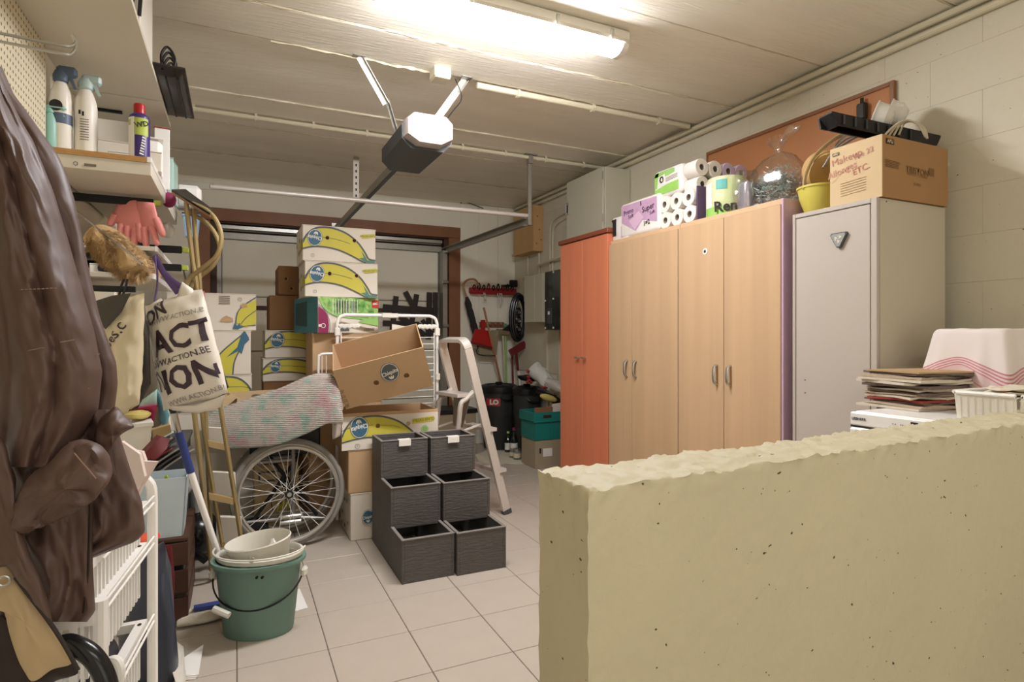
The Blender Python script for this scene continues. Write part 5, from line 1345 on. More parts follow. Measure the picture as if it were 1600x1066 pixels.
# small storage clip boxes hung under
p = at_d(302, 272, 3.25)
t = thing('white_case', 'white plastic case with a silver underside at the far end of the shelf', 'case', p)
B().m('gloss_white').box((-.06, -.05, .02), (.06, .05, .12), .02).done('shell', parent=t); B().m('silver_plastic').box((-.055, -.045, .0), (.055, .045, .0195), .008).done('base', parent=t)
t.location = (-.22, 3.47, 1.8035)
p = (-.205, 3.46, 1.66)
t = thing('tub', 'pale blue plastic tub below the white case at the shelf end', 'tub', p)
B().m('pale_blue_tub').lathe([(0, 0), (.040, 0), (.052, .10), (.058, .102), (.058, .112), (.050, .112), (.040, .01), (0, .01)], 4, M=Matrix.Rotation(PI/4, 4, 'Z')).done('body', parent=t, smooth=False)
B().m('dark_grey_plastic').box((-.043, -.043, .1125), (.043, .043, .119), .002).done('lid', parent=t)
B().m('magenta_print').ell((0, 0, 0), (.03, .03, .035), 12).done('pink_ball', thing_=('small pink bag end under the shelf by the mint box', 'bag')).location = (-.268, 3.02, 1.72)
# black rails with yellow tips, gloves
t = thing('clothes_rail', 'black metal arms with yellow tips under the shelf, carrying the gloves', 'rail', (-.42, 2.85, 1.40))
tips = []
for i, (py0, py1, px1, d_) in enumerate(((315, 318, 246, 2.47), (388, 391, 290, 2.62), (416, 419, 289, 2.75))):
    tip = at_d(px1, py1, d_); w0 = Vector((XL+.002, tip.y+.02, tip.z+.004))
    B().m('black_metal').box((XL+.002, tip.y-.006, tip.z-.016), (tip.x-.0145, tip.y+.006, tip.z+.016), .002).done('arm', parent=t, world=True)
    B().m('lime_print').box((tip.x-.014, tip.y-.008, tip.z-.012), (tip.x+.014, tip.y+.008, tip.z+.012), .003).done('yellow_tip', parent=t, world=True)
    tips.append(tip)
mat('pink_rubber', (236, 150, 144), .45, var=.06, sub=.1)
GD = 2.44
def glove(label, cuff, palm, fingers):
    t = thing('rubber_glove', label, 'glove', at_d(*palm[0], GD), group='pink rubber gloves')
    b = B().m('pink_rubber'); P = [at_d(x, y, GD-.012) for x, y in cuff+palm]; puff(b, P, .016, rings=4)
    b.done('palm', parent=t, world=True, smooth=True)
    for (x0, y0), (x1, y1) in fingers:
        a, c = at_d(x0, y0, GD-.014), at_d(x1, y1, GD-.022)
        B().m('pink_rubber').tube([a, a.lerp(c, .35), a.lerp(c, .7), a.lerp(c, .92), c], [.0145, .0145, .014, .011, .004], 10).done('finger', parent=t, world=True, smooth=True)
glove('left pink rubber glove draped over the black arm', [(184, 313), (213, 313)], [(222, 335), (221, 352), (208, 362), (190, 357), (177, 345), (176, 334)],
      [((180, 336), (171, 353)), ((190, 350), (188, 371)), ((200, 354), (199, 379)), ((212, 356), (209, 385)), ((218, 350), (220, 379))])
glove('right pink rubber glove hanging beside the yellow tip', [(212, 314), (241, 317)], [(247, 340), (249, 352), (238, 362), (226, 360), (219, 350), (214, 330)],
      [((226, 356), (229, 389)), ((237, 354), (246, 384)), ((244, 342), (256, 370))])
B().m('clear_film').ell((0, 0, 0), (.03, .03, .035), 14).jitter(.008, 30, 2).done('glass_ornament', thing_=('small glass bauble hanging beside the gloves', 'ornament')).location = at_d(261, 372, 2.55)
# duster
mat('fluff', (184, 152, 108), .9, var=.25, scale=30)
a, c = at_d(145, 362, 2.18), at_d(222, 428, 2.14)
t = thing('fluffy_duster', 'tan fluffy duster hanging in front of the shelves beside the coat', 'duster', c)
n = 16; pts = [a.lerp(c, i/(n-1)) for i in range(n)]; rs = [.052*(max(.05, 1-abs(2*i/(n-1)-1)**4))**.5+.004 for i in range(n)]
g = B().m('fluff').tube(pts, rs, 18).jitter(.018, 16, 4)
ax = (c-a).normalized(); s1 = ax.orthogonal().normalized(); s2 = ax.cross(s1)
for i in range(4200):
    q = R.random(); an = R.uniform(0, 2*PI); k = min(n-1, int(q*n)); o_ = s1*math.cos(an)+s2*math.sin(an)
    p0 = a.lerp(c, q)+o_*rs[k]*.92; d = (o_+ax*.7+Vector((0, 0, -.5))+Vector((R.uniform(-.4, .4), R.uniform(-.4, .4), R.uniform(-.4, .4)))).normalized()
    w_ = d.orthogonal().normalized()*.0016
    v = [g.bm.verts.new(p) for p in (p0-w_, p0+w_, p0+d*R.uniform(.016, .038))]; g.bm.faces.new(v)
fo = g.done('fluff', parent=t, world=True)
B().m('steel').tube([at_d(118, 328, 2.2), at_d(150, 355, 2.14), at_d(222, 412, 2.08)], .004, 6).done('spine', parent=t, world=True)
# ------------------------------------------------------------ coat
mat('coat', (92, 70, 62), .52, var=.14, scale=5, bump=.25, bscale=14, bstretch=(1, 1, .35), spec=.5)
mat('coat_lining', (188, 164, 128), .6, var=.08, bump=.15, bscale=14)
mat('coat_dark', (44, 32, 30), .55, var=.1)
mat('stitch', (150, 122, 108), .8, var=0)
CD = 1.10
t = thing('coat', 'long brown padded coat with tan lining hanging at the left', 'coat', at_d(20, 1060, CD))
def interp(tab, y):
    if y <= tab[0][0]: return tab[0][1]
    for (y0, x0), (y1, x1) in zip(tab, tab[1:]):
        if y0 <= y <= y1: return x0+(x1-x0)*(y-y0)/(y1-y0)
    return tab[-1][1]
def ridge(u, v, s): return 1-abs(noise.noise(Vector((u, v, s))))*2.2
def drape(nm, y0, y1, left, right, d0, bulge, folds, fa, seed, nr=70, nc=44, back=.05, mt='coat', noise_a=.010):
    rows = []
    for j in range(nr+1):
        y = y0+(y1-y0)*j/nr; xl, xr_ = interp(left, y), interp(right, y); row = []
        for i in range(nc+1):
            u = i/nc; x = xl+(xr_-xl)*u
            e_ = math.sin(PI*u)**.55 if 0 < u < 1 else 0
            fo = fa*(1-abs(math.sin(folds*PI*u+.9*math.sin(y*.005+seed)+seed)))**1.6
            w_ = noise_a*ridge(u*5+seed, y*.012, seed)+noise_a*.6*ridge(u*9-y*.008, y*.02, seed+5)
            row.append(at_d(x, y, d0-bulge*e_+(fo-w_)*(.25+.75*e_)))
        for i in range(1, nc//2):
            u = 1-2*i/nc; x = xl+(xr_-xl)*u; row.append(at_d(x, y, d0+back*math.sin(PI*u)+.004))
        rows.append(row)
    b = B().m(mt).grid(rows, closed=True); b.poly(rows[0]); b.poly(rows[-1])
    return b.done(nm, parent=t, world=True, smooth=True)
drape('back_panel', 104, 690, [(104, -60), (690, -50)], [(104, 3), (148, 22), (170, 39), (197, 58), (241, 90), (275, 105), (314, 117), (373, 129), (431, 141), (495, 156), (568, 182), (600, 184), (650, 178), (690, 180)], CD+.05, .05, 3.4, .016, 1.3, noise_a=.007)
drape('sleeve', 112, 730, [(112, -60), (300, -50), (730, -20)], [(112, 0), (150, 14), (190, 34), (220, 52), (300, 84), (373, 106), (450, 128), (520, 148), (580, 160), (640, 154), (700, 120), (730, 105)], CD, .085, 2.6, .020, 2.1, noise_a=.008)
drape('skirt', 640, 872, [(640, 60), (872, 60)], [(640, 176), (690, 190), (740, 206), (785, 222), (830, 227), (846, 214), (858, 182), (872, 146)], CD+.03, .035, 2.2, .016, 4.4, nr=40)
drape('skirt', 690, 972, [(690, -20), (972, -20)], [(690, 140), (800, 146), (880, 145), (955, 149), (972, 136)], CD-.005, .05, 1.6, .016, 6.2, nr=44)
def soft(nm, pts, d, th, mt='coat', amp=.006, fr=18, seed=1, ppi=5, rings=9):
    P = arc([at_d(x, y, d) for x, y in pts]+[at_d(*pts[0], d)], ppi)[:-1]
    b = B().m(mt); puff(b, P, th, rings=rings)
    off = Vector((seed, seed*2, seed*3))
    for v in b.bm.verts:
        n3 = noise.noise_vector(v.co*fr+off); r_ = 1-abs(noise.noise(Vector((v.co.x*fr*1.4+v.co.z*fr, v.co.z*fr*.6-v.co.x*fr, seed))))*2
        v.co += n3*amp+Vector((0, -1, 0))*r_*amp
    return b.done(nm, parent=t, world=True, smooth=True)
cf = soft('cuff', [(14, 806), (34, 762), (76, 722), (116, 692), (148, 686), (168, 698), (177, 730), (174, 752), (152, 768), (130, 786), (86, 806), (44, 824), (20, 822)], CD-.085, .05, seed=3, amp=.013, fr=24)
B().m('stitch').tube(arc([at_d(x, y, CD-.142) for x, y in ((116, 708), (128, 722), (142, 738), (150, 748))], 4), .0012, 4).done('seam', parent=t, world=True)
soft('cuff', [(150, 668), (168, 645), (182, 637), (196, 648), (207, 666), (190, 676), (182, 690), (170, 708), (156, 706), (150, 690)], CD-.0, .035, seed=6, fr=34, amp=.009)
soft('lining', [(-30, 850), (6, 880), (22, 898), (50, 934), (82, 978), (112, 1024), (110, 1036), (84, 1046), (52, 1064), (38, 1044), (16, 990), (0, 940), (-30, 930)], CD-.085, .012, 'coat_lining', seed=9, amp=.004)
soft('front_flap', [(-40, 640), (10, 700), (24, 780), (42, 850), (58, 890), (74, 930), (80, 975), (60, 955), (36, 915), (14, 885), (-40, 870)], CD-.095, .022, seed=12, amp=.006)
soft('hem', [(88, 1046), (112, 1032), (124, 1052), (90, 1064), (40, 1090), (-20, 1110), (-50, 1010), (4, 960), (30, 1020), (50, 1068)], CD-.07, .012, 'coat_dark', seed=15, amp=.003)
B().m('coat_dark').tube(arc([at_d(x, y, CD-.105) for x, y in ((24, 902), (50, 936), (80, 976), (104, 1014), (122, 1048))], 4), .0035, 6).done('zip', parent=t, world=True)
B().m('steel').tube(circ(at_d(6, 908, CD-.105), (1, 0, 0), (0, 0, 1), .008, 14), .0022, 6, closed=True).done('snap_ring', parent=t, world=True)
for pl_, dd in ((((32, 453), (90, 450)), CD-.094), (((44, 548), (70, 543)), CD-.095), (((94, 535), (116, 531)), CD-.082), (((106, 615), (140, 607)), CD-.05), (((142, 557), (156, 553)), CD-.02)):
    n_ = 9
    for i in range(n_):
        p = [at_d(pl_[0][0]+(pl_[1][0]-pl_[0][0])*(i+k_)/n_, pl_[0][1]+(pl_[1][1]-pl_[0][1])*(i+k_)/n_, dd) for k_ in (.1, .7)]
        B().m('stitch').tube(p, .0011, 4).done('stitch', parent=t, world=True)
B().m('coat_dark').tube(arc([at_d(x, y, CD-.03) for x, y in ((141, 778), (139, 850), (137, 900), (130, 958))], 5), .0018, 4).done('seam', parent=t, world=True)
# hanging bags
mat('poly_white', (222, 214, 200), .35, var=.05, scale=10)
mat('poly_beige', (206, 192, 160), .3, var=.05, scale=6)
mat('poly_ink', (60, 42, 52), .4, var=0)
mat('poly_grey', (150, 142, 136), .4, var=0)
mat('poly_dark', (66, 60, 54), .4, var=.15, scale=20)
mat('ribbon_purple', (92, 70, 122), .5, var=.1)
AD = 2.12
s_ = Sheet(at_d(226, 478, AD+.0), at_d(316, 452, AD-.02), at_d(256, 642, AD), at_d(357, 615, AD-.03), .055, .007, 3)
t = thing('plastic_bag', 'white stuffed plastic bag printed with big dark letters', 'bag', s_.pos(.5, .02))
s_.build(B().m('poly_white'), 30, 36).done('bag', parent=t, world=True, smooth=True)
s_.text(t, 'ACT', .60, .60, .30, 'poly_ink', .05, .98, .03)
s_.text(t, 'ION', .62, .24, .29, 'poly_ink', .05, .98, .03)
s_.text(t, 'WWW.ACTION.BE', .46, .42, .080, 'poly_ink', .04, .92, .004)
s_.text(t, 'WWW.ACTION.BE', .62, .80, .070, 'poly_grey', .05, .9, .004)
s_.text(t, 'WWW.ACTION.BE', .60, .055, .070, 'poly_grey', .04, .9, .004)
s_.text(t, 'ION', .24, .86, .20, 'poly_ink', .35, .8, .03)
s_.text(t, 'W.AC', .30, .965, .065, 'poly_ink', -.3, .9, .004)
s_.text(t, 'ACTIO', .08, .43, .065, 'poly_ink', .7, .9, .003)
s_.text(t, 'TI', .11, .25, .26, 'poly_ink', .3, .55, .012)
# puffs of the knotted top
puff(B().m('poly_white'), [at_d(x, y, AD-.01) for x, y in ((284, 440), (302, 452), (318, 490), (322, 520), (296, 505), (272, 492), (276, 462))], .03).jitter(.005, 20, 2).done('ear', parent=t, world=True, smooth=True)
puff(B().m('poly_white'), [at_d(x, y, AD-.01) for x, y in ((233, 478), (250, 466), (268, 480), (262, 500), (240, 505), (228, 495))], .03).jitter(.005, 20, 5).done('ear', parent=t, world=True, smooth=True)
puff(B().m('poly_white'), [at_d(x, y, AD+.0) for x, y in ((254, 634), (300, 632), (352, 616), (345, 636), (310, 646), (270, 642))], .04).jitter(.004, 20, 7).done('bag_bottom', parent=t, world=True, smooth=True)
for pl_ in (((243, 400), (246, 440), (241, 475)), ((241, 400), (258, 430), (278, 458)), ((255, 425), (270, 440), (290, 452))):
    B().m('ribbon_purple').tube(arc([at_d(x, y, AD+.0) for x, y in pl_], 5), .011, 8, flat=(1, .3)).done('ribbon', parent=t, world=True)
puff(B().m('poly_dark'), [at_d(x, y, AD+.10) for x, y in ((312, 500), (335, 540), (352, 590), (357, 605), (345, 617), (330, 618), (318, 560))], .03).jitter(.006, 18, 3).tube(arc([at_d(314, 508, AD+.10), at_d(296, 462, 2.36), tips[2]+Vector((-.005, 0, -.012))], 4), .004, 6).done('plastic_bag', thing_=('dark grey bag squeezed behind the white lettered bag', 'bag'))
# beige shoe bag
BD = 1.98
s_ = Sheet(at_d(150, 470, BD), at_d(226, 458, BD), at_d(176, 655, BD), at_d(218, 632, BD), .040, .008, 8)
t = thing('plastic_bag', 'beige carrier bag with diagonal lettering hanging behind the coat', 'bag', s_.pos(.5, .02))
s_.build(B().m('poly_beige'), 24, 30).done('bag', parent=t, world=True, smooth=True)
s_.text(t, 'shoes.c', .36, .62, .13, 'poly_ink', .85, .9, .003)
s_.text(t, 'S', .22, .90, .30, 'print_white', -.4, 1.1, .03, lift=.005)
puff(B().m('poly_dark'), [at_d(x, y, BD-.045) for x, y in ((150, 470), (175, 462), (205, 458), (190, 488), (165, 515), (152, 500))], .006).done('dark_print', parent=t, world=True, smooth=True)
tipb = at_d(196, 452, BD+.01)
B().m('black_metal').box((XL+.013, tipb.y-.006, tipb.z-.010), (tipb.x+.03, tipb.y+.006, tipb.z+.010), .002).done('support_bar', thing_=('dark flat arm on the left wall from which the beige carrier bag hangs', 'arm'))
for pl_ in (((186, 462), (190, 446), (194, 436)), ((192, 462), (197, 446), (199, 436))): B().m('black_plastic').tube([at_d(x, y, BD) for x, y in pl_], .004, 6).done('cord_handle', parent=t, world=True)
puff(B().m('poly_dark'), [at_d(x, y, 2.06) for x, y in ((222, 470), (234, 520), (236, 600), (215, 638), (205, 640), (216, 560))], .03).jitter(.006, 16, 3).done('plastic_bag', thing_=('dark bag between the beige bag and the white lettered bag', 'bag'))
# things on the lower wall shelves behind the bags
def junk(name, label, cat, p, size, m, seed, amp=.012, rot=0): 
    g = B().m(m).box((-size[0]/2, -size[1]/2, 0), (size[0]/2, size[1]/2, size[2]), min(size)*.25, seg=2)
    o = g.jitter(amp, 12, seed).done(name, thing_=(label, cat)); o.location = p; o.rotation_euler = (0, 0, rot); return o
mat('dark_cloth', (48, 42, 46), .8, var=.2, scale=30)
mat('navy_cloth', (44, 48, 66), .8, var=.2, scale=30)
junk('handbag', 'black crumpled bag on the shelf behind the duster', 'bag', (-.45, 3.25, 1.516), (.15, .30, .06), 'dark_cloth', 3, .03)
junk('handbag', 'black bag with purple sheen on the shelf beside the ribbons', 'bag', (-.41, 2.92, 1.396), (.17, .26, .085), 'navy_cloth', 6, .018)
junk('carton', 'small brown carton on the lowest shelf behind the ribbons', 'box', (-.37, 3.10, 1.396), (.12, .2, .11), 'cardboard', 9, .003)
smallbox('book', 'white book pack lying on the lowest shelf behind the carrier bag', (-.45, 2.86, 1.3965), .16, .10, .035, 'gloss_white', .2)
# pale boxes under shelf
smallbox('carton', 'white carton below the lowest shelf behind the beige bag', (-.50, 2.80, 1.20), .16, .2, .12, 'carton_white')
# black rack mesh behind
# ------------------------------------------------------------ gold tubular folding chair leaning by the shelf
mat('gold_tube', (176, 156, 112), .38, .5, var=.12, scale=20)
mat('gold_wood', (170, 144, 98), .5, var=.12)
mat('tan_pad', (150, 116, 82), .6, var=.08)
GDp = 2.50
t = thing('folding_chair', 'gold tubular folded chair with a dark pad leaning beside the shelves', 'chair', (-.10, 3.0, 0))
def gd(x, y, d=GDp): return at_d(x, y, d)
q = [gd(268, 303, 2.46), gd(290, 302, 2.62), gd(332, 333, 2.58), gd(328, 340, 2.40)]
nn = Vector((0, 0, .010))
B().m('tan_pad').prism(q, nn).done('seat', parent=t, world=True); B().m('black_gloss').prism([p+nn*1.05 for p in q], nn*.8).done('pad_cover', parent=t, world=True)
def gt(nm, pts, r=.0095, m='gold_tube'): return B().m(m).tube(arc([gd(*p) for p in pts], 6), r, 10).done(nm, parent=t, world=True)
gt('curved_arm', [(300, 318, 2.44), (322, 328, 2.44), (338, 345, 2.44), (346, 372, 2.44), (338, 400, 2.44), (315, 420, 2.44), (297, 435, 2.44), (286, 455, 2.44), (288, 500, 2.47)])
gt('curved_arm', [(290, 330, 2.58), (318, 345, 2.58), (336, 365, 2.58), (343, 390, 2.58), (333, 415, 2.58), (313, 432, 2.58), (298, 450, 2.58), (300, 500, 2.6)])
gt('rail', [(291, 316, 2.47), (300, 400, 2.5), (309, 470, 2.52), (315, 640, 2.62), (345, 835, 2.72), (348, 850, 2.72)])
gt('rail', [(302, 326, 2.5), (308, 400, 2.52), (313, 460, 2.54), (321, 640, 2.66), (333, 912, 2.775)])
gt('leg', [(303, 640, 2.50), (316, 750, 2.58), (330, 880, 2.70), (333, 908, 2.77)], .011)
gt('leg', [(338, 600, 2.60), (345, 640, 2.62), (361, 740, 2.70), (378, 850, 2.76)], .0105)
gt('leg', [(346, 640, 2.70), (353, 690, 2.72), (372, 800, 2.78)], .009)
B().m('black_plastic').cyl(gd(332, 905, 2.77), gd(333.5, 917, 2.775), .016, n=12).done('rubber_tip', parent=t, world=True)
mat('red_tape', (176, 84, 74), .6, var=.1)
gt('tape_wrap', [(315, 455, 2.53), (318, 500, 2.55)], .012, 'red_tape')
for y0, x0, x1 in ((693, 318, 354), (777, 326, 364)):
    B().m('gold_wood').prism([gd(x0, y0-6, 2.66), gd(x1, y0+2, 2.70), gd(x1+1, y0+12, 2.70), gd(x0+1, y0+4, 2.66)], (0, .02, 0)).done('crossbar', parent=t, world=True)
# pale boards behind the chair
for i, (x0, y0, x1, y1, lab) in enumerate(((321, 668, 350, 694, 'topmost cream board behind the gold chair'), (329, 738, 364, 776, 'middle cream board behind the gold chair'), (338, 808, 374, 868, 'lowest cream board behind the gold chair, on the floor'))):
    D = 2.86; a, c = gd(x0, y1, D), gd(x1, y0, D)
    if i == 2: a.z = .002
    B().m('cardboard_pale' if i < 0 else 'carton_white').prism([gd(x0, y0, D), gd(x1, y0+2, D), Vector((gd(x1+2, y1, D).x, gd(x1+2, y1, D).y, a.z)), a], (.01, .03, 0)).done('board', thing_=(lab, 'board'))
# blue and white pole in the bucket
t = thing('mop_pole', 'white and blue telescopic mop pole standing in the green bucket', 'mop', at_d(345, 872, 2.36))
pa, pb, pc_, pd = at_d(272, 645, 2.20), at_d(279, 675, 2.22), at_d(298, 738, 2.27), at_d(344, 876, 2.37)
B().m('steel').tube([pa, pb], .011, 10).done('metal_section', parent=t, world=True)
mat('blue_plastic', (50, 66, 128), .4, var=.08)
B().m('blue_plastic').tube([pb, pc_], .0145, 12).done('blue_grip', parent=t, world=True)
B().m('gloss_white').tube([pc_, pd], .0125, 12).done('white_section', parent=t, world=True)
B().m('black_plastic').tube([at_d(263, 632, 2.19), pa], .010, 10).done('tip', parent=t, world=True)
# green bucket with the wringer insert
mat('bucket_green', (108, 138, 126), .42, var=.05)
mat('insert_white', (216, 212, 198), .42, var=.04)
BC = Vector((.083, 2.50, 0))
t = thing('bucket', 'oval dark green bucket with a wire handle on the tiles', 'bucket', BC, -.35)
sx, sy = 1.0, .74
def obl(b, prof, n=40, tilt=0): return b.lathe(prof, n, sx=sx, sy=sy, M=Matrix.Rotation(tilt, 4, 'X'))
obl(B().m('bucket_green'), [(0, .004), (.118, .004), (.126, 0), (.130, .006), (.158, .265), (.162, .270), (.176, .272), (.178, .280), (.176, .286), (.158, .286), (.152, .27), (.126, .012), (0, .012)]).done('body', parent=t)
pts = [(.168*sx*math.cos(a), .168*sy*math.sin(a)-.02*math.sin(a), .225-.105*math.sin(PI*(a-PI)/PI)) for a in [PI+PI*i/24 for i in range(25)]]
B().m('black_metal').tube(pts, .0034, 6).done('wire_handle', parent=t)
for s2 in (-1, 1): B().m('insert_white').box((s2*.172-.012, -.02, .205), (s2*.172+.012, .02, .24), .008).done('handle_lug', parent=t)
B().m('insert_white').tube([(-.11, -.15, .155), (-.05, -.165, .135)], .012, 8).done('handle_grip', parent=t)
for x in (.035, .055): B().m('black_metal').cyl((x, -.126, .255), (x, -.134, .255), .005, n=8).done('rivet', parent=t)
t = thing('bucket', 'white wringer bucket nested inside the green bucket', 'bucket', BC+Vector((.006, .0, .10)), -.35)
obl(B().m('insert_white'), [(0, .0), (.11, 0), (.142, .185), (.160, .19), (.163, .205), (.152, .208), (.146, .20), (.12, .02), (0, .02)]).done('body', parent=t)
Mt = Matrix.Translation((.008, .0, .15))@Matrix.Rotation(.10, 4, 'X')@Matrix.Rotation(-.14, 4, 'Y')
B().m('insert_white').lathe([(.098, 0), (.122, .098), (.126, .104), (.122, .108), (.117, .102), (.094, .004)], 36, sx=1, sy=.74, M=Mt).done('wringer_ring', parent=t)
B().m('gloss_white').prism([(.0, -.03, .17), (.09, -.035, .17), (.05, -.01, .255)], (0, .012, 0)).prism([(.05, -.02, .17), (.095, .02, .17), (.052, -.005, .255)], (-.01, .0, 0)).done('wringer_fin', parent=t, smooth=False)
ring = [(.170*math.cos(a), .131*math.sin(a)-.004, .222+.004*math.sin(a)) for a in [PI+PI*i/20 for i in range(21)]]
B().m('insert_white').tube(ring, .004, 6).done('wire_handle', parent=t)
B().m('steel').tube(circ((.01, -.132, .222), (1, 0, 0), (0, 0, 1), .010, 12), .003, 6, closed=True).done('handle_ring', parent=t)
# flat mop head and papers
mat('mop_cotton', (206, 196, 178), .95, var=.12, scale=30, bump=.8, bscale=90)
t = thing('floor_mop', 'flat white mop pad with a blue plate lying left of the bucket', 'mop', at_z(310, 965, 0))
a, c = at_z(276, 978, 0), at_z(352, 962, 0); d = (c-a).normalized(); s1 = Vector((-d.y, d.x, 0))
g = B().m('mop_cotton'); puff(g, [a-s1*.05+Vector((0, 0, .02)), a+s1*.06+Vector((0, 0, .02)), a+d*.10+s1*.08+Vector((0, 0, .02)), c+s1*.07+Vector((0, 0, .02)), c-s1*.05+Vector((0, 0, .02)), a+d*.1-s1*.065+Vector((0, 0, .02))], .018, n=Vector((0, 0, 1)))
g.jitter(.004, 40, 3); g.done('pad', parent=t, world=True, smooth=True)
B().m('blue_plastic').prism([a+d*.06+Vector((0, 0, .042)), a+d*.26-s1*.015+Vector((0, 0, .042)), a+d*.26+s1*.03+Vector((0, 0, .042)), a+d*.06+s1*.035+Vector((0, 0, .042))], (0, 0, .012)).done('plate', parent=t, world=True)
P = [at_z(*q_, .001) for q_ in ((445, 930), (468, 921), (481, 951), (440, 962))]
B().m('gloss_white').prism(P, (0, 0, .004)).done('paper_sheet', thing_=('white sheet of card on the tiles right of the bucket', 'paper'))
t = thing('papers', 'crumpled white paper pack on the tiles at the front beside the dark bag', 'paper', at_z(300, 1050, 0))
P = [at_z(*q_, .001) for q_ in ((283, 1035), (314, 1014), (306, 1062), (286, 1064))]
for i in range(3): B().m('gloss_white').prism([p+Vector((.004*i, .003*i, .004*i)) for p in P], (0, 0, .0035)).done('sheet', parent=t, world=True)
puff(B().m('poly_white'), [at_z(275, 1000, .03), at_z(287, 1012, .03), at_z(292, 1062, .03), at_z(276, 1080, .03), at_z(266, 1040, .03)], .03).jitter(.012, 16, 4).done('plastic_bag', thing_=('crumpled white bag on the tiles beside the dark blue sack', 'bag'))
# ------------------------------------------------------------ white basket trolley
TX0, TX1, TY0, TY1 = -.40, -.205, 1.42, 1.86
t = thing('basket_trolley', 'white trolley with sliding wire baskets behind the coat', 'trolley', (-.37, 1.64, 0))
def tt(nm, pts, r=.013, m='gloss_white'): return B().m(m).tube(pts, r, 10).done(nm, parent=t, world=True)
def xr(y): return -.247+(y-1.42)*.098
tt('post', [(xr(1.86), 1.86, .03)]+[(xr(1.86), 1.86, .70)]+arc([(xr(1.86), 1.86, .70), (xr(1.86)-.004, 1.855, .745), (xr(1.86)-.03, 1.85, .775), (xr(1.86)-.07, 1.85, .785)], 4)+[(TX0+.05, 1.85, .785)])
tt('post', [(xr(1.42), 1.42, .03), (xr(1.42), 1.42, .62)], .0155)
tt('post', [(TX0, 1.86, .03), (TX0, 1.86, .75)]); tt('post', [(TX0, 1.42, .03), (TX0, 1.42, .62)])
for z in (.715, .605, .395, .20):
    for dz_ in (0, -.018): tt('side_wire', [(xr(1.42)+.004, 1.43, z+dz_), (xr(1.86)+.004, 1.85, z+dz_)], .003)
def basket(z, h, y0=1.40, y1=1.83):
    x0, x1a, x1b = TX0+.02, xr(y0)-.014, xr(y1)-.014
    bk = B().m('white_enamel').prism([(x0, y0, z), (x1a, y0, z), (x1b, y1, z), (x0, y1, z)], (0, 0, .004)).done('basket', parent=t, world=True, smooth=False)
    bz_ = z-h
    r = [(x0, y0, z), (x1a+.012, y0, z), (x1b+.012, y1, z), (x0, y1, z)]
    bpy.data.objects.remove(bk)
    g = B().m('white_enamel')
    n0, n1 = Vector((x1a, y0, 0)), Vector((x1b, y1, 0))
    # rim: flat moulded bars
    g.prism([Vector((x1a-.014, y0, z-.012)), Vector((x1a+.008, y0, z-.012)), Vector((x1a+.008, y0, z+.010)), Vector((x1a-.014, y0, z+.010))], Vector((x1b-x1a, y1-y0, 0)))
    g.prism([Vector((x0, y0, z-.012)), Vector((x0+.02, y0, z-.012)), Vector((x0+.02, y0, z+.010)), Vector((x0, y0, z+.010))], Vector((0, y1-y0, 0)))
    g.box((x0+.0205, y0, z-.012), (x1a-.0145, y0+.02, z+.010)); g.box((x0+.0205, y1-.02, z-.012), (x1b-.0145, y1, z+.010))
    g.box((x0+.012, y0+.02, bz_), (x1a-.02, y1-.02, bz_+.006))
    bk = g.done('basket', parent=t, world=True, smooth=False)
    m_ = int((y1-y0)/.026)
    for i in range(m_+1):
        y = y0+.012+(y1-y0-.024)*i/m_; x = x1a+(x1b-x1a)*i/m_-.010
        B().m('white_enamel').box((x-.003, y-.007, bz_), (x+.003, y+.007, z-.0125)).done('slat', parent=bk, world=True, smooth=False)
    m_ = int((x1a-x0)/.030)
    for i in range(m_+1):
        x = x0+.016+(x1a-x0-.04)*i/m_
        for y in (y0+.008, y1-.008): B().m('white_enamel').box((x-.007, y-.003, bz_), (x+.007, y+.003, z-.0125)).done('slat', parent=bk, world=True, smooth=False)
    for y in (y0+.035, y1-.03):
        q = (y-y0)/(y1-y0); x = x1a+(x1b-x1a)*q; B().m('hole_dark').prism(circ((x-.003, y, z+.0104), (1, 0, 0), (0, 1, 0), .005, 10, .008), (0, 0, .0004)).done('rim_slot', parent=bk, world=True, smooth=False)
basket(.70, .10); basket(.590, .13); basket(.385, .14); basket(.185, .12)
lump('crumpled_bag', 'crumpled clear bag lying in the second trolley basket', 'bag', (-.305, 1.66, .54), (.05, .11, .05), 'clear_film', .03, 12, 5)
lump('crumpled_bag', 'crumpled white bag in the near end of the second trolley basket', 'bag', (-.315, 1.50, .52), (.045, .05, .04), 'poly_white', .02, 14, 8)
lump('shoe', 'dark rounded slipper in the third trolley basket', 'shoe', (-.30, 1.68, .325), (.045, .11, .045), 'dark_cloth', .01, 8, 3)
lump('shoe', 'dark slipper lying in the lowest trolley basket', 'shoe', (-.31, 1.62, .125), (.045, .11, .04), 'dark_cloth', .01, 8, 6)
# papers sticking out of the top of the trolley
mat('pinkish_paper', (226, 208, 198), .6, var=.04)
t = thing('papers', 'sheaf of pale pinkish paper sheets sticking out of the trolley top', 'papers', (-.27, 1.72, .71))
for i, q_ in enumerate((((190, 690), (218, 710), (226, 745), (200, 790), (185, 760)), ((198, 720), (245, 722), (222, 760), (205, 800), (188, 790)), ((186, 700), (222, 706), (232, 735), (212, 775), (190, 760)))):
    B().m('pinkish_paper').prism([at_d(x, y, 1.50+.03*i) for x, y in q_], (.004, .010, 0)).done('sheet', parent=t, world=True, smooth=False)
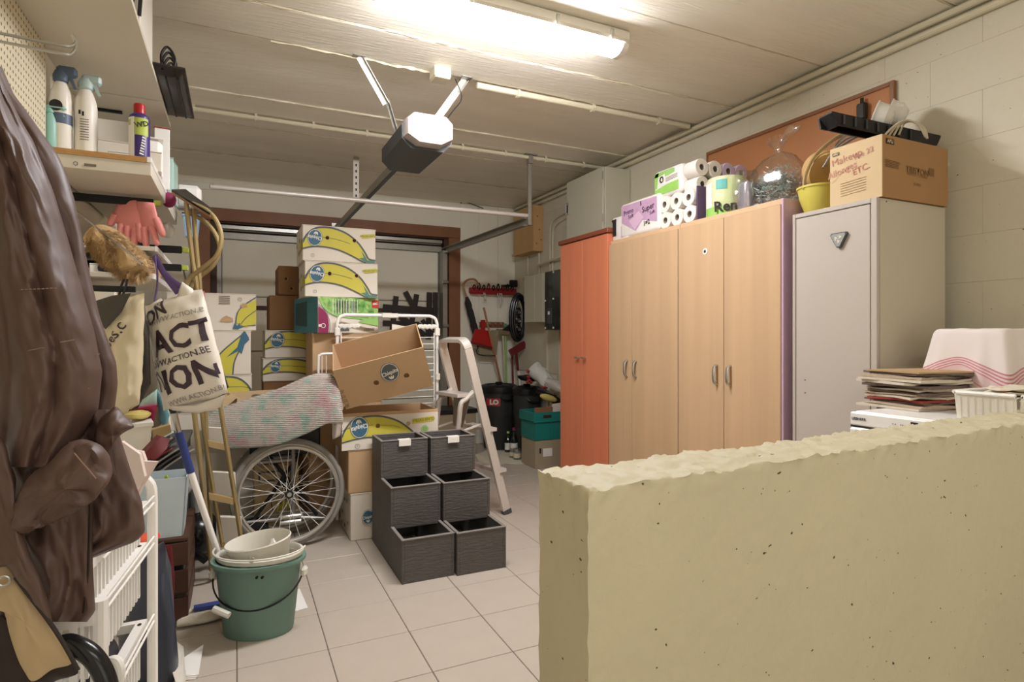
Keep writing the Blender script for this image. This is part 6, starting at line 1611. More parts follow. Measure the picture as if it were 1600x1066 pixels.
# canister vacuum with a thick black hose at the very bottom
p = at_d(84, 1066, 1.04); p.z = 0
t = thing('canister_vacuum', 'white canister vacuum with a thick black hose below the coat hem', 'vacuum cleaner', p)
B().m('gloss_white').lathe([(0, 0), (.085, 0), (.09, .01), (.09, .40), (.08, .46), (.05, .485), (0, .49)], 28).done('body', parent=t)
P = [at_d(x, y, 1.03) for x, y in ((84, 1030), (98, 1008), (118, 1010), (142, 1024), (160, 1050), (170, 1085), (172, 1140))]
B().m('black_gloss').tube(arc(P, 6), .017, 12).done('hose', parent=t, world=True)
P = [at_d(x, y, 1.08) for x, y in ((170, 1034), (181, 1033), (187, 1050), (181, 1085), (172, 1120))]
B().m('gloss_white').tube(arc(P, 5), .009, 10).done('handle', parent=t, world=True)
# dark blue sack behind the trolley
mat('sack_blue', (58, 62, 76), .32, var=.12, scale=12)
g = B().m('sack_blue'); puff(g, [at_d(x, y, 2.0) for x, y in ((238, 858), (258, 848), (268, 890), (275, 960), (277, 1030), (274, 1090), (228, 1120), (190, 1100), (185, 960), (205, 880))], .10, rings=7)
g.jitter(.014, 11, 6); o = g.done('rubbish_sack', smooth=True, thing_=('dark blue rubbish sack behind the white trolley post', 'sack'))
mat('orange_plastic', (214, 84, 52), .45, var=.06)
lump('orange_toy', 'orange plastic piece peeking between coat and trolley post', 'toy', at_d(226, 806, 2.62), (.03, .04, .05), 'orange_plastic', .004, 10, 2)
lump('orange_toy', 'flat orange lid lying in front of the blue tub', 'lid', at_d(232, 845, 1.98), (.035, .05, .012), 'orange_plastic', .003, 10, 5)
g = B().m('dark_red'); puff(g, [at_d(x, y, 2.2) for x, y in ((258, 852), (268, 850), (272, 900), (270, 980), (262, 1000), (256, 900))], .012).jitter(.004, 30, 3); g.done('red_cloth', thing_=('scrap of red cloth beside the dark sack', 'cloth'))
# ------------------------------------------------------------ clutter between trolley and chair
# low table / crate that carries it
t = thing('side_crate', 'wooden crate under the blue tub and newspapers', 'crate', (-.36, 2.86, 0))
for z in (.02, .13, .24): B().m('dark_brown_frame').box((XL+.03, 2.66, z), (-.17, 2.672, z+.09), .002).done('slat', parent=t, world=True); B().m('dark_brown_frame').box((-.182, 2.6725, z), (-.17, 3.10, z+.09), .002).done('slat', parent=t, world=True)
B().m('dark_brown_frame').box((XL+.03, 2.66, .335), (-.17, 3.10, .35), .002).done('top_board', parent=t, world=True)
mat('tub_blue', (192, 204, 208), .35, var=.12, scale=8)
t = thing('tub', 'pale blue plastic tub full of bags on the crate behind the trolley', 'tub', (-.29, 2.74, .351))
g = B().m('tub_blue')
x0, x1, y0, y1 = -.14, .115, -.07, .10
g.prism([(x0+.015, y0+.01, 0), (x1-.015, y0+.01, 0), (x1, y0, .235), (x0, y0, .235)], (0, .004, 0)); g.prism([(x0+.015, y1-.01, 0), (x1-.015, y1-.01, 0), (x1, y1, .235), (x0, y1, .235)], (0, -.004, 0))
g.prism([(x1-.015, y0+.01, 0), (x1-.015, y1-.01, 0), (x1, y1, .235), (x1, y0, .235)], (-.004, 0, 0)); g.prism([(x0+.015, y0+.01, 0), (x0+.015, y1-.01, 0), (x0, y1, .235), (x0, y0, .235)], (.004, 0, 0)); g.box((x0+.015, y0+.01, 0), (x1-.015, y1-.01, .004))
g.done('body', parent=t, smooth=False)
f = Face(Vector((-.29+x0+.02, 2.74+y0-.001, .351)), (1, 0, 0), (0, 0, 1)); b = B().m('print_white').poly(f.P([(.0, .13), (.07, .13), (.07, .20), (.0, .20)], 3)); b.m('ink_soft')
for i in range(4): b.poly(f.P([(.01, .175-i*.01), (.055, .175-i*.01), (.055, .179-i*.01), (.01, .179-i*.01)], 5))
b.done('label', parent=t, world=True, smooth=False)
mat('grey_bag', (128, 124, 122), .35, var=.2, scale=18)
g = B().m('grey_bag'); puff(g, [at_d(x, y, 2.52) for x, y in ((245, 742), (268, 738), (292, 748), (305, 762), (290, 778), (262, 790), (246, 785))], .06, rings=5); g.jitter(.012, 16, 4).done('plastic_bag', smooth=True, thing_=('crumpled grey and yellow bag on top of the blue tub', 'bag'))
puff(B().m('lime_print'), [at_d(x, y, 2.452) for x, y in ((278, 752), (290, 757), (294, 768), (282, 768), (276, 760))], .006).done('yellow_wrapper', thing_=('yellow wrapper on the grey bag in the blue tub', 'wrapper'))
puff(B().m('lime_print'), [at_d(x, y, 2.455) for x, y in ((248, 742), (262, 742), (264, 750), (250, 752))], .006).done('yellow_wrapper', thing_=('small yellow wrapper beside the trolley top', 'wrapper'))
# newspapers heap
mat('news_grey', (132, 126, 118), .8, var=.25, scale=40)
mat('news_dark', (70, 64, 66), .7, var=.3, scale=30)
for i in range(9):
    a = at_d(252+i*7, 735-i*6+R.uniform(-6, 6), 2.62+.02*i); w_ = R.uniform(.05, .09)
    ang = .62; u = Vector((math.cos(ang), .1, math.sin(ang)))*w_; v = Vector((-.2, 1, .0))*.09; a = at_d(262, 722, 2.60)+Vector((-math.sin(ang), 0, math.cos(ang)))*(.019*i-.01)+u*R.uniform(-.3, .5)
    ms = ['news_grey', 'news_dark', 'news_grey', 'dark_red', 'news_dark', 'news_grey', 'mint_board', 'news_dark', 'news_grey'][i]
    rows = [[a+u*(p-.5)*2+v*(q-.5)+Vector((0, 0, .004*math.sin(p*4+q*2))) for p in [k/6 for k in range(7)]] for q in (0, .33, .66, 1)]
    B().m(ms).grid(rows).done('newspaper', solid=.006, smooth=True, thing_=(['grey', 'dark', 'pale grey', 'red-covered', 'black-printed', 'creased grey', 'mint-covered', 'dark crumpled', 'folded grey'][i]+' magazine in the slanting heap above the blue tub, '+['lowest', 'second', 'third', 'fourth', 'fifth', 'sixth', 'seventh', 'eighth', 'topmost'][i]+' of the heap', 'magazine'))
t = thing('wall_cupboard', 'low dark cupboard carrying the magazines and white box by the wall', 'cupboard', (-.44, 3.30, 0))
B().m('dark_grey_plastic').box((XL+.01, 3.15, 0), (-.22, 3.62, .62), .004).done('body', parent=t, world=True)
B().m('dark_grey_plastic').box((XL+.005, 3.14, .6205), (-.21, 3.63, .64), .003).done('top_board', parent=t, world=True)
# white bin, pink folder, teal cloth, red album
t = thing('storage_bin', 'translucent white bin behind the coat cuff', 'bin', at_d(215, 720, 2.3))
g = B().m('white_plastic'); P0 = [at_d(188, 668, 2.28), at_d(238, 664, 2.28), at_d(232, 716, 2.28), at_d(192, 722, 2.28)]
g.prism(P0, (-.03, .16, 0)); g.done('body', parent=t, world=True, smooth=False)
B().m('gloss_white').prism([at_d(186, 664, 2.27), at_d(240, 660, 2.27), at_d(240, 666, 2.27), at_d(186, 670, 2.27)], (-.03, .17, 0)).done('rim', parent=t, world=True, smooth=False)
B().m('yellow_film').ell((0, 0, 0), (.05, .06, .02), 14).jitter(.008, 20, 3).done('sponge', thing_=('yellowish cloth lying on the white bin by the coat cuff', 'cloth')).location = at_d(214, 656, 2.34)
mat('pink_folder', (168, 44, 92), .5, var=.1)
B().m('pink_folder').prism([at_d(202, 640, 2.36), at_d(246, 633, 2.36), at_d(240, 662, 2.40), at_d(214, 652, 2.38)], (-.02, .05, 0)).done('folder', thing_=('magenta folder poking out below the beige bag', 'folder'))
mat('teal_cloth', (92, 142, 152), .7, var=.12)
g = B().m('teal_cloth'); puff(g, [at_d(x, y, 2.42) for x, y in ((244, 606), (256, 620), (264, 650), (258, 668), (250, 660), (246, 630))], .02); g.jitter(.004, 20, 2).done('cloth', smooth=True, thing_=('teal cloth hanging beside the magenta folder', 'cloth'))
g = B().m('poly_white'); puff(g, [at_d(x, y, 2.44) for x, y in ((258, 620), (266, 650), (268, 672), (258, 672), (256, 645))], .02); g.jitter(.004, 20, 6).done('cloth', smooth=True, thing_=('white cloth hanging beside the teal cloth', 'cloth'))
g = B().m('mint_board'); puff(g, [at_d(x, y, 2.40) for x, y in ((206, 636), (228, 620), (246, 608), (246, 634), (222, 640))], .02); g.jitter(.004, 20, 6).done('paper_bag', smooth=True, thing_=('mint paper bag behind the beige carrier bag', 'bag'))
mat('album_red', (116, 46, 50), .6, var=.12)
B().m('album_red').prism([at_d(218, 718, 2.06), at_d(252, 682, 2.14), at_d(266, 686, 2.16), at_d(260, 702, 2.14), at_d(244, 718, 2.08)], (-.02, .05, .0)).done('album', thing_=('dark red album leaning above the paper sheaf', 'album'))
B().m('orange_plastic' if False else 'gold_wood').prism([at_d(238, 672, 2.3), at_d(266, 664, 2.3), at_d(268, 676, 2.3), at_d(240, 690, 2.3)], (-.01, .04, 0)).done('wood_offcut', thing_=('yellowish wooden slat behind the red album', 'slat'))
# vacuum-like black appliance on the floor behind the pole
mat('chrome_part', (176, 174, 170), .25, .7, var=.05)
VC = at_z(310, 868, 0)
t = thing('vacuum_cleaner', 'black vacuum cleaner with a grey vent lying on the floor behind the pole', 'vacuum cleaner', (VC.x, VC.y, 0))
B().m('black_gloss').ell((VC.x, VC.y, .12), (.10, .13, .12), 22).done('body', parent=t, world=True)
B().m('chrome_part').tube(arc([at_d(312, 850, 3.0), at_d(308, 838, 2.98), at_d(300, 838, 2.98), at_d(298, 856, 2.98)], 4), .012, 8).done('vent', parent=t, world=True)
B().m('chrome_part').lathe([(.03, 0), (.03, .12), (.02, .14), (0, .14)], 16, M=Matrix.Translation((VC.x-.01, VC.y-.02, .235))).done('cylinder', parent=t, world=True)
B().m('black_gloss').prism([at_d(262, 842, 2.75), at_d(268, 838, 2.75), at_d(325, 876, 2.85), at_d(318, 882, 2.85)], (0, .05, 0)).done('flat_nozzle', parent=t, world=True)
# ============================================================ RIGHT: things on the wardrobes and behind the half wall
TZ = BZ+.0065
mat('tissue', (230, 222, 212), .9, var=.04, scale=20, bump=.2, bscale=120)
mat('tissue_core', (150, 140, 128), .9, var=.1)
mat('lilac_print', (196, 158, 186), .5, var=.16, scale=18)
mat('lilac_pale', (214, 178, 200), .5, var=.05)
mat('green_pack', (150, 198, 96), .5, var=.15, scale=14)
mat('film_white', (236, 230, 222), .3, var=.04)
mat('purple_dark', (84, 62, 96), .45, var=.1)
mat('lilac_tissue', (208, 188, 214), .9, var=.05)
def roll(label, c, axis, r, L_, group, m='tissue', name='toilet_roll'):
    c = Vector(c); axis = Vector(axis).normalized()
    t = thing(name, label, 'toilet roll', c-Vector((0, 0, r)), group=group)
    M4 = Matrix.Translation(c)@axis.to_track_quat('Z', 'Y').to_matrix().to_4x4()
    h = L_/2
    g = B().m(m).lathe([(r*.38, -h), (r*.96, -h), (r, -h+.005), (r, h-.005), (r*.96, h), (r*.38, h), (r*.38, h-.03), (r*.38, -h)], 24, M=M4); g.done('paper', parent=t, world=True)
    B().m('tissue_core').lathe([(r*.375, -h+.002), (r*.375, h-.004), (r*.33, h-.004), (r*.33, -h+.002)], 18, M=M4).lathe([(r*.33, h-.03), (0, h-.03)], 18, M=M4).done('core', parent=t, world=True)
    return t
# block of rolls: axis -X, row along Y
XR0 = 2.27
r = .0535
ysr = [at_x(px, 340, XR0).y for px in (1022, 1040, 1058, 1077)]
dy = (ysr[0]-ysr[-1])/3
r = dy/2*.99
names = ('first', 'second', 'third', 'fourth')
for i in range(4):
    roll(['toilet roll at the left end of the bottom row beside the pink pack', 'second toilet roll from the left in the bottom row', 'third toilet roll from the left in the bottom row', 'right end toilet roll of the bottom row beside the dark pack side'][i], (XR0+.05, ysr[0]-dy*i, TZ+r+.001), (-1, 0, 0), r, .10, 'toilet rolls in the double row')
for i in range(1, 4):
    roll(['', 'left toilet roll of the upper row above the pink pack edge', 'middle toilet roll of the upper row', 'right end toilet roll of the upper row under the green pack'][i], (XR0+.05, ysr[0]-dy*i+dy*.08, TZ+3*r-.004), (-1, 0, 0), r, .10, 'toilet rolls in the double row')
B().m('purple_dark').box((XR0+.002, ysr[3]-r-.012, TZ+.001), (XR0+.16, ysr[3]-r-.002, TZ+4*r-.004), .002).done('pack_wrapper', thing_=('dark purple wrapper side at the end of the roll rows', 'wrapper'))
# pink pack
ya, yb = at_x(968, 345, 2.25).y, at_x(1029, 335, 2.25).y
t = thing('toilet_paper_pack', 'pink printed toilet paper pack left of the roll rows', 'toilet paper', (2.31, (ya+yb)/2, TZ))
g = B().m('film_white'); g.box((2.252, yb, TZ+.001), (2.37, ya, TZ+.225), .025, seg=3); g.done('pack', parent=t, world=True)
f = Face((2.2515, ya-.004, TZ), (0, -1, 0), (0, 0, 1)); w_ = ya-yb
B().m('lilac_print').poly(f.P([(.02, .10), (w_*.42, .03), (w_*.6, .085), (w_-.02, .055), (w_-.022, .205), (.022, .208)], 1)).done('pink_print', parent=t, world=True, smooth=False)
B().m('lilac_pale').poly(f.P([(w_*.40, .04), (w_*.62, .10), (w_*.5, .15), (w_*.25, .10)], 2)).done('diamond', parent=t, world=True, smooth=False)
text(t, 'Primo', f, w_*.24, .160, .042, 'purple_dark', .1, 3, bold=.0006); text(t, 'Soft', f, w_*.30, .128, .034, 'purple_dark', .1, 3, bold=.0005)
text(t, '5', f, w_*.56, .188, .034, 'ink', .05, 3, bold=.001); text(t, 'Super', f, w_*.74, .150, .050, 'ink', .12, 3, bold=.0008); text(t, 'Soft', f, w_*.84, .115, .03, 'purple_dark', .12, 3, bold=.0006)
text(t, '1=2', f, w_*.70, .062, .040, 'ink', .1, 3, bold=.0012)
# white pack with black end
ya, yb = at_x(955, 355, 2.25).y, at_x(984, 355, 2.25).y
t = thing('tissue_pack', 'white tissue pack with a black end at the edge of the cherry wardrobe', 'tissue', (2.31, (ya+yb)/2, TZ))
B().m('film_white').box((2.256, yb+.016, TZ+.001), (2.36, ya-.004, TZ+.155), .012, seg=2).done('pack', parent=t, world=True)
B().m('ink').box((2.252, ya-.05, TZ+.03), (2.2555, ya-.012, TZ+.14), .001).box((2.250, ya-.05, TZ+.125), (2.257, ya-.006, TZ+.140), .001).done('black_print', parent=t, world=True)
f = Face((2.2555, yb+.10, TZ), (0, -1, 0), (0, 0, 1)); B().m('lilac_print').poly(f.P([(.0, .01), (.09, .02), (.09, .08), (.03, .11), (.0, .08)], 1)).done('lilac_print', parent=t, world=True, smooth=False)
# green pack on top of the rows
ya, yb = at_x(1021, 280, 2.28).y, at_x(1066, 280, 2.28).y
zb = TZ+4*r-.004
t = thing('toilet_paper_pack', 'green and white toilet paper pack lying on top of the roll rows', 'toilet paper', (2.38, (ya+yb)/2, zb))
B().m('film_white').box((2.28, yb, zb+.001), (2.50, ya, zb+.165), .022, seg=3).done('pack', parent=t, world=True)
f = Face((2.2795, ya, zb), (0, -1, 0), (0, 0, 1)); w_ = ya-yb
B().m('green_pack').poly(f.P([(.012, .015), (w_-.03, .02), (w_-.03, .075), (w_*.5, .07), (.012, .05)], 1)).poly(f.P([(.012, .055), (.035, .06), (.05, .152), (.012, .145)], 1)).poly(f.P([(.012, .125), (w_*.7, .14), (w_*.7, .152), (.02, .15)], 1)).done('green_print', parent=t, world=True, smooth=False)
B().m('green_band').poly(f.P([(w_*.42, .115), (w_*.75, .125), (w_*.75, .150), (w_*.42, .142)], 2)).done('pale_green_print', parent=t, world=True, smooth=False)
B().m('ink').poly(f.P(ell2(w_*.30, .105, .018, .020), 2)).m('print_white').poly(f.P(ell2(w_*.30+.003, .103, .008, .011), 3)).done('round_logo', parent=t, world=True, smooth=False)
b = B().m('ink_soft')
for i in range(3): b.poly(f.P([(w_*.45, .085+i*.009), (w_*.85, .092+i*.009), (w_*.85, .095+i*.009), (w_*.45, .088+i*.009)], 2))
b.done('small_print', parent=t, world=True, smooth=False)
rr = .052
for i, px in enumerate((1077, 1096, 1115, 1132)):
    p = at_y(px, 267+i*1.5, yb-.05); 
    roll(['toilet roll next to the green pack in the top row', 'second toilet roll of the top row right of the green pack', 'lilac toilet roll, third of the top row', 'lilac toilet roll at the right end of the top row'][i], (2.33+i*.098, yb-.052, zb+.115), (0, -1, 0), .048, .10, 'toilet rolls beside the green pack', 'tissue' if i < 2 else 'lilac_tissue')
for i in range(4): roll(['toilet roll lying below the top row beside the kitchen roll pack', 'second toilet roll of the lower layer behind the kitchen roll pack', 'third toilet roll of the lower layer behind the kitchen roll pack', 'fourth toilet roll of the lower layer behind the kitchen roll pack'][i], (2.335+i*.096, yb-.052, zb+.049-.028), (0, -1, 0), .046, .10, 'toilet rolls beside the green pack')
B().m('film_white').box((2.385, yb-.11, TZ+.001), (2.68, ya, zb-.030), .02, seg=2).done('toilet_paper_pack', thing_=('plain white toilet paper pack behind the roll rows', 'toilet paper'))
# kitchen roll pack
ya, yb = at_x(1089, 310, 2.29).y, at_x(1135, 305, 2.29).y
t = thing('kitchen_roll_pack', 'green printed kitchen roll pack with black lettering on the beech wardrobe', 'kitchen roll', (2.36, (ya+yb)/2, TZ))
yc = (ya+yb)/2; rw = (ya-yb)/2
mat('kitchen_print', (196, 208, 150), .45, var=.1, scale=8, col2=(214, 204, 178), ramp=(.4, .6))
g = B().m('kitchen_print'); g.lathe([(0, .001), (rw*.95, .001), (rw, .012), (rw, .205), (rw*.9, .222), (rw*.3, .222), (0, .215)], 28, M=Matrix.Translation((2.40, yc, TZ))); g.done('pack', parent=t, world=True)
def wrap(par, a0, a1, z0, z1, m, k=1.01, nm='print', tri=False):
    n_ = 12; rows = []
    for z in (z0, z1):
        rows.append([(2.40+rw*k*math.cos(math.radians(a0+(a1-a0)*i/n_)), yc+rw*k*math.sin(math.radians(a0+(a1-a0)*i/n_)), TZ+z) for i in range(n_+1)])
    return B().m(m).grid(rows).done(nm, parent=par, world=True)
mat('aqua_print', (98, 178, 168), .5, var=.1)
wrap(t, 150, 235, .012, .06, 'green_pack'); wrap(t, 195, 225, .15, .20, 'aqua_print', 1.02, 'flower_print'); wrap(t, 150, 180, .06, .19, 'film_white', 1.012, 'white_print')
a_ = math.radians(222); f = Face((2.40+rw*1.03*math.cos(a_), yc+rw*1.03*math.sin(a_), TZ), (-math.sin(a_), math.cos(a_), 0), (0, 0, 1))
text(t, 'Ren', f, .0, .055, .075, 'ink', .05, 3, bold=.002)
mat('silver_film', (176, 172, 180), .18, .6, var=.25, scale=22)
ya = at_x(1133, 310, 2.30).y; 
g = B().m('silver_film').box((2.34, ya-.105, TZ+.014), (2.50, ya-.032, TZ+.17), .025, seg=3).jitter(.012, 16, 4)
o = g.done('kitchen_roll_pack', thing_=('crinkled silvery pack right of the kitchen roll pack', 'kitchen roll'))
# clear bag of tinsel
mat('bag_film', (240, 238, 234), .1, var=0)
def film(m, lo=.10, hi=.55, rough=.12):
    nt = m.node_tree; N = nt.nodes; L = nt.links; out = [n for n in N if n.type == 'OUTPUT_MATERIAL'][0]
    tr = N.new('ShaderNodeBsdfTransparent'); gl = N.new('ShaderNodeBsdfGlossy'); gl.inputs['Roughness'].default_value = rough
    lw = N.new('ShaderNodeLayerWeight'); lw.inputs[0].default_value = .35
    rp = N.new('ShaderNodeMapRange'); rp.inputs[3].default_value = lo; rp.inputs[4].default_value = hi; L.new(lw.outputs['Facing'], rp.inputs[0])
    mx = N.new('ShaderNodeMixShader'); L.new(rp.outputs[0], mx.inputs[0]); L.new(tr.outputs[0], mx.inputs[1]); L.new(gl.outputs[0], mx.inputs[2]); L.new(mx.outputs[0], out.inputs[0])
film(MATS['bag_film'])
yb_ = at_x(1207, 300, 2.42).y
t = thing('tinsel_bag', 'clear plastic bag of silver tinsel on the beech wardrobe', 'bag', (2.45, yb_, TZ))
prof = [(.02, .002), (.13, .004), (.165, .04), (.165, .12), (.135, .19), (.085, .235), (.030, .262), (.020, .275), (.035, .30), (.055, .335)]
g = B().m('bag_film').lathe(prof, 40, sx=.75, sy=1.0, M=Matrix.Translation((2.46, yb_, TZ+.026))); g.jitter(.020, 14, 4); g.jitter(.009, 45, 2)
g.done('film', parent=t, world=True, smooth=True)
B().m('bag_film').ell((0, 0, 0), (.085, .075, .115), 26, M=Matrix.Translation((2.42, yb_+.175, TZ+.135))).jitter(.022, 15, 9).jitter(.009, 42, 4).done('film', parent=t, world=True, smooth=True)
mat('tinsel', (236, 240, 238), .25, .3, var=.2, scale=40)
mat('tinsel_dark', (140, 164, 158), .3, .3, var=.2, scale=40)
g = B().m('tinsel')
for i in range(2600):
    a = R.uniform(0, 2*PI); q = R.random()**.6; z = R.uniform(.008, .235)*(.55+.45*R.random())
    rr_ = .145*q*(1-.5*(z/.235)**2); p = Vector((2.46+rr_*.75*math.cos(a), yb_+rr_*.95*math.sin(a), TZ+z+.004))
    d = Vector((R.uniform(-1, 1), R.uniform(-1, 1), R.uniform(-.7, 1))).normalized()*R.uniform(.012, .035); w_ = d.orthogonal().normalized()*.0032
    if p.z+d.z < TZ+.004: d.z = abs(d.z)
    if i == 800: g.m('tinsel_dark')
    v = [g.bm.verts.new(x) for x in (p-w_, p+w_, p+d+w_*.3, p+d-w_*.3)]; f_ = g.bm.faces.new(v); f_.material_index = g.cur
g.done('tinsel', parent=t, world=True, smooth=False, kind='stuff')
# knot flap
puff(B().m('bag_film'), [at_x(x, y, 2.46) for x, y in ((1216, 222), (1224, 206), (1234, 194), (1252, 196), (1246, 206), (1232, 214), (1222, 228))], .012).jitter(.008, 30, 3).done('knot', parent=t, world=True, smooth=True)
# rattan roll, hoop and yellow bowl on the cabinet
mat('cork_tan', (190, 152, 96), .75, var=.14, scale=14, bump=.4, bscale=40)
mat('hoop_wood', (196, 172, 128), .55, var=.08)
mat('yellow_bowl', (204, 190, 88), .42, var=.05)
c = Vector((2.335, 1.768, WZ+.003))
t = thing('bowl', 'mustard yellow plastic bowl on the front edge of the white cabinet', 'bowl', c)
B().m('yellow_bowl').lathe([(0, 0), (.050, 0), (.057, .006), (.080, .07), (.088, .112), (.093, .114), (.093, .122), (.086, .122), (.076, .07), (.053, .010), (0, .008)], 36).done('bowl', parent=t)
t = thing('round_basket', 'round tan wooden drum tilted in the yellow bowl', 'basket', c+Vector((.03, 0, .09)))
Mr = Matrix.Translation(c+Vector((.05, .012, .205)))@Matrix.Rotation(math.radians(-62), 4, 'X')@Matrix.Rotation(math.radians(30), 4, 'Y')
B().m('cork_tan').lathe([(.0, -.05), (.080, -.05), (.083, -.045), (.083, .045), (.080, .05), (.056, .05), (.052, .04), (.052, -.025), (0, -.025)], 32, M=Mr).done('drum', parent=t, world=True)
B().m('dark_red').lathe([(.0515, -.022), (0, -.022)], 24, M=Mr).done('red_inside', parent=t, world=True)
hp = [at_d(x, y, d) for x, y, d in ((1256, 296, 2.57), (1259, 272, 2.57), (1272, 246, 2.57), (1292, 226, 2.58), (1312, 212, 2.60), (1330, 206, 2.62), (1342, 208, 2.66))]
B().m('hoop_wood').tube(arc(hp, 5), .010, 8, flat=(.5, 1)).done('hoop', thing_=('pale wooden hoop arching from the yellow bowl to the box', 'hoop'))
for k_ in range(3):
    pts = [at_d(x, y, 2.55+.02*k_) for x, y in ((1286+4*k_, 262-3*k_), (1300+2*k_, 240-4*k_), (1318, 226-6*k_), (1338, 214-3*k_), (1350, 208))]
    B().m('galvanised').tube(arc(pts, 5), .005, 6).done('cable', thing_=('grey cable arching behind the lettered box, '+('lowest', 'middle', 'topmost')[k_]+' of three', 'cable'), )
# lettered carton
Y0, Y1 = at_x(1378, 260, XW-.005).y, at_x(1297, 280, XW-.005).y
x1 = at_y(1481, 260, Y0).x
zt = at_x(1378, 209, XW-.005).z
t = thing('cardboard_box', 'brown carton with red handwriting on the white cabinet', 'box', (2.45, (Y0+Y1)/2, WZ+.003))
zb = WZ+.003
g = B().m('cardboard_pale')
th = .005
g.box((XW-.005, Y0, zb), (XW-.005+th, Y1, zt)); g.done('side_panel', parent=t, world=True, smooth=False)
B().m('cardboard_in').box((XW+.0005, Y0, zb), (x1, Y0+th, zt)).done('front_panel', parent=t, world=True, smooth=False)
B().m('cardboard').box((XW+.0005, Y1-th, zb), (x1, Y1, zt)).done('back_panel', parent=t, world=True, smooth=False)
B().m('cardboard').box((x1-th, Y0+th, zb), (x1, Y1-th, zt)).done('side_panel', parent=t, world=True, smooth=False)
B().m('cardboard_in').box((XW+.0005, Y0+th, zb), (x1-th, Y1-th, zb+.005)).done('bottom_panel', parent=t, world=True, smooth=False)
f = Face((XW-.0055, Y1, zb), (0, -1, 0), (0, 0, 1)); w_, h_ = Y1-Y0, zt-zb
mat('ink_red2', (196, 140, 120), .7, var=0)
def logo_bpost(face, x, y, s):
    b = B().m('ink').poly(face.P([(x, y), (x+s, y), (x+s, y+s*.42), (x, y+s*.42)], 2)); lg = b.done('printed_logo', parent=t, world=True, smooth=False)
    text(lg, 'APLI', face, x+s*.5, y+s*.2, s*.38, 'cardboard_pale', 0, 3, bold=.0008)
logo_bpost(f, .012, h_*.86, .030)
text(t, 'Makeup', f, w_*.34, h_*.77, .042, 'ink_red', .12, 2); text(t, 'The 22', f, w_*.66, h_*.77, .030, 'ink_red2', .2, 2, bold=.0003)
text(t, 'Allonges', f, w_*.25, h_*.58, .037, 'ink_red2', .2, 2, bold=.0004); text(t, 'ETC.', f, w_*.62, h_*.52, .036, 'ink_red', .2, 2, bold=.0005)
b = B().m('ink_red2'); ribbon(b, [(w_*.04, h_*.40), (w_*.22, h_*.52), (w_*.42, h_*.62)], .0016, f, 2); b.done('underline', parent=t, world=True, smooth=False)
b = B().m('ink_brown')
for i in range(6): b.poly(f.P([(w_*.22, h_*(.14+i*.042)), (w_*.72, h_*(.165+i*.042)), (w_*.72, h_*(.172+i*.042)), (w_*.22, h_*(.147+i*.042))], 2))
b.done('printed_text', parent=t, world=True, smooth=False)
f = Face((XW-.005, Y0-.0005, zb), (1, 0, 0), (0, 0, 1)); w_ = x1-XW
logo_bpost(f, .022, h_*.86, .05)
b = B().m('ink_brown')
for i in range(5): b.poly(f.P([(.018, h_*(.49+i*.025)), (.10+(.02 if i > 2 else 0), h_*(.48+i*.025)), (.10, h_*(.495+i*.025)), (.018, h_*(.505+i*.025))], 2))
b.done('printed_text', parent=t, world=True, smooth=False)
B().m('ink_brown').poly(f.P([(w_*.70, h_*.47), (w_*.78, h_*.465), (w_*.78, h_*.60), (w_*.70, h_*.605)], 2)).done('printed_symbol', parent=t, world=True, smooth=False)
text(t, 'TRISTON', f, w_*.52, h_*.50, .036, 'ink_brown', -.02, 2, bold=.0008); text(t, 'PRODUCT OF SPAIN', f, w_*.52, h_*.43, .014, 'ink_brown', -.02, 2); text(t, '5-19/1', f, w_*.52, h_*.28, .018, 'ink_brown', -.02, 2)
# black tray, white bowls, cable coil on the carton
t = thing('plant_tray', 'black ribbed plastic tray lying on the lettered carton', 'tray', (2.40, 1.60, zt))
A, Bq = at_d(1300, 176, 2.38), at_d(1470, 214, 2.50)
u = (Bq-A); u_ = u.normalized(); side = Vector((u_.y, -u_.x, 0)).normalized()*-1
if side.y < 0: side = -side
up_ = Vector((0, 0, .045))
g = B().m('black_plastic').prism([A, Bq, Bq+side*.07, A+side*.07], Vector((0, 0, .006))); g.prism([A, Bq, Bq-up_*.9+u_*-.02, A-up_+u_*.03], side*.008).prism([A+side*.07, Bq+side*.07, Bq+side*.06-up_*.9, A+side*.06-up_], side*.008).prism([A, A+side*.07, A+side*.06-up_+u_*.03, A+side*.01-up_+u_*.03], u_*.008)
g.done('tray', parent=t, world=True, smooth=False)
for i in range(7):
    p = A+u_*(.05+i*.055)-side*.003; B().m('dark_grey_plastic').prism([p, p+u_*.008, p+u_*.008-up_*.85, p-up_*.85], side*-.004).done('rib', parent=t, world=True, smooth=False)
mat('frosted_bowl', (232, 228, 220), .4, var=.03, sub=.1)
for i, (px, py, d, lab) in enumerate(((1372, 183, 2.50, 'frosted white bowl lying on its side on the black tray, left of two'), (1394, 180, 2.56, 'larger frosted white bowl behind the other on the black tray'))):
    p = at_d(px, py, d); Mb_ = Matrix.Rotation(math.radians(72), 4, 'X')@Matrix.Rotation(math.radians(-25), 4, 'Y')
    t = thing('bowl', lab, 'bowl', p)
    t.rotation_euler = (math.radians(-70), 0, math.radians(35)); 
    B().m('frosted_bowl').lathe([(0, -.05), (.035, -.05), (.055, -.03), (.062, .012), (.066, .014), (.066, .018), (.058, .016), (.05, -.026), (0, -.044)], 28).done('bowl', parent=t)
    B().m('frosted_bowl').tube([(.030*math.cos(2*PI*k_/20), .030*math.sin(2*PI*k_/20), -.052) for k_ in range(20)], .003, 6, closed=True).done('foot_ring', parent=t)
mat('beige_cable', (200, 188, 164), .5, var=.04)
t = thing('cable_coil', 'beige cable coil hanging over the lettered carton edge', 'cable', at_d(1420, 200, 2.4))
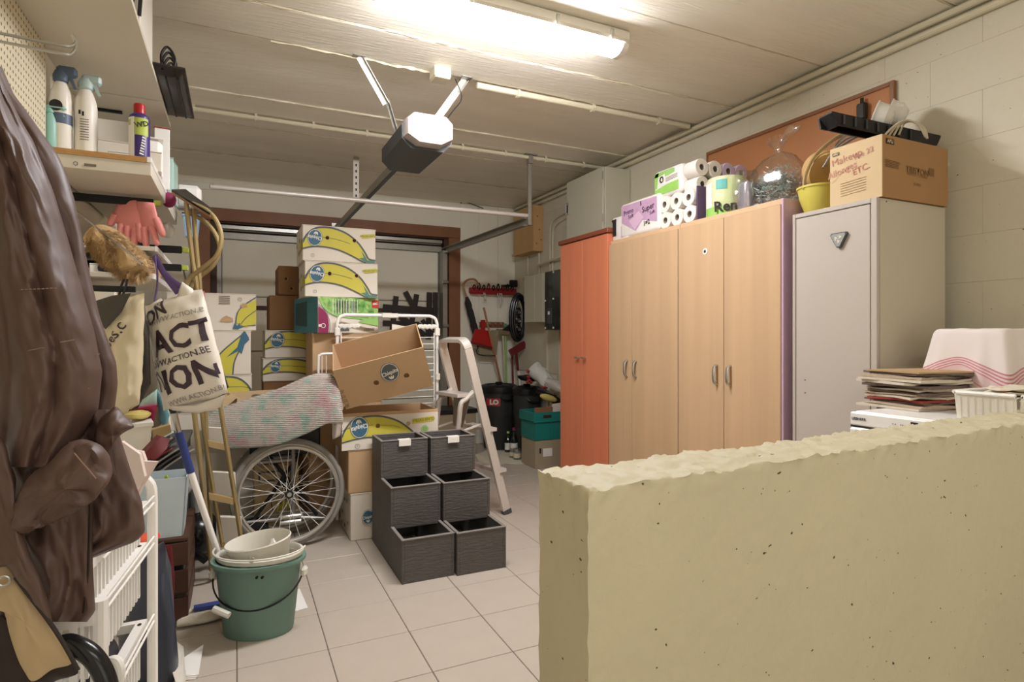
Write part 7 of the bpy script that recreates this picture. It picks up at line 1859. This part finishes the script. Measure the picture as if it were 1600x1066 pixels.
for k_ in range(4):
    pts = [at_d(x, y, 2.38+.02*k_) for x, y in ((1380+8*k_, 214-k_), (1396+6*k_, 198-k_*2), (1416+5*k_, 188+k_), (1436+3*k_, 196+k_*2), (1446+k_, 214+k_))]
    B().m('beige_cable').tube(arc(pts, 5), .0045, 6).done('loop', parent=t, world=True)
t = thing('tangled_cord', 'dark tangled cord and plugs at the back corner of the lettered carton', 'cord', at_d(1460, 205, 2.6))
for k_ in range(5):
    pts = [at_d(1446+R.uniform(-6, 24), 206+R.uniform(-8, 8), 2.62+R.uniform(-.03, .03)) for q in range(5)]
    B().m('black_metal' if k_ % 2 else 'dark_grey_plastic').tube(arc(pts, 4), .005, 6).done('strand', parent=t, world=True)
# ------------------------------------------------------------ appliance behind the half wall
AX0, AX1, AY0, AY1, AZ = 1.845, 2.50, .98, 1.285, .90
t = thing('freezer', 'low white freezer with a control strip behind the half wall', 'freezer', (2.1, 1.13, 0))
B().m('white_enamel').box((AX0+.02, AY0, 0), (AX1, AY1, AZ), .006).done('body', parent=t, world=True)
B().m('white_enamel').box((AX0, AY0, AZ-.045), (AX0+.0195, AY1, AZ-.002), .004).done('control_panel', parent=t, world=True)
B().m('white_enamel').box((AX0-.004, AY0, .10), (AX0+.0195, AY1, AZ-.052), .006).done('door', parent=t, world=True)
B().m('ink').box((AX0+.004, AY0, AZ-.0515), (AX0+.019, AY1, AZ-.0455)).done('gap', parent=t, world=True)
f = Face((AX0-.0005, AY1, AZ-.045), (0, -1, 0), (0, 0, 1))
text(t, 'LIEBHERR', f, .032, .022, .0115, 'ink', 0, 2, bold=.0004)
B().m('ink').poly(f.P([(.195, .008), (.222, .008), (.222, .034), (.195, .034)], 2)).m('print_grey').poly(f.P([(.203, .014), (.215, .014), (.215, .028), (.203, .028)], 3)).done('display', parent=t, world=True, smooth=False)
b = B().m('ink_soft')
for x in (.142, .150, .166, .172, .182, .188, .238): b.poly(f.P(ell2(x, .021, .002, .002, 0, 8), 2))
b.done('buttons', parent=t, world=True, smooth=False)
t2 = thing('washing_machine', 'white appliance top behind the freezer against the right wall', 'appliance', (2.63, 1.13, 0))
B().m('white_enamel').box((2.505, .98, 0), (XR-.012, 1.42, .895), .006).done('body', parent=t2, world=True)
B().m('white_enamel').box((2.503, .978, .8955), (XR-.012, 1.425, .905), .003).done('top_board', parent=t2, world=True)
# papers
mat('paper_tan', (176, 146, 106), .7, var=.06)
mat('paper_edge', (182, 164, 142), .8, var=.25, scale=60)
mat('paper_white', (206, 194, 174), .7, var=.08, scale=30)
mat('paper_red', (150, 62, 52), .7, var=.1)
mat('paper_dark', (112, 96, 88), .8, var=.2, scale=40)
pk = ['paper_white', 'paper_edge', 'paper_dark', 'paper_red', 'paper_white', 'paper_edge', 'paper_dark', 'paper_white', 'paper_edge', 'paper_dark', 'paper_white', 'paper_white', 'paper_edge', 'paper_dark', 'paper_tan']
cx, cy = at_z(1415, 640, AZ).x+.115, at_z(1415, 640, AZ).y+.03
z = AZ+.001
ordn = ['lowest', 'second', 'third', 'fourth', 'fifth', 'sixth', 'seventh', 'eighth', 'ninth', 'tenth', 'eleventh', 'twelfth', 'thirteenth', 'fourteenth', 'topmost']
for i, m_ in enumerate(pk):
    w_, d_ = .275*R.uniform(.86, 1.02), .22*R.uniform(.92, 1.05); hh = R.uniform(.005, .0085); a = R.uniform(-.16, .16)-.15
    rows = []; ph = R.uniform(0, 6)
    o_ = Vector((cx+R.uniform(-.018, .018), cy+R.uniform(-.014, .014), z))
    g = B().m(m_)
    for lv in (0, 1):
        pass
    nx_, ny_ = 8, 6
    def pt(i_, j_, lv): 
        x = (i_/nx_-.5)*w_; y = (j_/ny_-.5)*d_; e_ = max(abs(i_/nx_-.5), abs(j_/ny_-.5))*2
        return o_+Vector((x*math.cos(a)-y*math.sin(a), x*math.sin(a)+y*math.cos(a), lv*hh+(.0024*math.sin(ph+i_*1.3+j_)+.0012*math.sin(ph*2+i_*2.9) if 0 < i < 14 else 0)*(e_ > .6)))
    ring = [(i_, 0) for i_ in range(nx_)]+[(nx_, j_) for j_ in range(ny_)]+[(nx_-i_, ny_) for i_ in range(nx_)]+[(0, ny_-j_) for j_ in range(ny_)]
    g.grid([[pt(i_, j_, lv) for i_, j_ in ring] for lv in (0, 1)], closed=True); g.poly([pt(i_, j_, 1) for i_, j_ in ring]); g.poly([pt(i_, j_, 0) for i_, j_ in ring][::-1])
    g.done('newspaper', smooth=False, thing_=(ordn[i]+' paper of the stack on the freezer, '+{'paper_white': 'pale', 'paper_edge': 'greyish', 'paper_dark': 'dark', 'paper_red': 'red', 'paper_tan': 'tan cardboard'}[m_]+' edge', 'newspaper', 'papers stacked on the freezer'))
    z += hh+.0018
# bread machine under a tea towel
mat('tea_towel', (224, 212, 206), .85, var=.03, scale=10)
def stripes(m):
    nt = m.node_tree; N = nt.nodes; L = nt.links; b = N['Principled BSDF']; src = b.inputs['Base Color'].links[0].from_socket
    at = N.new('ShaderNodeAttribute'); at.attribute_name = 'edge'
    rp = N.new('ShaderNodeMapRange'); rp.inputs[1].default_value = .0; rp.inputs[2].default_value = 1.0
    cr = N.new('ShaderNodeValToRGB'); cr.color_ramp.interpolation = 'CONSTANT'; el = cr.color_ramp.elements
    el[0].position = 0; el[0].color = (0, 0, 0, 1); el[1].position = .70; el[1].color = (1, 1, 1, 1)
    for p, c_ in ((.712, .25), (.728, 1), (.740, .25), (.756, 1), (.768, .25), (.784, 1), (.796, .35), (.90, 1), (.912, .35), (.955, .05)):
        e = el.new(p); e.color = (c_, c_, c_, 1)
    L.new(at.outputs['Fac'], cr.inputs[0])
    mx = N.new('ShaderNodeMix'); mx.data_type = 'RGBA'; L.new(cr.outputs[0], mx.inputs[0]); L.new(src, mx.inputs[6]); mx.inputs[7].default_value = rgb((196, 122, 132)); L.new(mx.outputs[2], b.inputs['Base Color'])
stripes(MATS['tea_towel'])
MX, MY = 2.425, 1.172
t = thing('bread_machine', 'rounded appliance hidden under the striped tea towel', 'appliance', (MX, MY, .906))
B().m('white_plastic').box((MX-.12, MY-.105, .907), (MX+.12, MY+.105, 1.155), .03, seg=3).done('body', parent=t, world=True)
B().m('white_plastic').box((MX-.11, MY-.095, 1.1555), (MX+.11, MY+.095, 1.162), .003).done('lid', parent=t, world=True)
g = B().m('tea_towel'); N_ = 84; M_ = 26; rows = []; att = []
for j in range(M_+1):
    q = j/M_; row = []
    for i in range(N_):
        a = 2*PI*i/N_; ca, sa = math.cos(a), math.sin(a)
        k_ = 1/max(abs(ca), abs(sa)); corner = (k_-1)/.414
        if q < .40: rad = q/.40; x, y, z_ = ca*(k_*.7+.34)*.130*rad, sa*(k_*.7+.34)*.115*rad, 1.172+.004*noise.noise((ca*3*rad, sa*3*rad, 1))
        else:
            f_ = (q-.40)/.60; fold = max(0, math.sin(a*4+.7))**2*.16+max(0, math.sin(a*7+2))**3*.10+.07*noise.noise((ca*3, sa*3, f_*2))
            flare = 1+.20*f_**.8+.30*corner*f_+fold*f_**.8-.10*f_*(1-corner)
            x, y = ca*(k_*.7+.34)*.130*flare, sa*(k_*.7+.34)*.115*flare; z_ = 1.172-.010*math.sin(f_*3)-(.21+.05*corner+.035*math.sin(a*3+2))*f_**1.05
        row.append((MX+x, MY+y, max(z_, .912+.004*(i % 3)))); att.append(q if q > .40 else 0)
    rows.append(row)
g.grid(rows, closed=True)
o = g.done('tea_towel', smooth=True, solid=.003, subd=1, thing_=('white tea towel with red striped edges draped over an appliance', 'tea towel'))
la = o.data.attributes.new('edge', 'FLOAT', 'POINT')
for i, v in enumerate(att): la.data[i].value = v
# white plastic bin
p = at_x(1487, 660, 1.93); 
BX0, BX1, BY0, BY1 = 1.93, 2.20, .86, 1.005
t = thing('plastic_tray', 'white ribbed plastic box with papers on the half wall side of the freezer', 'box', ((BX0+BX1)/2, (BY0+BY1)/2, AZ+.002))
w = .004
for a, c in (((BX0, BY0, AZ+.002), (BX1, BY1, AZ+.006)),): B().m('white_plastic').box(a, c).done('bottom', parent=t, world=True, smooth=False)
H_ = .078
for nm, q_ in (('front_wall', [(BX0, BY0), (BX1, BY0)]), ('back_wall', [(BX0, BY1), (BX1, BY1)]), ('side_wall', [(BX0, BY0), (BX0, BY1)]), ('side_wall', [(BX1, BY0), (BX1, BY1)])):
    (xa, ya), (xb, yb2) = q_; cx_, cy_ = (BX0+BX1)/2, (BY0+BY1)/2
    o1 = Vector((1 if xa > cx_ and xa == xb else (-1 if xa == xb else 0), 1 if ya > cy_ and ya == yb2 else (-1 if ya == yb2 else 0), 0))
    lo = [Vector((xa, ya, AZ+.006)), Vector((xb, yb2, AZ+.006))]; hi = [p+o1*.008+Vector((0, 0, H_)) for p in lo]
    B().m('white_plastic').prism([lo[0], lo[1], hi[1], hi[0]], o1*w).done(nm, parent=t, world=True, smooth=False)
    n_ = 14 if nm in ('front_wall', 'back_wall') else 8
    for i in range(n_):
        q0, q1 = lo[0].lerp(lo[1], (i+.5)/n_)+o1*w, hi[0].lerp(hi[1], (i+.5)/n_)+o1*w
        B().m('white_plastic').tube([q0+Vector((0, 0, .006)), q1-Vector((0, 0, .012))], .0025, 5).done('rib', parent=t, world=True)
    B().m('gloss_white').tube([hi[0]+o1*.004, hi[1]+o1*.004], .006, 8).done('rim', parent=t, world=True)
mat('leaflet', (214, 204, 182), .7, var=.1, scale=30, col2=(196, 140, 118), ramp=(.55, .75))
for i, lab in enumerate(('lowest leaflet in the white ribbed box', 'middle leaflet in the white ribbed box', 'topmost crumpled leaflet in the white ribbed box')):
    rows = [[Vector((BX0+.03+.03*i+.16*u/6, BY0+.02+.10*v/4, AZ+.070+.012*i+.006*math.sin(u*1.7+v+i))) for u in range(7)] for v in range(5)]
    B().m('leaflet').grid(rows).done('leaflet', solid=.002, smooth=True, thing_=(lab, 'leaflet'))
